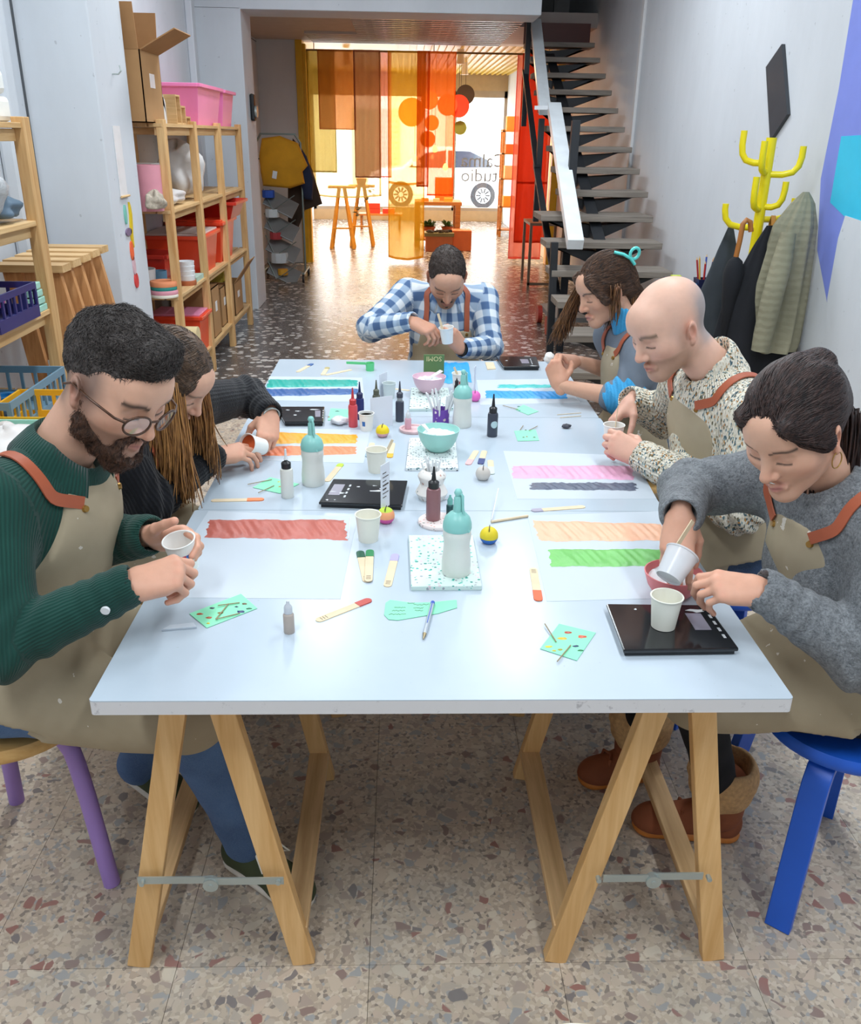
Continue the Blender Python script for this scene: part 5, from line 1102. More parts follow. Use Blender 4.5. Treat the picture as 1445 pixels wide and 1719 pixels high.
note(((-0.445, 1.443), (-0.361, 1.518), (-0.403, 1.577), (-0.490, 1.497)), 'green note with brown and navy paint dabs by the man in green', (((-0.470, 1.495), .007, '#b0502f'), ((-0.448, 1.481), .007, '#b5552f'), ((-0.450, 1.518), .006, '#26414a'), ((-0.391, 1.504), .009, '#1f2f6a'), ((-0.430, 1.499), .006, '#8a6a2a'), ((-0.389, 1.535), .006, '#6a4a32'), ((-0.445, 1.459), .004, '#d9b92a'), ((-0.377, 1.516), .006, '#2a6a4a'), ((-0.403, 1.523), .004, '#20304f')), (((-0.433, 1.470), (-0.420, 1.532)), ((-0.439, 1.523), (-0.399, 1.537)), ((-0.432, 1.470), (-0.391, 1.495))))
note(((0.181, 1.368), (0.242, 1.328), (0.296, 1.424), (0.231, 1.457)), 'green note with yellow and red paint dabs by the kitchen scale', (((0.228, 1.403), .009, '#e0b52a'), ((0.198, 1.374), .007, '#d9c92a'), ((0.243, 1.424), .008, '#b5402f'), ((0.267, 1.409), .009, '#d9532f'), ((0.249, 1.376), .006, '#23365f'), ((0.255, 1.361), .006, '#1f7a4a'), ((0.218, 1.364), .005, '#a89a2a'), ((0.206, 1.360), .004, '#c9b52a')), (((0.202, 1.451), (0.214, 1.388)), ((0.205, 1.320), (0.239, 1.376))))
note(((-0.109, 1.492), (-0.100, 1.474), (-0.082, 1.471), (-0.003, 1.497), (0.036, 1.520), (0.037, 1.552), (-0.013, 1.542), (-0.056, 1.540), (-0.098, 1.552), (-0.107, 1.540)), 'torn green note with handwriting under the pen')
# handwriting on the torn note
o_ = bpy.data.objects['green_note.002']; mbw = MB()
for i, (q, w_, s_) in enumerate((((-0.078, 1.520), .022, 1), ((-0.081, 1.508), .026, 2), ((-0.083, 1.494), .034, 3), ((-0.056, 1.537), .014, 4), ((-0.035, 1.532), .032, 5), ((-0.041, 1.518), .02, 6), ((-0.040, 1.508), .016, 7))):
    r_ = np.random.default_rng(s_); n_ = 14
    pts = [(q[0]-w_/2+w_*j/n_, q[1]+.0022*(r_.random()-.5)*2, TZ+.0018) for j in range(n_+1)]; MB().tube(pts, .0005, 4).build('handwriting', mat('pen_ink', '#2f4a5a', .7), o_)
note(((-0.395, 2.122), (-0.352, 2.190), (-0.436, 2.238), (-0.472, 2.163)), 'green note under the white paint bottle', (((-0.408, 2.203), .004, '#d9c02a'), ((-0.401, 2.168), .004, '#c9a02a')), (((-0.487, 2.176), (-0.429, 2.216)), ((-0.450, 2.117), (-0.417, 2.172))))
note(((0.283, 2.560), (0.351, 2.567), (0.355, 2.675), (0.284, 2.661)), 'green note with dark dabs above the pink strip', (((0.305, 2.595), .005, '#4a4440'), ((0.317, 2.601), .004, '#a0523f'), ((0.340, 2.596), .005, '#3a4436'), ((0.322, 2.668), .004, '#2a332f')), (((0.303, 2.661), (0.319, 2.711)), ((0.331, 2.656), (0.365, 2.706))))
note(((0.352, 2.838), (0.394, 2.880), (0.351, 2.959), (0.316, 2.900)), 'green note with teal dabs below the bright blue strip', (((0.331, 2.936), .006, '#1f7f74'), ((0.329, 2.886), .005, '#1f6f8a')), (((0.276, 2.935), (0.326, 2.893)),))
note(((-0.321, 2.762), (-0.257, 2.770), (-0.260, 2.886), (-0.322, 2.899)), 'green note with a dark smear by the coral bottle', (((-0.297, 2.864), .009, '#1f5a5a'), ((-0.320, 2.796), .005, '#a8662a')))
# ---- card holder balls
def ball(p, label, cols, r=.021, card=None, z=TZ):
    x, y = p; T = thing('card_holder', label, 'card holder', (x, y, z)); n_ = 12
    for i, cc in enumerate(cols):
        t0, t1 = i/len(cols), (i+1)/len(cols); a0, a1 = -1.05+2.62*t0, -1.05+2.62*t1
        pr = [(r*math.cos(a0+(a1-a0)*j/n_), r*.86+r*math.sin(a0+(a1-a0)*j/n_)) for j in range(n_+1)]
        if i == 0: pr = [(0, pr[0][1])]+pr
        if i == len(cols)-1: pr[-1] = (0, pr[-1][1])
        MB().lathe(pr, (x, y, z), 28).build('layer', mat('ball_'+cc.strip('#'), cc, .55, .04), T, smooth=50)
    MB().box((x, y-r*.15, z+r*1.72), (.0016, r*1.1, .010), Rz(-8)).build('slot', mat('slot_dark', '#3a3834', .8), T)
    return T
def card(a, b, h, label, m=M_CARDW, lean=0, text=None, z=TZ, rows=0):
    A, B = Vector((a[0], a[1], z)), Vector((b[0], b[1], z)); u = Vector((0, lean, h)); n_ = (B-A).cross(u).normalized()*.0006
    T = thing('paper_card', label, 'card', tuple((A+B)/2)); v = [A-n_, B-n_, B+u-n_, A+u-n_, A+n_, B+n_, B+u+n_, A+u+n_]
    MB().add(v, [(3, 2, 1, 0), (4, 5, 6, 7), (0, 1, 5, 4), (1, 2, 6, 5), (2, 3, 7, 6), (3, 0, 4, 7)]).build('sheet', m, T)
    s_ = 1 if n_.y < 0 else -1
    for k_ in range(rows):
        p = A+u*(.80-.09*k_)+n_*s_*1.6; MB().bar(p+(B-A)*.2, p+(B-A)*(.85 if k_ % 2 else .6), .0008, .0035 if k_ in (3, 4) else .0018).build('print_line', mat('pen_ink', '#4a4440'), T)
ball((-0.137, 2.599), 'yellow ball card holder with pink base', ('#e0a9b0', '#f0d21e', '#f0d21e'))
ball((0.127, 1.826), 'yellow over blue ball card holder beside the dowel', ('#2c6fc4', '#e6cf2a', '#e6cf2a'), .0215)
ball((-0.114, 1.940), 'lime, peach and magenta ball card holder holding a printed card', ('#d958a0', '#f5a878', '#c6e04a'), .0215)
ball((0.147, 2.232), 'grey stone ball card holder below the navy tipped stick', ('#cfc8c0', '#cfc8c0', '#cfc8c0'), .0205)
ball((0.183, 3.007), 'hot pink ball card holder by the far squeeze bottle', ('#ea6fc0', '#ea6fc0', '#ea6fc0'), .020)
p0 = (-0.122, 1.944); card((p0[0]-.004, p0[1]+.0), (p0[0]+.016, p0[1]+.035), .115, 'printed price card standing in the tricolour ball', rows=7, z=TZ+.03)
card((-0.177, 2.683), (-0.107, 2.715), .10, 'blank white card propped behind the yellow ball')
card((-0.158, 3.037), (-0.131, 3.084), .085, 'narrow white card standing near the translucent cup')
p0 = (0.184, 3.015); card((p0[0]-.006, p0[1]), (p0[0]+.002, p0[1]+.03), .09, 'slim white card standing in the hot pink ball', z=TZ+.03)
# ---- straws, vase, pen, book and the rest
def bundle(c, n_, r, h, spread, label, m, group, seed, rad=.0025):
    r_ = np.random.default_rng(seed)
    for i in range(n_):
        a, q = r_.random()*6.28, r*math.sqrt(r_.random()); p = Vector((c[0]+q*math.cos(a), c[1]+q*math.sin(a), c[2])); t = Vector((spread*(q/r)*math.cos(a)+(.01*r_.standard_normal()), spread*(q/r)*math.sin(a), h*(.85+.25*r_.random())))
        solo('stir_stick', MB().cyl(p, p+t, rad, n=8), m, label, 'stick', tuple(p), group)
c = T3((0.051, 2.738)); T = thing('stick_tin', 'purple patterned tin full of white sticks', 'tin', c)
MB().lathe([(0, 0), (.027, 0), (.027, .052), (.025, .052), (.025, .004), (0, .004)], c, 28).build('tin', terrazzo('purple_pattern', '#6f45a8', ['#e8e0ea', '#d9c9c0', '#f0e6e0', '#5a3592'], 70, .35), T, smooth=45)
bundle((c[0], c[1], c[2]+.006), 16, .018, .10, .025, 'white stick standing in the purple tin', M_WHITESTK, 'white sticks in the purple tin', 4, .0028)
c = T3((0.002, 2.097)); T = thing('terrazzo_vase', 'white flecked hourglass vase holding pale rods', 'vase', c)
MB().lathe([(0, 0), (.033, 0), (.040, .014), (.042, .018), (.030, .042), (.031, .046), (.037, .062), (.036, .066), (.024, .078), (.019, .079), (.017, .072), (.02, .05), (0, .04)], c, 28).build('vase', M_TZP2 if False else terrazzo('white_flecked', '#ece9e4', ['#c99a8c', '#8ea398', '#b0a8a2', '#6f7a80'], 90, .72), T, smooth=35)
bundle((c[0], c[1], c[2]+.042), 14, .011, .065, .004, 'pale rod standing in the flecked vase', M_WHITESTK, 'pale rods in the vase', 9, .0022)
a, b = (-0.013, 1.527), (-0.034, 1.397); T = thing('ballpoint_pen', 'clear ballpoint pen with blue end across the torn note', 'pen', (a[0], a[1], TZ)); A, B = Vector((a[0], a[1], TZ+.0062)), Vector((b[0], b[1], TZ+.0042)); d = (B-A).normalized()
MB().cyl(A, A+(B-A)*.86, .0040, n=10).build('barrel', mat('clear_barrel', '#b5bfc9', .15), T, smooth=40); MB().cyl(A+(B-A)*.86, B, .0040, .0008, n=10).build('tip', mat('brass_tip', '#9a8a6a', .3, metal=.7), T); MB().cyl(A-d*.006, A+d*.002, .0043, n=10).build('end_plug', mat('blue_plug', '#3f5fc4', .4), T)
MB().cyl(A+Vector((0, 0, .0038)), A+(B-A)*.6+Vector((0, 0, .0038)), .0009, n=6).build('refill', mat('blue_plug', '#3f5fc4'), T)
q = (0.458, 2.695); solo('dark_pebble', blob((q[0], q[1], TZ+.007), (.014, .009, .008), 3, 12), mat('dark_stone', '#4d4d57', .6), 'small dark pebble lying near the table edge', 'pebble', (q[0], q[1], TZ), smooth=180)
quad('wooden_tag', 'small bare wooden square at the far edge', 'tag', ((0.268, 3.458), (0.303, 3.469), (0.304, 3.580), (0.269, 3.579)), .003, M_STICK)
bx_a, bx_b = (0.008, 3.392), (0.089, 3.404)
T = thing('green_booklet', 'olive green booklet standing upright near the man in plaid', 'booklet', ((bx_a[0]+bx_b[0])/2, bx_a[1], TZ))
ww = bx_b[0]-bx_a[0]; yb = bx_a[1]
MB().bb((bx_a[0], yb, TZ), (bx_b[0], yb+.008, TZ+.075)).build('cover', mat('olive_green_card', '#5f7d4a', .6), T)
mt = Matrix.Translation(((bx_a[0]+bx_b[0])/2, yb-.0005, TZ+.060)) @ Matrix(((-1, 0, 0, 0), (0, 0, 1, 0), (0, -1, 0, 0), (0, 0, 0, 1)))
text_mb('SOMI', .027, mt, .0003).build('lettering', mat('sand_print', '#d9cf9a', .6), T)
T = thing('folded_paper', 'scrap of white paper beside the dabbed note', 'paper', T3((-0.496, 1.437))); pa = [(-0.527, 1.433), (-0.464, 1.443), (-0.473, 1.459), (-0.516, 1.450)]
MB().prism([tuple(p) for p in pa], TZ+.0005, TZ+.004).build('scrap', M_PAPER, T)
q = (-0.280, 2.725); solo('crumpled_foil', blob((q[0], q[1], TZ+.012), (.03, .022, .014), 11, 12), mat('crumpled_film', '#dfe3e8', .3, .1, 20, 1.0, 40), 'crumpled clear film by the coral red bottle', 'film', (q[0], q[1], TZ), smooth=180)

# ================================================================= PEOPLE: joints in metres
PEOPLE = {
 'A': dict(hip=(-.93, 1.60, .53), neck=(-.722, 1.595, 1.035), head=(-.600, 1.575, 1.170), face=(.70, -.48, -.52), shR=(-.800, 1.445, .985), shL=(-.745, 1.755, .980),
           elR=(-.770, 1.315, .770), wrR=(-.562, 1.392, .850), elL=(-.780, 1.760, .760), wrL=(-.590, 1.625, .840),
           kneR=(-.50, 1.46, .52), ankR=(-.43, 1.56, .10), kneL=(-.56, 1.76, .51), ankL=(-.74, 1.80, .12)),
 'B': dict(hip=(-.90, 2.22, .53), neck=(-.745, 2.14, .925), head=(-.648, 2.125, 1.038), face=(.74, -.12, -.64), shR=(-.77, 2.01, .885), shL=(-.665, 2.315, .905),
           elR=(-.705, 2.005, .745), wrR=(-.590, 2.255, .788), elL=(-.550, 2.590, .860), wrL=(-.462, 2.455, .845),
           kneR=(-.50, 2.12, .50), ankR=(-.55, 2.15, .09), kneL=(-.50, 2.34, .50), ankL=(-.55, 2.34, .09)),
 'C': dict(hip=(.12, 4.06, .53), neck=(.120, 3.96, .965), head=(.112, 3.815, 1.045), face=(.02, -.70, -.70), shR=(-.055, 3.99, .940), shL=(.285, 3.99, .925),
           elR=(-.215, 3.80, .825), wrR=(-.035, 3.655, .885), elL=(.310, 3.82, .745), wrL=(.180, 3.655, .770),
           kneR=(.0, 3.72, .50), ankR=(.0, 3.76, .09), kneL=(.24, 3.72, .50), ankL=(.24, 3.76, .09)),
 'D': dict(hip=(.86, 3.06, .53), neck=(.735, 3.07, .975), head=(.630, 3.085, 1.110), face=(-.86, -.30, -.36), shR=(.705, 3.22, .925), shL=(.755, 2.93, .920),
           elR=(.770, 3.22, .770), wrR=(.570, 3.165, .840), elL=(.690, 2.89, .775), wrL=(.475, 2.965, .800),
           kneR=(.48, 3.18, .50), ankR=(.52, 3.18, .09), kneL=(.48, 2.96, .50), ankL=(.52, 2.96, .09)),
 'E': dict(hip=(.90, 2.26, .53), neck=(.755, 2.255, 1.030), head=(.610, 2.235, 1.155), face=(-.80, -.36, -.46), shR=(.745, 2.43, .968), shL=(.815, 2.085, .965),
           elR=(.770, 2.64, .785), wrR=(.625, 2.575, .860), elL=(.790, 2.03, .735), wrL=(.588, 2.262, .790),
           kneR=(.48, 2.42, .50), ankR=(.52, 2.42, .09), kneL=(.50, 2.14, .50), ankL=(.60, 2.14, .09)),
 'F': dict(hip=(.92, 1.55, .53), neck=(.750, 1.535, 1.000), head=(.635, 1.485, 1.118), face=(-.70, -.52, -.50), shR=(.720, 1.70, .945), shL=(.805, 1.375, .945),
           elR=(.565, 1.790, .880), wrR=(.482, 1.580, .910), elL=(.772, 1.315, .740), wrL=(.580, 1.375, .850),
           kneR=(.52, 1.72, .51), ankR=(.562, 1.880, .13), kneL=(.55, 1.52, .52), ankL=(.703, 1.663, .13)),
}

# ================================================================= SOFT BODIES: distance fields meshed with surface nets
def V3(p): return np.asarray(p, np.float32)
def unit(v): v = np.asarray(v, float); return v/np.linalg.norm(v)
class Vol:
    def __init__(s, lo, hi, vx):
        s.vx = vx; s.lo = np.asarray(lo, float); s.n = np.ceil((np.asarray(hi, float)-s.lo)/vx).astype(int)+1
        s.d = np.full(s.n, .5, np.float32); s.ax = [(s.lo[i]+vx*np.arange(s.n[i])).astype(np.float32) for i in range(3)]
    def sl(s, lo, hi):
        a = np.clip(np.floor((np.asarray(lo)-s.lo)/s.vx).astype(int), 0, s.n); b = np.clip(np.ceil((np.asarray(hi)-s.lo)/s.vx).astype(int)+1, 0, s.n)
        return tuple(slice(a[i], b[i]) for i in range(3))
    def grid(s, sl): return s.ax[0][sl[0]][:, None, None], s.ax[1][sl[1]][None, :, None], s.ax[2][sl[2]][None, None, :]
    def put(s, fn, lo, hi, k, mode='add', pad=.0):
        m = k+2*s.vx+pad; sl = s.sl(np.asarray(lo)-m, np.asarray(hi)+m)
        if any(q.stop <= q.start for q in sl): return s
        X, Y, Z = s.grid(sl); p = fn(X, Y, Z); a = s.d[sl]; k = max(k, 1e-5)
        if mode == 'add': h = np.maximum(k-np.abs(a-p), 0)/k; s.d[sl] = np.minimum(a, p)-h*h*k*.25
        else: p = -p; h = np.maximum(k-np.abs(a-p), 0)/k; s.d[sl] = np.maximum(a, p)+h*h*k*.25
        return s
    def cone(s, p, q, r1, r2=None, k=.02, flat=None, mode='add'):
        p, q = np.asarray(p, float), np.asarray(q, float); r2 = r1 if r2 is None else r2; w = q-p; L2 = max(float(w@w), 1e-9); R = max(r1, r2)*(1 if not flat else max(1, flat[1]))
        def fn(X, Y, Z):
            x, y, z = X-np.float32(p[0]), Y-np.float32(p[1]), Z-np.float32(p[2])
            t = np.clip((x*np.float32(w[0])+y*np.float32(w[1])+z*np.float32(w[2]))/np.float32(L2), 0, 1)
            ex, ey, ez = x-t*np.float32(w[0]), y-t*np.float32(w[1]), z-t*np.float32(w[2])
            if flat:
                n, f = unit(flat[0]), flat[1]; dn = (ex*np.float32(n[0])+ey*np.float32(n[1])+ez*np.float32(n[2]))*np.float32(1/f-1)
                ex, ey, ez = ex+dn*np.float32(n[0]), ey+dn*np.float32(n[1]), ez+dn*np.float32(n[2])
            return np.sqrt(ex*ex+ey*ey+ez*ez)-(np.float32(r1)+np.float32(r2-r1)*t)
        return s.put(fn, np.minimum(p, q)-R, np.maximum(p, q)+R, k, mode)
    def ell(s, c, r, R=None, k=.02, mode='add'):
        c = np.asarray(c, float); r = np.asarray(r, float); R = np.eye(3) if R is None else np.asarray(R, float); A = R.T.astype(np.float32); ext = np.sqrt((R**2)@(r**2))
        def fn(X, Y, Z):
            x, y, z = X-np.float32(c[0]), Y-np.float32(c[1]), Z-np.float32(c[2])
            u = [A[i, 0]*x+A[i, 1]*y+A[i, 2]*z for i in range(3)]
            k0 = np.sqrt(sum((u[i]/np.float32(r[i]))**2 for i in range(3))); k1 = np.sqrt(sum((u[i]/np.float32(r[i]**2))**2 for i in range(3)))+1e-6
            return k0*(k0-1)/k1
        return s.put(fn, c-ext, c+ext, k, mode)
    def box(s, c, h, R=None, rad=.004, k=.004, mode='add'):
        c = np.asarray(c, float); h = np.asarray(h, float); R = np.eye(3) if R is None else np.asarray(R, float); A = R.T.astype(np.float32); ext = np.abs(R)@h
        def fn(X, Y, Z):
            x, y, z = X-np.float32(c[0]), Y-np.float32(c[1]), Z-np.float32(c[2])
            q = [np.abs(A[i, 0]*x+A[i, 1]*y+A[i, 2]*z)-np.float32(h[i]-rad) for i in range(3)]
            return np.sqrt(sum(np.maximum(t, 0)**2 for t in q))+np.minimum(np.maximum(np.maximum(q[0], q[1]), q[2]), 0)-np.float32(rad)
        return s.put(fn, c-ext, c+ext, k, mode)
    def cut(s, n, c, k=.004):
        """keep the side where (p-c).n < 0"""
        n = unit(n); X, Y, Z = s.grid(tuple(slice(0, m) for m in s.n)); p = (X-np.float32(c[0]))*np.float32(n[0])+(Y-np.float32(c[1]))*np.float32(n[1])+(Z-np.float32(c[2]))*np.float32(n[2])
        h = np.maximum(k-np.abs(s.d-p), 0)/k; s.d = np.maximum(s.d, p)+h*h*k*.25; return s
    def warp(s, fn, band=.03):
        """add a displacement field near the surface"""
        m = np.abs(s.d) < band; i = np.argwhere(m); P = s.lo+s.vx*i; s.d[m] += fn(P).astype(np.float32); return s
    def sample(s, P):
        q = (np.asarray(P)-s.lo)/s.vx; q = np.clip(q, 0, s.n-1.001); i = q.astype(int); f = q-i; o = 0
        for a in (0, 1):
            for b in (0, 1):
                for c in (0, 1):
                    w = (f[:, 0] if a else 1-f[:, 0])*(f[:, 1] if b else 1-f[:, 1])*(f[:, 2] if c else 1-f[:, 2]); o = o+w*s.d[i[:, 0]+a, i[:, 1]+b, i[:, 2]+c]
        return o
    def project(s, P, off=0.0, it=6):
        P = np.array(P, float); e = s.vx
        for _ in range(it):
            d = s.sample(P)-off; g = np.stack([s.sample(P+e*np.eye(3)[j])-s.sample(P-e*np.eye(3)[j]) for j in range(3)], 1)/(2*e)
            g /= (np.sum(g*g, 1)[:, None]+1e-6); P -= g*np.clip(d, -.03, .03)[:, None]
        return P
    def mesh(s):
        d = s.d; ins = d < 0; nx, ny, nz = s.n
        c = np.zeros((nx-1, ny-1, nz-1), np.int8)
        for a in (0, 1):
            for b in (0, 1):
                for e in (0, 1): c += ins[a:nx-1+a, b:ny-1+b, e:nz-1+e]
        act = (c > 0) & (c < 8); I = np.argwhere(act); idx = np.full(c.shape, -1, np.int64); idx[act] = np.arange(len(I))
        co = np.array([(a, b, e) for a in (0, 1) for b in (0, 1) for e in (0, 1)]); D = np.stack([d[I[:, 0]+a, I[:, 1]+b, I[:, 2]+e] for a, b, e in co], 1)
        acc = np.zeros((len(I), 3)); cnt = np.zeros(len(I))
        for i in range(8):
            for j in range(i+1, 8):
                if np.abs(co[i]-co[j]).sum() != 1: continue
                m = (D[:, i] < 0) != (D[:, j] < 0); t = D[:, i]/(D[:, i]-D[:, j]+1e-12); t = np.where(m, t, 0)
                acc += m[:, None]*(co[i]+t[:, None]*(co[j]-co[i])); cnt += m
        V = s.lo+s.vx*(I+acc/np.maximum(cnt, 1)[:, None]); F = []
        for ax in range(3):
            o1, o2 = [(1, 2), (2, 0), (0, 1)][ax]; sh = [slice(None)]*3; sh2 = [slice(None)]*3; sh[ax] = slice(0, -1); sh2[ax] = slice(1, None)
            A, B = ins[tuple(sh)], ins[tuple(sh2)]; E = np.argwhere(A != B)
            ok = (E[:, o1] > 0) & (E[:, o2] > 0) & (E[:, o1] < s.n[o1]-1) & (E[:, o2] < s.n[o2]-1); E = E[ok]
            u, v = np.eye(3, dtype=int)[o1], np.eye(3, dtype=int)[o2]
            q = np.stack([idx[tuple((E-u-v).T)], idx[tuple((E-v).T)], idx[tuple(E.T)], idx[tuple((E-u).T)]], 1)
            fl_ = A[tuple(E.T)]; q[~fl_] = q[~fl_][:, ::-1]; F.append(q)
        return V, np.concatenate(F)

def relax(V, F, it=1, w=.5):
    for _ in range(it):
        acc = np.zeros_like(V); cnt = np.zeros(len(V))
        for a, b in ((0, 1), (1, 2), (2, 3), (3, 0)):
            np.add.at(acc, F[:, a], V[F[:, b]]); np.add.at(acc, F[:, b], V[F[:, a]]); np.add.at(cnt, F[:, a], 1); np.add.at(cnt, F[:, b], 1)
        V = V*(1-w)+w*acc/np.maximum(cnt, 1)[:, None]
    return V
def mesh_obj(name, V, F, m, parent, cols=None, uv=None):
    """link a mesh given as arrays (world space) as ONE object under its parent"""
    off = np.array(parent['_base']) if parent is not None and '_base' in parent else np.zeros(3)
    me = bpy.data.meshes.new(name); me.vertices.add(len(V)); me.vertices.foreach_set('co', (V-off).astype(np.float32).ravel())
    me.loops.add(F.size); me.loops.foreach_set('vertex_index', F.astype(np.int32).ravel()); me.polygons.add(len(F))
    me.polygons.foreach_set('loop_start', np.arange(0, F.size, 4, dtype=np.int32)); me.polygons.foreach_set('use_smooth', np.ones(len(F), bool)); me.update(calc_edges=True); me.validate()
    if cols is not None: a = me.attributes.new('col', 'FLOAT_COLOR', 'POINT'); a.data.foreach_set('color', np.concatenate([cols, np.ones((len(V), 1))], 1).astype(np.float32).ravel())
    if uv is not None: a = me.attributes.new('uvw', 'FLOAT_VECTOR', 'POINT'); a.data.foreach_set('vector', uv.astype(np.float32).ravel())
    me.materials.append(m); o = bpy.data.objects.new(name, me); COL.objects.link(o)
    if parent is not None:
        o.parent = parent
        if '_base' in parent: o['_base'] = tuple(parent['_base'])
    return o
def wob(P, f, seed, n=5):
    r_ = np.random.default_rng(seed); o = np.zeros(len(P))
    for i in range(n): k_ = r_.normal(size=3); k_ = k_/np.linalg.norm(k_)*f*(.6+.8*r_.random()); o += np.sin(P@k_+r_.random()*6.28)
    return o/n
def frame(fwd, upv=(0, 0, 1)):
    f = unit(fwd); l = unit(np.cross(upv, f)); u = np.cross(f, l); return np.stack([f, l, u], 1)

# ---- skin, cloth and hair materials
def skin_mat():
    k = NT('skin'); a = k.attr('col'); v = k.coord('Object'); n = k.noise(v, 60, 4)
    hs = k.node('ShaderNodeHueSaturation'); k.link(a.outputs['Color'], hs.inputs['Color']); k.link(k.math('MULTIPLY_ADD', n, .16, .92), hs.inputs['Value']); k.color(hs.outputs[0])
    k.set(Roughness=.48, Subsurface_Weight=.12, Subsurface_Scale=.006); k.b.inputs['Subsurface Radius'].default_value = (1, .35, .2); k.b.inputs['Specular IOR Level'].default_value = .35
    k.bump(k.noise(v, 420, 2), .08, .0006); return k.m
M_SKIN = skin_mat()
def cloth_mat(name, c1, c2, kind='plain', rough=.85, scale=1.0):
    k = NT(name); a = k.attr('uvw'); v = a.outputs['Vector']; ob = k.coord('Object'); big = k.noise(ob, 7, 3)
    if kind == 'cord':
        w = k.node('ShaderNodeTexWave', wave_type='BANDS', bands_direction='X'); w.inputs['Scale'].default_value = 48; w.inputs['Distortion'].default_value = .4; k.link(v, w.inputs['Vector'])
        k.color(k.mix(k.math('MULTIPLY', w.outputs[1], .8), k.ramp(big, [(.3, C(c2)), (.7, C(c1))]), C(c2))); k.bump(w.outputs[1], .5, .0022)
    elif kind == 'knit':
        w = k.node('ShaderNodeTexWave', wave_type='BANDS', bands_direction='X'); w.inputs['Scale'].default_value = 30*scale; w.inputs['Distortion'].default_value = 1.6; w.inputs['Detail Scale'].default_value = 6; k.link(v, w.inputs['Vector'])
        n = k.noise(ob, 190*scale, 2); k.color(k.mix(w.outputs[1], k.ramp(big, [(.3, C(c2)), (.7, C(c1))]), C(c2))); k.bump(k.math('ADD', w.outputs[1], n), .5, .003)
    elif kind == 'mottle':
        mp = k.node('ShaderNodeMapping'); mp.inputs['Scale'].default_value = (1, 1, .5); k.link(ob, mp.inputs[0])
        vo = k.node('ShaderNodeTexVoronoi'); vo.inputs['Scale'].default_value = 270; k.link(mp.outputs[0], vo.inputs['Vector']); s_ = k.node('ShaderNodeSeparateColor'); k.link(vo.outputs['Color'], s_.inputs[0])
        k.color(k.ramp(s_.outputs[0], [(0, C('#e9e3d3')), (.42, C('#d9d0ba')), (.60, C('#e6dfd0')), (.72, C('#55707a')), (.82, C('#b98a55')), (.88, C('#6e6a52')), (.95, C('#8fa5a5'))], 'CONSTANT'))
        w = k.node('ShaderNodeTexWave', wave_type='BANDS', bands_direction='X'); w.inputs['Scale'].default_value = 34; w.inputs['Distortion'].default_value = 2; k.link(v, w.inputs['Vector']); k.bump(k.math('ADD', w.outputs[1], vo.outputs['Distance']), .6, .004)
    elif kind == 'boucle':
        n = k.noise(ob, 230, 4, .7); n2 = k.noise(ob, 75, 3); k.color(k.ramp(k.math('MULTIPLY_ADD', n2, .35, k.math('MULTIPLY', n, .65)), [(.34, C(c2)), (.64, C(c1))])); k.bump(n, .9, .006)
    elif kind == 'plaid':
        sx = k.node('ShaderNodeSeparateXYZ'); k.link(v, sx.inputs[0])
        def band(o, f, ph): return k.math('MULTIPLY_ADD', k.math('SINE', k.math('MULTIPLY_ADD', o, f, ph)), .5, .5)
        sq = lambda o, f, ph: k.ramp(band(o, f, ph), [(.38, (0, 0, 0, 1)), (.62, (1, 1, 1, 1))]); bx_, by_ = sq(sx.outputs[0], 95, .4), sq(sx.outputs[1], 88, 1.0)
        f = k.math('MULTIPLY_ADD', bx_, .5, k.math('MULTIPLY', by_, .5)); f = k.math('MULTIPLY_ADD', k.noise(ob, 14, 3), .25, k.math('SUBTRACT', f, .12))
        k.color(k.ramp(f, [(.18, C('#d9e0e6')), (.40, C('#a9bccf')), (.62, C('#8a9fba')), (.90, C('#4d678e'))])); k.bump(k.noise(ob, 300, 2), .2, .001)
    elif kind == 'denim':
        n = k.noise(ob, 420, 2); w_ = k.ramp(big, [(.35, C(c2)), (.65, C(c1))]); k.color(k.mix(k.math('MULTIPLY', n, .35), w_, C('#8ea6c4'))); k.bump(n, .3, .001)
    elif kind == 'apron':
        sp = k.math('GREATER_THAN', k.noise(ob, 34, 3, .5), .70); n = k.noise(ob, 300, 2)
        k.color(k.mix(k.math('MULTIPLY', sp, .75), k.ramp(big, [(.25, C(c2)), (.75, C(c1))]), C('#e6e0d6'))); k.bump(n, .15, .001)
    else:
        k.color(k.ramp(big, [(.3, C(c2)), (.7, C(c1))])); k.bump(k.noise(ob, 260, 3), .3, .0015)
    k.set(Roughness=rough); k.b.inputs['Specular IOR Level'].default_value = .25; k.b.inputs['Sheen Weight'].default_value = .15 if kind in ('cord', 'boucle', 'knit') else 0; return k.m
def hair_mat(name, c1, c2, stretch=(1, 1, 1), scale=90):
    k = NT(name); v = k.attr('uvw').outputs['Vector']; mp = k.node('ShaderNodeMapping'); mp.inputs['Scale'].default_value = stretch; k.link(v, mp.inputs[0])
    n = k.noise(mp.outputs[0], scale, 4, .6, .3); k.color(k.ramp(n, [(.36, C(c2)), (.66, C(c1))])); k.set(Roughness=.42); k.b.inputs['Specular IOR Level'].default_value = .4; k.bump(n, .9, .004); return k.m
M_APRON = cloth_mat('beige_apron_canvas', '#b3a58c', '#a2947b', 'apron'); M_STRAP = mat('rust_leather_strap', '#a9573a', .55, .06, 20); M_BRASS = mat('brass_stud', '#b08a4a', .3, metal=.8)

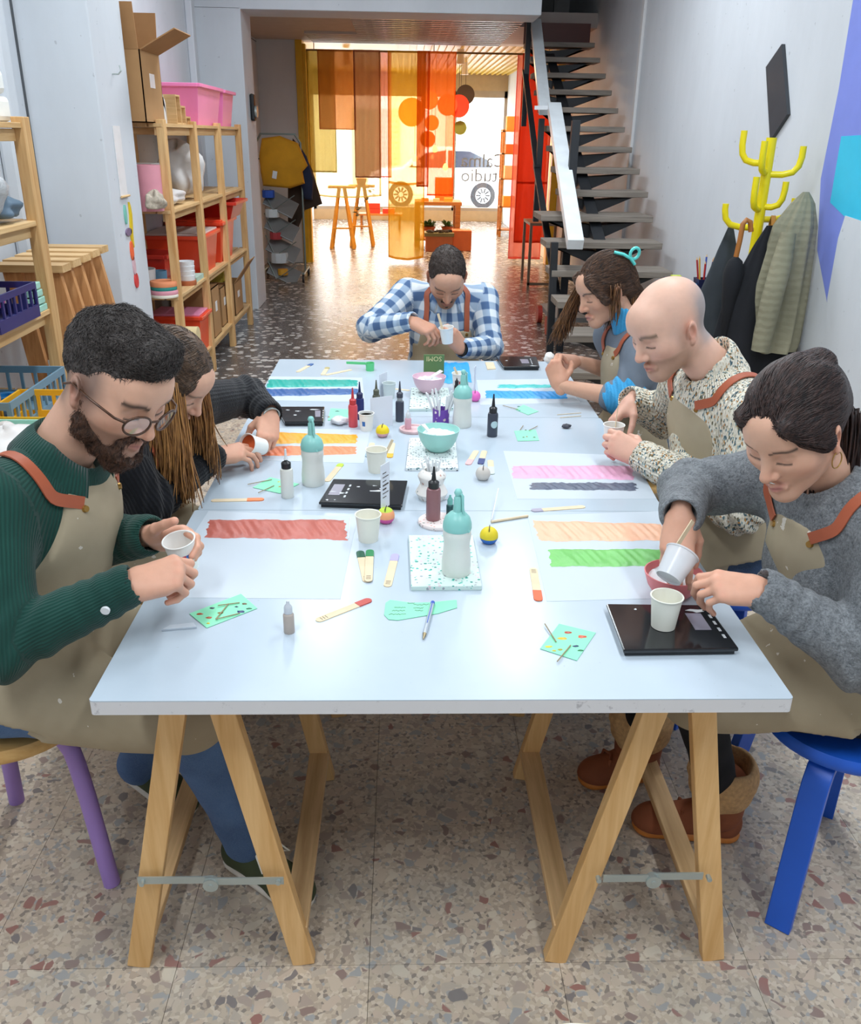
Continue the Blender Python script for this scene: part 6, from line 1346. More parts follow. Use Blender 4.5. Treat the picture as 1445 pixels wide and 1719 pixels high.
# ---- head in its own frame: x forward, y left, z up, origin between the ears
def head_vol(sex, beard=0, neck_to=None, vx=.0023):
    h = Vol((-.135, -.11, -.20), (.135, .11, .135), vx); m = sex == 'm'
    h.ell((-.014, 0, .032), (.100, .077, .088), k=.02); h.ell((.026, 0, -.024), (.066, .063, .082), k=.04)
    for s_ in (1, -1):
        h.cone((.0, s_*.050, -.048), (.066, s_*.014, -.098), .020 if m else .017, .015 if m else .013, .035)
        h.ell((.052, s_*.043, -.020), (.026, .022, .022), k=.03)
    h.ell((.074, 0, -.098), (.018, .024 if m else .019, .017), k=.025)
    h.cone((.076, .036, .026), (.076, -.036, .026), .011 if m else .008, k=.022); h.ell((.062, 0, .055), (.034, .05, .035), k=.03)
    for s_ in (1, -1):
        h.ell((.101, s_*.033, .006), (.019, .021, .012), k=.016, mode='sub'); h.ell((.0735, s_*.032, .003), (.0135, .0155, .0125), k=.004)
    h.cone((.086, 0, .014), (.109, 0, -.028), .0075, .0105, .014); h.ell((.106, 0, -.032), (.012, .011, .009), k=.008)
    for s_ in (1, -1): h.ell((.097, s_*.0125, -.034), (.010, .007, .0075), k=.006); h.ell((.103, s_*.0065, -.0425), (.004, .003, .003), k=.003, mode='sub')
    h.cone((.087, .021, -.0672), (.0965, 0, -.0605), .0040, .0062, .008); h.cone((.087, -.021, -.0672), (.0965, 0, -.0605), .0040, .0062, .008)
    h.cone((.0865, .017, -.0712), (.093, 0, -.0735), .0045, .007, .008); h.cone((.0865, -.017, -.0712), (.093, 0, -.0735), .0045, .007, .008)
    h.cone((.101, .021, -.0668), (.101, -.021, -.0668), .0024, k=.003, mode='sub')
    for s_ in (1, -1):
        R = np.asarray(Euler((s_*-.25, .25, s_*.35)).to_matrix()); h.ell((-.012, s_*.079, -.008), (.019, .0075, .031), R, k=.006); h.ell((-.006, s_*.087, -.004), (.010, .006, .018), R, k=.004, mode='sub'); h.ell((-.004, s_*.079, -.034), (.009, .006, .010), R, k=.006)
    h.cone((-.028, 0, -.04), neck_to if neck_to is not None else (-.05, 0, -.19), .052 if m else .044, .058 if m else .047, .03)
    return h
SK = {'fair': (.70, .405, .285), 'tan': (.62, .345, .235), 'pale': (.74, .455, .345)}
def head_cols(L, skin, brow, stubble=None, scalp=None, lips=(.55, .20, .17), sexm=True):
    x, y, z = L.T; b = np.array(SK[skin]); c = np.tile(b, (len(L), 1))
    def blend(m, col): c[:] = c*(1-m[:, None])+np.array(col)*m[:, None]
    g = lambda p, r: np.exp(-(((L-np.array(p))/np.array(r))**2).sum(1))
    red = b*np.array([.95, .62, .58])
    for s_ in (1, -1): blend(.45*g((.06, s_*.045, -.025), (.03, .025, .022)), red); blend(.65*g((-.01, s_*.085, -.01), (.03, .014, .035)), red*.95)
    blend(.5*g((.108, 0, -.03), (.014, .016, .014)), red)
    if scalp is not None:
        m = np.clip(((-x)*.9+.045+(.02-np.abs(z-.01))*.5)/.095, 0, 1)*np.clip((.095-z)/.05, 0, 1)*np.clip((z+.085)/.02, 0, 1)*np.clip((np.hypot(x+.01, np.abs(y)-.08)-.012)/.035, 0, 1); blend(.9*m, scalp)
        if np.mean(scalp) < .2:
            for s_ in (1, -1): blend(.7*np.clip(1.4*g((.004, s_*.078, .022), (.030, .022, .045)), 0, 1), scalp)
    if stubble is not None:
        col, amt = stubble; m = np.clip((x+.005)/.02, 0, 1)*np.clip((-.040-z-.25*(x-.05)*(x < .05))/.012, 0, 1); m *= np.clip((z+.135)/.02, 0, 1)
        m = np.maximum(m, np.clip((x-.080)/.006, 0, 1)*g((.095, 0, -.050), (.03, .026, .008))*1.2); m = np.maximum(m, g((.018, 0, -.03), (.016, 1, .03))*(np.abs(y) > .05)); blend(np.clip(m, 0, 1)*amt, col)
    lm = (np.exp(-((z+.0665)/.0085)**2*1.2)*np.exp(-(y/.019)**4)*(x > .082)); blend(np.clip(lm*(.75 if sexm else 1.25), 0, 1), lips); blend(np.exp(-((z+.0667)/.0017)**2)*np.exp(-(y/.02)**4)*(x > .082)*.6, (.16, .05, .04))
    for s_ in (1, -1):
        yy = y*s_; bz = .030-.16*np.abs(yy-.038)-.004*(yy < .02); m = np.exp(-((z-bz)/(.0060 if sexm else .0038))**2)*((yy > .011) & (yy < .056) & (x > .045)); blend(m*.92, brow)
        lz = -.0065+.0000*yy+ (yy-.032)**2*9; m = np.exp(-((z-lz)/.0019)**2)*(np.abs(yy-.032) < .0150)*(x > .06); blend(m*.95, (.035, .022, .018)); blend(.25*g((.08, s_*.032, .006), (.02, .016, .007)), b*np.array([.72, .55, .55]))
    for s_ in (1, -1): blend(.4*g((.104, s_*.0068, -.0425), (.006, .0032, .003)), (.16, .06, .05))
    return np.clip(c, 0, 1)

# ---- hand: x along the fingers, y towards the thumb (right hand), z out of the back of the hand
def hand_mesh(side, wrist, dirv, dors, curls, thumb, sc=1.0, spread=.06, fore=None, vx=.0024):
    f = unit(dirv); n = np.asarray(dors, float); n = unit(n-f*(n@f)); yv = np.cross(n, f)*(1 if side == 'R' else -1); M_ = np.stack([f, yv, n], 1)
    h = Vol((-.05, -.085, -.13), (.215, .10, .06), vx)
    mc = [(.090, .026, .002), (.094, .007, .005), (.089, -.012, .003), (.080, -.029, -.002)]; ln = [(.042, .026, .021), (.046, .029, .022), (.042, .027, .022), (.033, .021, .019)]; rr_ = [.0098, .0100, .0094, .0083]
    h.cone((-.018, 0, 0), (.012, 0, 0), .0235, .025, .01, flat=((0, 0, 1), .78))
    for i in range(4): h.cone((.012, mc[i][1]*.62, -.002), mc[i], .0165, .0125, .016, flat=((0, 0, 1), .9))
    h.cone((.02, .018, -.010), (.055, .026, -.012), .017, .014, .014); h.cone((.02, -.02, -.010), (.06, -.026, -.010), .013, .012, .014)
    tips = []
    for i in range(4):
        p = np.array(mc[i]); a = 0; sp = spread*(1.5-i); c3 = curls[i] if not isinstance(curls[i], (int, float)) else (curls[i], curls[i]*1.15, curls[i]*.7)
        r = rr_[i]
        for j in range(3):
            a += math.radians(c3[j]); d = np.array([math.cos(a)*math.cos(sp), math.sin(sp)*(1 if j == 0 else .6), -math.sin(a)]); q = p+d*ln[i][j]; h.cone(p, q, r, r*.92, .003 if j else .006); p = q; r *= .90
        tips.append(p)
    p = np.array((.022, .026, -.010)); tr = [.0150, .0118, .0102]; tl = [.042, .034, .027]
    for j in range(3): d = unit(thumb[j]); q = p+d*tl[j]; h.cone(p, q, tr[j], tr[j]*.86, .010 if j == 0 else .003); p = q
    tips.append(p)
    V, F = h.mesh(); V = relax(V, F, 1, .4)
    col = np.tile(np.array((.0, 0, 0)), (len(V), 1)); kn = np.zeros(len(V))
    for t in tips: kn = np.maximum(kn, np.exp(-(np.linalg.norm(V-t, axis=1)/.012)**2))
    for m_ in mc: kn = np.maximum(kn, .7*np.exp(-(np.linalg.norm(V-np.array(m_)-np.array((0, 0, .012)), axis=1)/.009)**2))
    P = np.asarray(wrist)+(V*sc)@M_.T
    if side == 'L': F = F[:, ::-1]
    if np.linalg.det(M_) < 0 and side == 'R': F = F[:, ::-1]
    return P, F, kn, [np.asarray(wrist)+(M_@t)*sc for t in tips], M_

def bone_uv(P, bones):
    """cloth coordinates: around and along the nearest limb"""
    best = np.full(len(P), 9.); uv = np.zeros((len(P), 3))
    for i, (p, q, r) in enumerate(bones):
        p, q = np.asarray(p, float), np.asarray(q, float); w = q-p; L = np.linalg.norm(w); w = w/L; x = P-p; t = np.clip(x@w, 0, L); e = x-t[:, None]*w; d = np.linalg.norm(e, axis=1)-r
        a = unit(np.cross(w, (0.3, .2, 1))); b = np.cross(w, a); ang = np.arctan2(e@b, e@a); m = d < best; best = np.where(m, d, best)
        uv[m] = np.stack([ang*r, x@w, np.full(len(P), i*.37)], 1)[m]
    return uv

def build_person(key, label, sex, skin, J, hands, cloth, neckline=.0, s=1.0, female_chest=0, sleeve=('full', 'full'), pants=None, shoe=None, bulk=.012, vx=.0062, bare=False, legr=1.0, headopt={}, legs=True, apron=True):
    J = {k: np.asarray(v, float) for k, v in J.items()}; base = (float(J['hip'][0]), float(J['hip'][1]), 0.0); T = thing('person', label, 'person', base)
    H, N = J['hip'], J['neck']; u = unit(N-H); l = J['shL']-J['shR']; l = unit(l-u*(l@u)); f = np.cross(l, u); Rb = np.stack([f, l, u], 1); L = np.linalg.norm(N-H)
    # ---------- head, neck, hands and the body under the clothes: one skin mesh
    RH = frame(J['face'], headopt.get('up', tuple(u*.5+np.array((0, 0, .5))))); nk = RH.T@(N+u*.0-f*.0-J['head'])/s
    hv = head_vol(sex, neck_to=tuple(nk*1.0)); V, F = hv.mesh(); V = relax(V, F, 1, .35)
    VS = [J['head']+(V*s)@RH.T]; FS = [F]; CS = [head_cols(V, skin, headopt.get('brow', (.05, .03, .02)), headopt.get('stubble'), headopt.get('scalp'), headopt.get('lips', (.55, .2, .17)), sex == 'm')]
    nb = len(V); tips = {}
    for sd in 'RL':
        hd = hands[sd]; P, Fh, kn, tp, Mh = hand_mesh(sd, J['wr'+sd], hd['dir'], hd['dors'], hd['curl'], hd['thumb'], hd.get('sc', .95 if sex == 'm' else .86), hd.get('spread', .05)); tips[sd] = tp
        b = np.array(SK[skin])*np.array([1.0, .93, .92]); VS.append(P); FS.append(Fh+nb); CS.append(b*(1-.35*kn[:, None])+.35*kn[:, None]*b*np.array([1.02, .72, .70])); nb += len(P)
    bd = Vol(np.minimum.reduce([J[k] for k in ('hip', 'neck', 'elR', 'elL', 'wrR', 'wrL', 'shR', 'shL')])-.22, np.maximum.reduce([J[k] for k in ('hip', 'neck', 'elR', 'elL', 'wrR', 'wrL', 'shR', 'shL')])+.2, .0058 if bare else .011)
    bd.ell(H+u*.05, (.10*s, .14*s, .11*s), Rb, .05); bd.ell(H+u*L*.42, (.085*s, .12*s, .15*s), Rb, .05); bd.ell(N-u*.15*s, (.09*s, .135*s, .15*s), Rb, .05); bd.cone(N+u*.03, N-u*.1, .045*s, .06*s, .03)
    for sd in 'RL': bd.cone(J['sh'+sd], J['el'+sd], .042*s, .036*s, .03); bd.cone(J['el'+sd], J['wr'+sd]-unit(J['wr'+sd]-J['el'+sd])*.014, (.042 if bare else .035)*s, .024*s, .02)
    V, F = bd.mesh(); VS.append(V); FS.append(F+nb); CS.append(np.tile(np.array(SK[skin]), (len(V), 1)))
    o = mesh_obj('body', np.concatenate(VS), np.concatenate(FS), M_SKIN, T, cols=np.concatenate(CS))
    # ---------- top
    pts = np.stack([J[k] for k in ('hip', 'neck', 'elR', 'elL', 'wrR', 'wrL', 'shR', 'shL')]); g = Vol(pts.min(0)-.24, pts.max(0)+.16, vx); B = bulk
    g.ell(H+u*.07, (.125*s+B, .165*s+B, .12*s+B), Rb, .05); g.ell(H+u*L*.40+f*.012, (.112*s+B, .145*s+B, .16*s), Rb, .06); g.ell(N-u*.165*s+f*.008, (.105*s+B, .155*s+B, .155*s+B), Rb, .06)
    if female_chest:
        for s_ in (1, -1): g.ell(N-u*.20*s+f*.075*s+l*s_*.065*s, (.055, .06, .06), Rb, .05)
    for sd in 'RL': g.cone(N-u*.035*s, J['sh'+sd]-u*.005, .058*s+B*.6, .056*s+B*.8, .05)
    for sd, md in zip('RL', sleeve):
        S_, E_, W_ = J['sh'+sd], J['el'+sd], J['wr'+sd]; g.cone(S_, E_, .056*s+B, .046*s+B, .035)
        if md == 'full':
            we = W_-unit(W_-E_)*.004; g.cone(E_, we, .045*s+B, .032*s+B*.75, .02)
        elif md == 'push': g.cone(E_, E_+(W_-E_)*.18, .047*s+B, .044*s+B, .02)
    if cloth.get('fold', .004):
        a = cloth.get('fold', .004)
        def fd(P):
            o = a*.8*wob(P, 26, 3+len(label))+a*.35*wob(P, 60, 9+len(label))
            for sd in 'RL':
                E_ = J['el'+sd]; q = np.exp(-(np.linalg.norm(P-E_, axis=1)/.085)**2); ax = unit(J['wr'+sd]-J['sh'+sd]); o = o+q*a*1.5*np.sin((P-E_)@ax*150+3*wob(P, 30, 5)); W_ = J['wr'+sd]; q = np.exp(-(np.linalg.norm(P-W_-unit(E_-W_)*.06, axis=1)/.05)**2); o = o+q*a*.9*np.sin((P-W_)@unit(W_-E_)*200)
            return o
        g.warp(fd)
    # neck opening and cuffs
    g.cone(N-u*.005+f*.012, N+u*.12+f*.03, (.056 if sex == 'm' else .052)*s+neckline, (.075)*s+neckline, .006, mode='sub')
    for sd, md in zip('RL', sleeve):
        if md != 'full': continue
        W_, E_ = J['wr'+sd], J['el'+sd]; w_ = unit(W_-E_); g.cone(W_+w_*.004, W_+w_*.06, .027*s+B*.35, .032*s+B*.35, .007, mode='sub')
    V, F = g.mesh(); V = relax(V, F, 1, .4)
    bones = [(H, N, .15), (J['shR'], J['elR'], .06), (J['elR'], J['wrR'], .05), (J['shL'], J['elL'], .06), (J['elL'], J['wrL'], .05)]
    top = mesh_obj(cloth['name'], V, F, cloth['mat'], T, uv=bone_uv(V, bones))
    # ---------- trousers and shoes
    if pants is not None:
        lo = np.minimum.reduce([J[k] for k in ('hip', 'kneR', 'kneL', 'ankR', 'ankL')])-.2; hi = np.maximum.reduce([J[k] for k in ('hip', 'kneR', 'kneL', 'ankR', 'ankL')])+.2; pv = Vol(lo, hi, .009)
        pv.ell(H+np.array((0, 0, .01)), (.14*s, .17*s, .085*s), np.stack([unit((f[0], f[1], 0)), unit((l[0], l[1], 0)), (0, 0, 1)], 1), .05)
        for sd, s_ in (('R', -1), ('L', 1)):
            hp = H+unit((l[0], l[1], 0))*s_*.085*s; pv.cone(hp, J['kne'+sd], .082*s, .062*s, .04); pv.cone(J['kne'+sd], J['ank'+sd], .060*s*legr, .048*s*legr, .02)
        pv.warp(lambda P: .0035*wob(P, 34, 11)+.002*wob(P, 80, 12))
        # flatten what rests on the seat
        pv.cut((0, 0, -1), (0, 0, .452) if True else 0, .01) if False else None
        V, F = pv.mesh(); V = relax(V, F, 1, .4)
        bn = [(H+l*.085, J['kneL'], .07), (H-l*.085, J['kneR'], .07), (J['kneL'], J['ankL'], .055), (J['kneR'], J['ankR'], .055)]; mesh_obj('trousers', V, F, pants, T, uv=bone_uv(V, bn))
    return T, dict(J=J, f=f, l=l, u=u, H=H, N=N, L=L, g=g, RH=RH, Rb=Rb, tips=tips, s=s, top=top)

def strip(T, g, pts, w, m, name, off=.004, th=.003, n=28):
    """a flat strap laid on the garment surface"""
    P = np.array(pts, float); t = np.linspace(0, len(P)-1, n); Q = np.stack([np.interp(t, np.arange(len(P)), P[:, i]) for i in range(3)], 1)
    for _ in range(3): Q[1:-1] = .5*Q[1:-1]+.25*(Q[:-2]+Q[2:])
    Q = g.project(Q, off); e = g.vx; nr = np.stack([g.sample(Q+e*np.eye(3)[j])-g.sample(Q-e*np.eye(3)[j]) for j in range(3)], 1); nr /= np.linalg.norm(nr, axis=1)[:, None]+1e-9
    tg = np.gradient(Q, axis=0); tg /= np.linalg.norm(tg, axis=1)[:, None]; sd = np.cross(nr, tg); sd /= np.linalg.norm(sd, axis=1)[:, None]+1e-9
    mb = MB(); vs = []
    for i in range(n):
        for a, b in ((-w/2, 0), (w/2, 0), (w/2, th), (-w/2, th)): vs.append(Q[i]+sd[i]*a+nr[i]*b)
    mb.add(vs, [(i*4+j, i*4+(j+1) % 4, (i+1)*4+(j+1) % 4, (i+1)*4+j) for i in range(n-1) for j in range(4)]+[(3, 2, 1, 0), tuple(range(4*n-4, 4*n))]); return mb.build(name, m, T, smooth=50)

def apron(T, I, top=.10, wtop=.085, wmid=.20, low=-.02, lap=.30, flare=.20, lapw=.21, th=.007, studs=True, shift=0.0, vx=.0058, straps=True, seed=1, hang=.035, sw=.085):
    """bib and lap cloth: a skin over garment and thighs cut to the apron's outline"""
    J, f, l, u, H, N, g, s = I['J'], I['f'], I['l'], I['u'], I['H'], I['N'], I['g'], I['s']; fh = unit((f[0], f[1], 0)); lh = unit((l[0], l[1], 0))
    K = [J['kneR'], J['kneL']]; lo = np.minimum.reduce([H, N]+K)-.26; hi = np.maximum.reduce([H, N]+K)+.24
    v = Vol(lo, hi, vx); Rb = I['Rb']; B = .012+th
    v.ell(H+u*.07, (.125*s+B, .165*s+B, .12*s+B), Rb, .05); v.ell(H+u*I['L']*.40+f*.014, (.112*s+B, .145*s+B, .16*s), Rb, .06); v.ell(N-u*.165*s+f*.010, (.105*s+B, .155*s+B, .155*s+B), Rb, .06)
    for s_, k_ in ((-1, K[0]), (1, K[1])): v.cone(H+lh*s_*.085*s+np.array((0, 0, .01)), k_, .082*s+B, .062*s+B, .12)
    v.warp(lambda P: .0045*wob(P, 22, seed+30)+.0022*wob(P, 55, seed+31), .04)
    X, Y, Z = v.grid(tuple(slice(0, m) for m in v.n))
    def dot(a, c): return (X-np.float32(c[0]))*np.float32(a[0])+(Y-np.float32(c[1]))*np.float32(a[1])+(Z-np.float32(c[2]))*np.float32(a[2])
    h = dot(u, N); la = dot(l, N)-np.float32(shift); fr = dot(f, N); fd = dot(fh, H); llh = dot(lh, H); zz = Z-np.float32(H[2])
    # half width of the bib as it widens from the chest to the waist
    t = np.clip((-top*s-h)/np.float32(.24*s), 0, 1); wb = np.float32(wtop*s)+np.float32((wmid-wtop)*s)*t**1.5
    bib = np.maximum(np.maximum(np.maximum(h+np.float32(top*s), np.abs(la)-wb), -(fr-np.float32(.0))), -(h+np.float32(I['L']-.045)))
    tl = np.clip(fd/np.float32(lap), 0, 1); lapc = np.maximum(np.maximum(np.abs(llh)-np.float32(lapw*s)*(np.float32(.5)+np.float32(.5)*tl), -(fd-np.float32(.0))), np.maximum(fd-np.float32(lap), -(zz+np.float32(hang)*(np.float32(.3)+np.float32(.9)*tl))))
    lapc = np.maximum(lapc, zz-np.float32(.20)); reg = np.minimum(bib, lapc)
    v.d = np.maximum(v.d, reg)
    # hollow: keep only a skin outside the garment
    V, F = v.mesh(); V = relax(V, F, 1, .5); o = mesh_obj('apron', V, F, M_APRON, T)
    cor = [N-u*(top+.012)*s+l*(shift+s_*(wtop-.012)*s)+f*.14 for s_ in (-1, 1)]; cor = v.project(np.array(cor), .001)
    if studs:
        for c in cor:
            nr = np.array([v.sample((c+v.vx*np.eye(3)[j])[None])[0]-v.sample((c-v.vx*np.eye(3)[j])[None])[0] for j in range(3)]); nr = unit(nr); MB().cyl(c-nr*.002, c+nr*.004, .0075, .006, n=16).build('stud', M_BRASS, o)
    if straps:
        for s_, c in zip((-1, 1), cor):
            c = c+u*.012; strip(T, g, [c, N+l*(shift*.5+s_*(sw+.004)*s)-u*.03+f*.07, N+l*s_*sw*s+u*.0+f*.0, N+l*s_*sw*.8*s-f*.075-u*.02, N+l*s_*.03-f*.11-u*.10], .024*s, M_STRAP, 'strap')
    return o, v

def strands(T, v, V, I, name, m, flow, n, length, r, lift=.2, seed=1, steps=6, jit=.25, lenf=None):
    """thin tapered hairs that follow the hair surface (head space)"""
    r_ = np.random.default_rng(seed); P = V[r_.integers(0, len(V), n)]+0; J_ = r_.normal(size=(n, 3))*jit; Ls = length*(.6+.7*r_.random(n))*(lenf(P) if lenf else 1); path = [P]; e = v.vx
    for j in range(steps):
        nr = np.stack([v.sample(P+e*np.eye(3)[q])-v.sample(P-e*np.eye(3)[q]) for q in range(3)], 1); nr /= np.linalg.norm(nr, axis=1)[:, None]+1e-9
        d = flow(P)+J_; d -= nr*np.sum(d*nr, 1)[:, None]; d /= np.linalg.norm(d, axis=1)[:, None]+1e-9; P = P+(d+nr*lift*(.3+.7*j/steps))*(Ls/steps)[:, None]
        if lift < .1: P = P-nr*np.clip(v.sample(P)-.0015, -.01, .01)[:, None]
        path.append(P)
    A = np.stack(path, 1); W_ = I['J']['head']+(A*I['s'])@I['RH'].T; tg = np.gradient(W_, axis=1); tg /= np.linalg.norm(tg, axis=2)[..., None]+1e-9; a = np.cross(tg, np.array((.3, .5, .8))); a /= np.linalg.norm(a, axis=2)[..., None]+1e-9; b = np.cross(tg, a)
    rad = r*np.concatenate([np.linspace(.9, 1, 2), np.linspace(1, .12, steps-1)]); k_ = steps+1; vs = np.stack([W_+(a*math.cos(t)+b*math.sin(t))*rad[None, :, None] for t in (0, 2.09, 4.19)], 2)   # n,k,3sides,3
    VV = vs.reshape(-1, 3); base = (np.arange(n)*k_*3)[:, None, None]; st = (np.arange(k_-1)*3)[None, :, None]; sd = np.array([[0, 1, 4, 3], [1, 2, 5, 4], [2, 0, 3, 5]])
    F = (base[..., None]+st[..., None]+sd[None, None]).reshape(-1, 4); uv = np.repeat(A[:, :, None, :], 3, 2).reshape(-1, 3)
    o = mesh_obj(name, VV, F, m, T, uv=uv); o['kind'] = 'stuff'; return o
def hair_piece(T, I, name, m, build, vx=.003, amp=.003, freq=(30, 120, 120), lo=(-.16, -.13, -.16), hi=(.15, .13, .15), rel=1, seed=1, hairs=None):
    """hair modelled in head space, then placed; strands run along the first axis of freq"""
    v = Vol(lo, hi, vx); build(v); fr = np.array(freq, float)
    r_ = np.random.default_rng(seed); ks = [r_.normal(size=3)*fr for _ in range(7)]; ph = r_.random(7)*6.28
    v.warp(lambda P: amp*sum(np.sin(P@k_+p_) for k_, p_ in zip(ks, ph))/7*2.2, .02)
    V, F = v.mesh(); V = relax(V, F, rel, .35); P = I['J']['head']+(V*I['s'])@I['RH'].T
    o = mesh_obj(name, P, F, m, T, uv=V)
    if hairs: strands(o, v, V, I, name+'_strands', m, hairs['flow'], hairs['n'], hairs['len'], hairs.get('r', .0008), hairs.get('lift', .05), seed, hairs.get('steps', 6), hairs.get('jit', .25), hairs.get('lenf'))
    return o

# ================================================================= THE SIX PEOPLE
TH_RELAX = [(.75, .6, -.25), (.9, .3, -.3), (.95, .1, -.3)]; TH_PINCH = [(.72, .42, -.55), (.88, .0, -.48), (.92, -.12, -.38)]; TH_OUT = [(.62, .75, -.1), (.85, .5, .05), (.92, .38, .1)]; TH_WRAP = [(.6, .5, -.62), (.7, .1, -.7), (.65, -.2, -.73)]
M_SHOE_OL = mat('olive_sneaker', '#3a4327', .75, .15, 20, .2, 60); M_SOLE = mat('white_sole', '#d9d2c6', .6); M_GUM = mat('gum_sole', '#c9782c', .5); M_LACE = mat('cream_lace', '#e9e2d3', .7)
def shoe(T, heel, toe, name, upper, sole, z0=0.0, h=.085, w=.042, lift=0.0, laces=True, outsole=None):
    """shoe from heel to toe (floor points); lift raises the heel"""
    a, b = np.array((heel[0], heel[1], z0+lift)), np.array((toe[0], toe[1], z0)); d = b-a; L = np.linalg.norm(d); d = d/L; sd = unit(np.cross((0, 0, 1), d)); up_ = np.cross(d, sd)
    v = Vol(np.minimum(a, b)-.1, np.maximum(a, b)+.16, .0045); R = np.stack([d, sd, up_], 1)
    v.cone(a+d*.035+up_*.05, a+d*.06+up_*(h+.03), .036, .035, .02, flat=(sd, .9)); v.cone(a+d*.04+up_*.04, b-d*.05+up_*.032, .037, .033, .03, flat=(sd, 1.1)); v.cone(a+d*.07+up_*h*.8, b-d*.07+up_*.045, .03, .022, .035); v.ell(b-d*.055+up_*.03, (.055, .043, .028), R, .03); v.cut(-up_, a+up_*.022)
    V, F = v.mesh(); V = relax(V, F, 1, .4); o = mesh_obj(name, V, F, upper, T)
    s_ = Vol(np.minimum(a, b)-.1, np.maximum(a, b)+.12, .0045); s_.cone(a+d*.035+up_*.014, b-d*.045+up_*.014, .040, .043, .02, flat=(up_, .5)); s_.cut(up_, a+up_*.028); s_.cut(-up_, a+up_*.0005); V, F = s_.mesh(); sl_ = mesh_obj('sole', relax(V, F, 1, .3), F, sole, o)
    if laces:
        for i in range(5):
            c = a+d*(L*.42+.016*i)+up_*(h*.92-.010*i); MB().tube([c-sd*.024-up_*.008, c-sd*.012+up_*.004, c+sd*.012+up_*.004, c+sd*.024-up_*.008], .0032, 6).build('lace', M_LACE, o)
        c = a+d*(L*.42)+up_*(h+.006)
        for q in (-1, 1): MB().tube([c, c+sd*q*.03+d*.02+up_*.012, c+sd*q*.042+d*.05-up_*.01, c+sd*q*.02+d*.03-up_*.004], .0028, 6).build('lace_loop', M_LACE, o)
    return o
# ---------------------------------------------------------------- the man in green corduroy
J = PEOPLE['A']
TA, IA = build_person('A', 'bearded man with glasses in a dark green corduroy shirt and beige apron', 'm', 'fair', J,
    dict(R=dict(dir=(.88, .40, .12), dors=(-.25, -.55, .80), curl=((42, 68, 40), (54, 74, 40), (62, 78, 40), (66, 78, 40)), thumb=TH_PINCH),
         L=dict(dir=(.80, -.20, .06), dors=(.30, .75, .60), curl=((25, 45, 30), (40, 60, 35), (48, 65, 40), (55, 65, 40)), thumb=TH_OUT)),
    dict(name='shirt', mat=cloth_mat('green_corduroy', '#1f4f45', '#123a33', 'cord'), fold=.0055), s=1.0, pants=cloth_mat('blue_denim', '#4a6a96', '#2f4a74', 'denim'), legr=1.15, headopt=dict(brow=(.04, .025, .02), stubble=((.20, .11, .08), .55), scalp=(.13, .10, .09)))
aA, vA = apron(TA, IA, top=.022, wtop=.095, wmid=.20, lap=.29, lapw=.20, seed=1, hang=.05, sw=.122)
M_HA = hair_mat('dark_greying_hair', '#5c5450', '#1d1817', (1, 1, 1), 260)
def hA(v):
    v.ell((-.018, 0, .042), (.1025, .0805, .093), k=.02); v.ell((.02, 0, .10), (.075, .055, .034), k=.03); v.cone((.055, .03, .115), (.07, -.025, .118), .020, .018, .02)
    v.ell((.10, 0, -.016), (.078, .14, .096), k=.008, mode='sub'); v.box((0, 0, -.13), (.2, .2, .098), rad=.01, k=.01, mode='sub'); v.box((.112, 0, -.022), (.085, .2, .065), rad=.01, k=.02, mode='sub')
    for q in (1, -1): v.ell((-.008, q*.085, -.02), (.030, .022, .046), k=.006, mode='sub')
hair_piece(TA, IA, 'hair', M_HA, hA, amp=.003, freq=(90, 110, 60), vx=.0028, hairs=dict(flow=lambda P: np.stack([.5+0*P[:, 0], .15*np.sign(P[:, 1])+0*P[:, 0], np.where(P[:, 2] < .06, -1.2, .1)], 1), n=5200, len=.024, r=.0008, lift=.38, jit=.6, lenf=lambda P: np.clip((P[:, 2]-.02)/.07, .18, 1)))
M_BEARD = hair_mat('brown_beard', '#6b4a38', '#2a1c16', (1, 1, .5), 170)
def bA(v):
    for q in (1, -1):
        v.cone((.008, q*.063, -.030), (.018, q*.056, -.075), .013, .018, .015); v.cone((.018, q*.054, -.075), (.07, q*.016, -.112), .020, .022, .02); v.cone((.088, q*.004, -.050), (.082, q*.026, -.068), .0068, .0075, .008); v.cone((.082, q*.027, -.068), (.07, q*.024, -.1), .009, .014, .012)
    v.ell((.072, 0, -.114), (.028, .032, .026), k=.02); v.ell((.097, 0, -.0665), (.018, .0165, .0095), k=.003, mode='sub')
hair_piece(TA, IA, 'beard', M_BEARD, bA, amp=.003, freq=(160, 160, 90), vx=.0026, seed=4, hairs=dict(flow=lambda P: np.stack([.25+0*P[:, 0], .2*np.sign(P[:, 1]), -1+0*P[:, 0]], 1), n=2600, len=.016, r=.0006, lift=.45, jit=.6))
def place(I, P): return [tuple(np.array(I['J']['head'])+I['RH']@(np.array(p)*I['s'])) for p in P]
gl = bpy.data.objects.new('glasses', None); COL.objects.link(gl); gl.location = IA['J']['head']; gl['_base'] = tuple(float(t) for t in IA['J']['head']); tag(gl, 'round tortoiseshell glasses worn by the bearded man', 'glasses')
M_TORT = mat('tortoiseshell', '#4a2c18', .3, .5, 90); kl = NT('lens'); tr = kl.node('ShaderNodeBsdfTransparent'); gg = kl.node('ShaderNodeBsdfGlossy'); gg.inputs['Roughness'].default_value = .05; mx = kl.node('ShaderNodeMixShader'); mx.inputs[0].default_value = .16; kl.link(tr.outputs[0], mx.inputs[1]); kl.link(gg.outputs[0], mx.inputs[2]); kl.link(mx.outputs[0], kl.out.inputs[0])
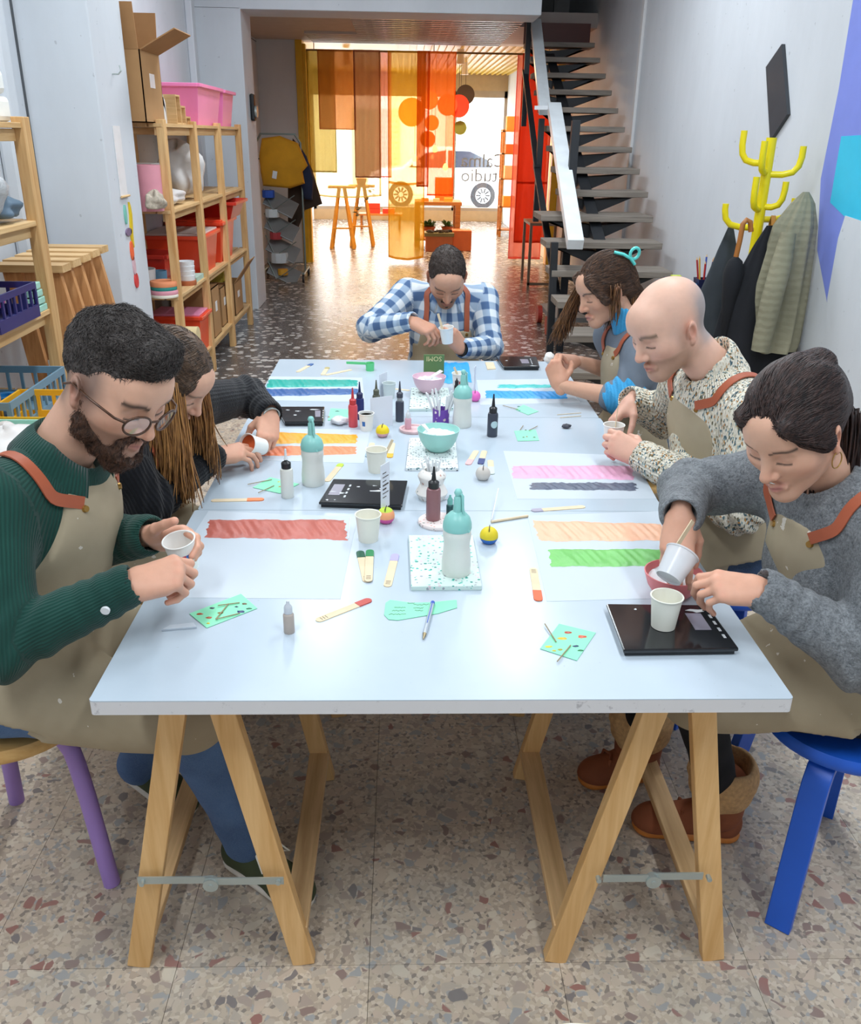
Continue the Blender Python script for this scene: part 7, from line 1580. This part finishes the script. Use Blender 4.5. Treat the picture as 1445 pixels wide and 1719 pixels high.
for q in (1, -1):
    ring = [(.110-.012*(abs(math.cos(a)*.026+.034)/.06)**2, q*(.034+.026*math.cos(a)), -.004+.0215*math.sin(a)) for a in [2*PI*t/28 for t in range(29)]]
    fo = MB().tube(place(IA, ring), .0022, 8).build('rim', M_TORT, gl, smooth=60); MB().add(place(IA, [(.108, q*.034, -.004)]+ring[:-1]), [(0, i+1, (i+1) % 28+1) for i in range(28)]).build('lens', kl.m, fo)
    MB().tube(place(IA, [(.099, q*.060, .004), (.085, q*.074, .006), (.03, q*.083, .004), (-.018, q*.085, .002), (-.035, q*.083, -.014)]), .0024, 8).build('temple', M_TORT, gl, smooth=60)
MB().tube(place(IA, [(.110, .009, .004), (.1145, 0, .008), (.110, -.009, .004)]), .0022, 8).build('bridge', M_TORT, gl, smooth=60)
def collar(T, I, m, h=.038, r=.066, open_=.9, tilt=.25, name='collar', pts=True, th=.004, lean=.012, fold=.026):
    N, f, l, u, s = I['N'], I['f'], I['l'], I['u'], I['s']
    def ringf(t, v):
        a = open_*.35+(2*PI-open_*.7)*t; rr_ = r*s*(1+.28*v*lean/.012); p = N+f*(math.cos(a)*rr_+.012)+l*math.sin(a)*rr_*1.06+u*((-.012-.040*max(0, math.cos(a)))+h*(2*v if v < .5 else 1-(v-.5)*2*(1.15+.55*max(0, math.cos(a))))); return tuple(p+(f*math.cos(a)+l*math.sin(a))*(fold*(max(0, v-.5)*2)**.8))
    o = MB().grid(ringf, 48, 7).build(name, m, T, smooth=180, solid=th); a = o.data.attributes.new('uvw', 'FLOAT_VECTOR', 'POINT'); a.data.foreach_set('vector', np.array([(2*PI*r*1.1*i/47, .006*j, 0) for i in range(48) for j in range(7)], np.float32).ravel()); return o
collar(TA, IA, IA['top'].data.materials[0], .050, .062, 1.6, fold=.024)
sh_a = cloth_mat
for (p_, nm) in ((IA['J']['wrR'], 'cuff_button'),):
    E_ = IA['J']['elR']; w_ = unit(p_-E_); c = IA['g'].project((p_-w_*.03+np.array((.0, -.05, -.01)))[None], .0)[0]; nr = unit(c-(p_-w_*.03)); MB().cyl(c-nr*.002, c+nr*.003, .008, n=18).build(nm, M_WPLAS, IA['top'])
shoe(TA, (-.485, 1.605), (-.275, 1.44), 'shoe', M_SHOE_OL, M_SOLE); shoe(TA, (-.79, 1.85), (-.60, 1.735), 'shoe', M_SHOE_OL, M_SOLE, lift=.055)
# the printed cup in his hands
cA = (-.503, 1.560, .800); Rc = np.asarray(Euler((.18, -.10, 0)).to_matrix())
paper_cup(cA, 'printed white paper cup held by the bearded man', M_CUPW, .070, .0225, .031, R=Matrix(Rc.tolist()), print_=((262, 300, .028, .046, '#c2394a'), (300, 322, .028, .046, '#3f74c4'), (268, 318, .012, .022, '#9fb0c4')))
# ---------------------------------------------------------------- the woman in black knit
J = PEOPLE['B']
TB, IB = build_person('B', 'woman with long light brown hair in a black knit sweater and apron', 'f', 'fair', J,
    dict(R=dict(dir=(.85, .42, .02), dors=(-.05, -.35, .93), curl=((20, 25, 15), (25, 30, 18), (30, 32, 18), (34, 35, 18)), thumb=TH_PINCH),
         L=dict(dir=(-.02, -.72, -.62), dors=(.45, -.45, .75), curl=((30, 45, 25), (38, 50, 30), (42, 52, 30), (45, 52, 30)), thumb=TH_WRAP)),
    dict(name='sweater', mat=cloth_mat('black_knit', '#16181f', '#0a0b10', 'knit'), fold=.005), s=.93, pants=cloth_mat('beige_trousers', '#8f8064', '#7d6f55', 'plain'), headopt=dict(brow=(.20, .12, .08)), bulk=.014)
apron(TB, IB, top=.06, wtop=.09, wmid=.19, lap=.33, lapw=.22, seed=2)
M_HB = hair_mat('light_brown_hair', '#c08a50', '#6b472c', (1, 1, .12), 170); M_HB2 = hair_mat('brown_crown_hair', '#6b5340', '#33261e', (.15, 1, 1), 170)
def hB(v):
    v.ell((-.016, 0, .040), (.106, .084, .096), k=.02); v.ell((.105, 0, -.045), (.072, .075, .10), k=.012, mode='sub'); v.box((0, 0, -.15), (.2, .2, .10), rad=.01, k=.02, mode='sub')
    for q in (1, -1): v.cone((.055, q*.062, .05), (.02, q*.078, -.05), .018, .020, .02)
hair_piece(TB, IB, 'hair', M_HB2, hB, amp=.002, freq=(25, 160, 120), hairs=dict(flow=lambda P: np.stack([-.35+0*P[:, 0], .8*np.sign(P[:, 1]), -.7+0*P[:, 0]], 1), n=2600, len=.10, r=.0009, lift=.04, jit=.12, steps=8))
def lockset(T, I, name, m, starts, drop, n, seed, spread=.03, r=.007, wave=.006, world_down=True):
    r_ = np.random.default_rng(seed); mb = MB(); hd = I['J']['head']; RH = I['RH']; s = I['s']
    for i in range(n):
        t = r_.random(); p0 = np.array(starts[0])*(1-t)+np.array(starts[1])*t+r_.normal(size=3)*.006; P = hd+RH@(p0*s); pts = []; m_ = 10; out = RH@np.array(drop[0]); L = drop[1]*(.8+.35*r_.random()); ph = r_.random()*6
        dv = np.array(drop[2]) if len(drop) > 2 else np.array((0, 0, -1.0)); jit = r_.normal(size=3)*spread
        for j in range(m_+1):
            q = j/m_; pts.append(P+out*(.9*q-.5*q*q)*.06+dv*L*q+jit*q*q+np.array((math.sin(q*7+ph), math.cos(q*6+ph), 0))*wave*q)
        mb.tube(pts, [r*(.6+.4*math.sin(PI*min(1, .25+q/m_*.8))) if q < m_ else .001 for q in range(m_+1)], 6)
    o = mb.build(name, m, T, smooth=180); o['kind'] = 'stuff'
    a = o.data.attributes.new('uvw', 'FLOAT_VECTOR', 'POINT'); co = np.array([v.co for v in o.data.vertices]); a.data.foreach_set('vector', co.astype(np.float32).ravel()); return o
lockset(TB, IB, 'long_hair', M_HB, ((.045, -.074, .045), (-.09, -.055, -.02)), ((.3, -.25, 0), .27), 520, 1, .010, .0021, .004); lockset(TB, IB, 'long_hair', M_HB, ((.06, .070, .03), (-.06, .07, -.02)), ((.5, .25, 0), .24), 360, 2, .011, .0021, .004)
cB = (-.474, 2.365, .775)
paper_cup(cB, 'tipped paper cup of orange paste in the hand of the woman in black', M_CUPW, .066, .0225, .0295, R=Matrix(frame((.3, .1, .6), (-.58, -.76, .20)).tolist()), fill=mat('orange_fill', '#f97a45', .4))
solo('mixing_stick', MB().bar((-.555, 2.325, .782), (-.500, 2.355, .790), .002, .010), M_STICK, 'craft stick pushed into the tipped cup by the woman in black', 'stick', (-.53, 2.34, .78))
w_ = unit(np.array(J['wrL'])-np.array(J['elL']))
for i in range(2):
    c = np.array(J['wrL'])+w_*(.004+.008*i); a_ = unit(np.cross(w_, (0, 0, 1))); b_ = np.cross(w_, a_)
    MB().tube([c+(a_*math.cos(t)*1.0+b_*math.sin(t)*.80)*.0265 for t in [2*PI*j/20 for j in range(21)]], .0016, 6).build('bracelet', M_ZINC, TB)
# ---------------------------------------------------------------- the man in plaid
J = PEOPLE['C']
TC, IC = build_person('C', 'man with cropped hair and moustache in a blue plaid shirt at the table head', 'm', 'tan', J,
    dict(R=dict(dir=(.86, -.30, -.34), dors=(.15, -.40, .88), curl=((30, 50, 30), (35, 50, 30), (40, 52, 30), (44, 52, 30)), thumb=TH_PINCH),
         L=dict(dir=(-.50, -.30, .62), dors=(.55, -.80, .15), curl=((45, 60, 30), (48, 62, 32), (50, 62, 32), (52, 62, 32)), thumb=TH_WRAP)),
    dict(name='shirt', mat=cloth_mat('blue_plaid', '#7f9cc0', '#3a5888', 'plaid'), fold=.005), s=.98, pants=cloth_mat('dark_trousers', '#2b2d33', '#1c1e22', 'plain'), headopt=dict(brow=(.035, .022, .018), stubble=((.13, .08, .06), .55)))
apron(TC, IC, top=.145, wtop=.115, wmid=.19, lap=.30, lapw=.22, seed=3)
M_HC = hair_mat('cropped_dark_hair', '#4a3b33', '#231b18', (1, 1, 1), 220)
def hC(v):
    v.ell((-.016, 0, .038), (.1025, .0800, .0905), k=.02); v.ell((.105, 0, -.022), (.062, .10, .085), k=.01, mode='sub'); v.box((0, 0, -.14), (.2, .2, .105), rad=.01, k=.01, mode='sub'); v.box((.105, 0, -.04), (.075, .2, .06), rad=.01, k=.015, mode='sub')
    for q in (1, -1): v.ell((-.008, q*.085, -.02), (.028, .02, .044), k=.006, mode='sub')
hair_piece(TC, IC, 'hair', M_HC, hC, amp=.0012, freq=(200, 200, 200), hairs=dict(flow=lambda P: np.stack([.8+0*P[:, 0], .2*np.sign(P[:, 1]), -.3+0*P[:, 0]], 1), n=2600, len=.010, r=.0008, lift=.4, jit=.6, steps=4))
def mC(v):
    for q in (1, -1): v.cone((.100, q*.003, -.0485), (.088, q*.023, -.0600), .0048, .0038, .006)
    v.ell((.089, 0, -.092), (.009, .012, .010), k=.006)
hair_piece(TC, IC, 'moustache', M_HC, mC, amp=.0008, freq=(200, 200, 200), vx=.0022)
collar(TC, IC, IC['top'].data.materials[0], .036, .062, 1.5, fold=.02)
cC = (.112, 3.615, .805); paper_cup(cC, 'white paper cup held up by the man in plaid', M_CUPW, .068, .022, .030, R=Matrix(np.asarray(Euler((.1, -.12, 0)).to_matrix()).tolist()))
solo('mixing_stick', MB().bar((.098, 3.612, .83), (.070, 3.618, .925), .002, .010), M_STICK, 'craft stick stirring the cup of the man in plaid', 'stick', (.098, 3.612, .83))
w_ = unit(np.array(J['wrL'])-np.array(J['elL'])); c = np.array(J['wrL'])+w_*.0; MB().cyl(c-w_*.012, c+w_*.012, .0285, n=24).build('watch_band', M_BLKP, TC, smooth=40)
# ---------------------------------------------------------------- the woman with the turquoise clip
J = PEOPLE['D']
TD, ID = build_person('D', 'brown haired woman with turquoise hair clip in grey fleece and apron', 'f', 'tan', J,
    dict(R=dict(dir=(-.92, -.18, .12), dors=(.05, -.35, .93), curl=((50, 65, 40), (55, 70, 40), (58, 70, 40), (60, 70, 40)), thumb=TH_PINCH),
         L=dict(dir=(-.25, .45, .80), dors=(-.55, -.70, .25), curl=((48, 62, 40), (52, 66, 40), (55, 66, 40), (58, 66, 40)), thumb=TH_WRAP)),
    dict(name='fleece', mat=cloth_mat('slate_fleece', '#77808c', '#666f7b', 'plain'), fold=.004), s=.93, sleeve=('push', 'push'), pants=cloth_mat('charcoal_trousers', '#2b2d33', '#1c1e22', 'plain'), bare=True, headopt=dict(brow=(.04, .025, .02), lips=(.50, .20, .17)), neckline=-.002)
mesh_pants = None
apron(TD, ID, top=.035, wtop=.08, wmid=.18, lap=.30, lapw=.21, seed=4)
M_BLUEF = cloth_mat('sky_blue_fleece', '#4aa9dc', '#3a97cb', 'knit'); N = ID['N']; u, f, l = ID['u'], ID['f'], ID['l']
v = Vol(N-.14, N+.16, .0045); v.cone(N-u*.03, N+u*.055-f*.0+(J['head']-N)*.12, .062, .058, .02); v.cone(N+u*.06, N+u*.2, .050, .06, .004, mode='sub'); v.warp(lambda P: .002*wob(P, 60, 3)); V, F = v.mesh(); mesh_obj('turtleneck', relax(V, F, 1), F, M_BLUEF, TD, uv=V)
for sd in 'RL':
    E_, W_, S_ = [np.array(J[q+sd]) for q in ('el', 'wr', 'sh')]; v = Vol(np.minimum(E_, S_)-.14, np.maximum(E_, S_)+.14, .005); a, b = E_+(S_-E_)*.22, E_+(W_-E_)*.16; v.cone(a, E_, .060, .060, .02); v.cone(E_, b, .060, .054, .02); ax = unit(b-a); v.warp(lambda P: .0026*np.sin((P-E_)@ax*190+1.2*wob(P, 30, 2))); V, F = v.mesh(); mesh_obj('rolled_sleeve', relax(V, F, 1), F, M_BLUEF, TD, uv=V)
M_HD = hair_mat('chestnut_hair', '#6a4a35', '#2a1c16', (.18, 1, 1), 190); M_HD2 = hair_mat('chestnut_lengths', '#8a5f38', '#3a2519', (1, 1, .15), 180)
def hD(v):
    v.ell((-.020, 0, .042), (.108, .086, .096), k=.02); v.cone((-.06, 0, .03), (-.10, 0, -.06), .06, .05, .04); v.ell((.108, 0, -.042), (.070, .085, .094), k=.012, mode='sub'); v.box((.05, 0, -.15), (.10, .2, .115), rad=.01, k=.02, mode='sub')
    for q in (1, -1): v.cone((.07, q*.045, .075), (.045, q*.080, -.01), .018, .014, .02); v.ell((-.008, q*.088, -.012), (.026, .018, .036), k=.008, mode='sub')
hair_piece(TD, ID, 'hair', M_HD, hD, amp=.003, freq=(22, 130, 110), lo=(-.19, -.13, -.18), hairs=dict(flow=lambda P: np.stack([-1+0*P[:, 0], 0*P[:, 0], -.25-.8*(P[:, 0] < -.08)], 1), n=2600, len=.09, r=.0010, lift=.04, jit=.13, steps=8))
lockset(TD, ID, 'loose_hair', M_HD2, ((-.07, -.05, .02), (-.11, .05, .0)), ((-.3, 0, 0), .17), 420, 5, .010, .0022, .004); lockset(TD, ID, 'loose_hair', M_HD2, ((.060, -.062, .05), (.02, -.084, .02)), ((.9, -.1, 0), .17, (-.30, 0, -1)), 260, 7, .011, .002, .004); lockset(TD, ID, 'loose_hair', M_HD2, ((.005, .084, .03), (-.02, .088, .02)), ((.2, .3, 0), .11, (.05, 0, -1)), 22, 6, .006, .0018, .003)
clip = MB().tube(place(ID, [(-.055, .045, .130), (-.080, .062, .112), (-.100, .068, .088), (-.112, .064, .060)]), .0055, 8).tube(place(ID, [(-.122+.020*math.cos(a), .066+.006*math.sin(a), .098+.020*math.sin(a)) for a in [2*PI*t/20 for t in range(21)]]), .0055, 8)
clip.build('hair_clip', mat('turquoise_acrylic', '#5fd6cf', .3), TD, smooth=60)
MB().tube(place(ID, [(.012+.018*math.cos(a), .080, -.052+.018*math.sin(a)) for a in [2*PI*t/20 for t in range(21)]]), .0012, 6).build('hoop_earring', M_BRASS, TD)
solo('clay_ball', blob((.452, 3.070, .872), (.020, .020, .020), 6, 14, 1.0), mat('white_clay', '#e3e0dc', .7), 'small white clay ball rolled by the woman with the clip', 'clay', (.452, 3.07, .855), smooth=180)
# ---------------------------------------------------------------- the bald man
J = PEOPLE['E']
TE, IE = build_person('E', 'bald man with short stubble in a mottled cream knit sweater and apron', 'm', 'pale', J,
    dict(R=dict(dir=(-.62, -.45, -.62), dors=(-.70, .25, .62), curl=((28, 42, 22), (32, 45, 25), (36, 46, 25), (40, 48, 25)), thumb=TH_PINCH),
         L=dict(dir=(-.72, .52, .26), dors=(-.20, -.80, .50), curl=((38, 52, 30), (42, 55, 30), (46, 58, 30), (50, 58, 30)), thumb=TH_WRAP)),
    dict(name='sweater', mat=cloth_mat('mottled_cream_knit', '#d9d0ba', '#8fa5a5', 'mottle'), fold=.0055), s=1.0, bulk=.019, pants=cloth_mat('blue_denim', '#4a6a96', '#2f4a74', 'denim') if False else cloth_mat('navy_denim', '#33486b', '#22324f', 'denim'), headopt=dict(brow=(.20, .13, .09), stubble=((.33, .185, .12), .6), scalp=(.33, .29, .29)))
apron(TE, IE, top=.020, wtop=.095, wmid=.20, lap=.32, lapw=.22, seed=5, sw=.118)
v = Vol(IE['N']-.16, IE['N']+.16, .0045); N, u, f = IE['N'], IE['u'], IE['f']; v.cone(N-u*.015-f*.01, N+u*.028, .082, .074, .02); v.cone(N+u*.005+f*.01, N+u*.12+f*.03, .058, .075, .006, mode='sub'); v.warp(lambda P: .0018*wob(P, 90, 4)); V, F = v.mesh(); mesh_obj('rolled_neck', relax(V, F, 1), F, IE['top'].data.materials[0], TE, uv=V*1.0)
cE = (.535, 2.385, .775); paper_cup(cE, 'white paper cup in the hand of the bald man', M_CUPW, .068, .022, .030)
solo('mixing_stick', MB().bar((.540, 2.392, .80), (.552, 2.43, .885), .002, .010), M_STICK, 'craft stick stirring the cup of the bald man', 'stick', (.54, 2.39, .8))
# ---------------------------------------------------------------- the woman in grey wool
J = PEOPLE['F']
TF, IF = build_person('F', 'dark haired woman with a nose ring in a fluffy grey sweater and apron', 'f', 'fair', J,
    dict(R=dict(dir=(-.14, -.56, -.80), dors=(-.30, -.76, .55), curl=((18, 22, 12), (22, 24, 12), (26, 28, 14), (32, 34, 16)), thumb=TH_PINCH),
         L=dict(dir=(-.95, .28, -.02), dors=(-.05, -.45, .89), curl=((28, 48, 28), (34, 52, 30), (38, 54, 30), (42, 54, 30)), thumb=TH_PINCH)),
    dict(name='sweater', mat=cloth_mat('grey_boucle', '#9ca0a4', '#54585d', 'boucle'), fold=.0065), s=.93, female_chest=1, bulk=.018, pants=cloth_mat('black_trousers', '#1d1e22', '#111215', 'plain'), headopt=dict(brow=(.04, .025, .02), lips=(.58, .24, .21)))
apron(TF, IF, top=.045, wtop=.085, wmid=.19, lap=.31, lapw=.21, seed=6, hang=.03, sw=.112)
M_HF = hair_mat('dark_brown_hair', '#4a3530', '#1b1314', (.14, 1, 1), 190); M_HF2 = hair_mat('dark_brown_tail', '#43302b', '#1b1314', (1, 1, .14), 190)
def hF(v):
    v.ell((-.020, 0, .042), (.108, .087, .097), k=.02); v.cone((-.09, 0, .02), (-.115, 0, -.05), .05, .04, .04); v.ell((.108, 0, -.040), (.070, .090, .096), k=.012, mode='sub'); v.box((.06, 0, -.15), (.09, .2, .12), rad=.01, k=.02, mode='sub')
    for q in (1, -1): v.cone((.070, q*.045, .080), (.020, q*.082, .01), .017, .016, .02); v.ell((-.008, q*.092, -.022), (.024, .018, .030), k=.008, mode='sub')
    v.ell((-.100, .012, .088), (.030, .030, .024), k=.012); v.ell((-.118, -.012, .070), (.026, .026, .022), k=.010)
hair_piece(TF, IF, 'hair', M_HF, hF, amp=.003, freq=(22, 130, 110), lo=(-.19, -.13, -.18), hi=(.15, .13, .17), hairs=dict(flow=lambda P: np.stack([-1+0*P[:, 0], .0*P[:, 0], -.35+0*P[:, 0]], 1), n=4200, len=.10, r=.0009, lift=.04, jit=.13, steps=8))
lockset(TF, IF, 'ponytail', M_HF2, ((-.10, -.02, -.02), (-.125, .05, -.05)), ((-.4, .6, 0), .24), 520, 8, .012, .0022, .004)
MB().tube(place(IF, [(.110+.004*math.sin(a), .013+.0045*math.cos(a), -.040+.0055*math.sin(a)) for a in [PI*.9*t/10 for t in range(11)]]), .0009, 6).build('nose_ring', M_ZINC, TF)
MB().tube(place(IF, [(.006+.016*math.cos(a), .082, -.050+.016*math.sin(a)) for a in [2*PI*t/20 for t in range(21)]]), .0012, 6).build('hoop_earring', M_BRASS, TF)
M_BOOT = mat('russet_suede', '#8a4a2a', .8, .12, 15, .3, 70); M_FUR = mat('tan_fleece_lining', '#c39a6a', .95, .2, 90, 1.0, 130)
for hh, tt, lf in (((.765, 1.655), (.505, 1.69), 0), ((.62, 1.89), (.40, 1.85), 0)):
    b_ = shoe(TF, hh, tt, 'boot', M_BOOT, M_GUM, h=.11, w=.05, laces=False); d = unit((tt[0]-hh[0], tt[1]-hh[1], 0)); c = np.array((hh[0], hh[1], 0))+d*.06
    v = Vol(c+np.array((-.12, -.12, .05)), c+np.array((.12, .12, .26)), .0045); v.cone(c+np.array((0, 0, .09)), c+np.array((0, 0, .15)), .062, .066, .02); V, F = v.mesh(); mesh_obj('shaft', relax(V, F, 1), F, M_BOOT, b_)
    v = Vol(c+np.array((-.13, -.13, .10)), c+np.array((.13, .13, .28)), .004); v.cone(c+np.array((0, 0, .165)), c+np.array((0, 0, .185)), .078, .084, .01); v.cone(c+np.array((0, 0, .17)), c+np.array((0, 0, .3)), .055, .07, .01, mode='sub'); v.warp(lambda P: .003*wob(P, 140, 3)); V, F = v.mesh(); mesh_obj('fleece_cuff', V, F, M_FUR, b_)
    for q in (-1, 1): sd = np.array((-d[1], d[0], 0)); p = c+d*.075+np.array((0, 0, .115)); MB().tube([p-np.array((0,0,.03)), p+sd*q*.022+d*.012-np.array((0, 0, .03)), p+sd*q*.03+d*.02-np.array((0, 0, .085)), p+sd*q*.008+d*.018-np.array((0, 0, .05))], .0045, 6).build('lace', M_BOOT, b_)
# beaker and stick in her hands
kq = NT('frosted_beaker'); tr = kq.node('ShaderNodeBsdfTransparent'); kq.set(Base_Color=C('#e6e8ec'), Roughness=.25); mx = kq.node('ShaderNodeMixShader'); mx.inputs[0].default_value = .72; kq.link(tr.outputs[0], mx.inputs[1]); kq.link(kq.b.outputs[0], mx.inputs[2]); kq.link(mx.outputs[0], kq.out.inputs[0])
cF = np.array((.432, 1.455, .832)); RF = frame((.6, -.6, 0), (.42, .50, .55))
T = thing('beaker', 'frosted plastic beaker tipped over the ivory cup by the woman in grey', 'beaker', tuple(cF)); MB().lathe(cup_mb(.060, .024, .032), tuple(cF), 36, Matrix(RF.tolist())).build('beaker', kq.m, T, smooth=50)
solo('mixing_stick', MB().bar((.485, 1.515, .925), (.430, 1.482, .845), .002, .011), M_STICK, 'craft stick scraping the frosted beaker', 'stick', (.45, 1.49, .85))


for o in bpy.data.objects:
    if '_base' in o: del o['_base']
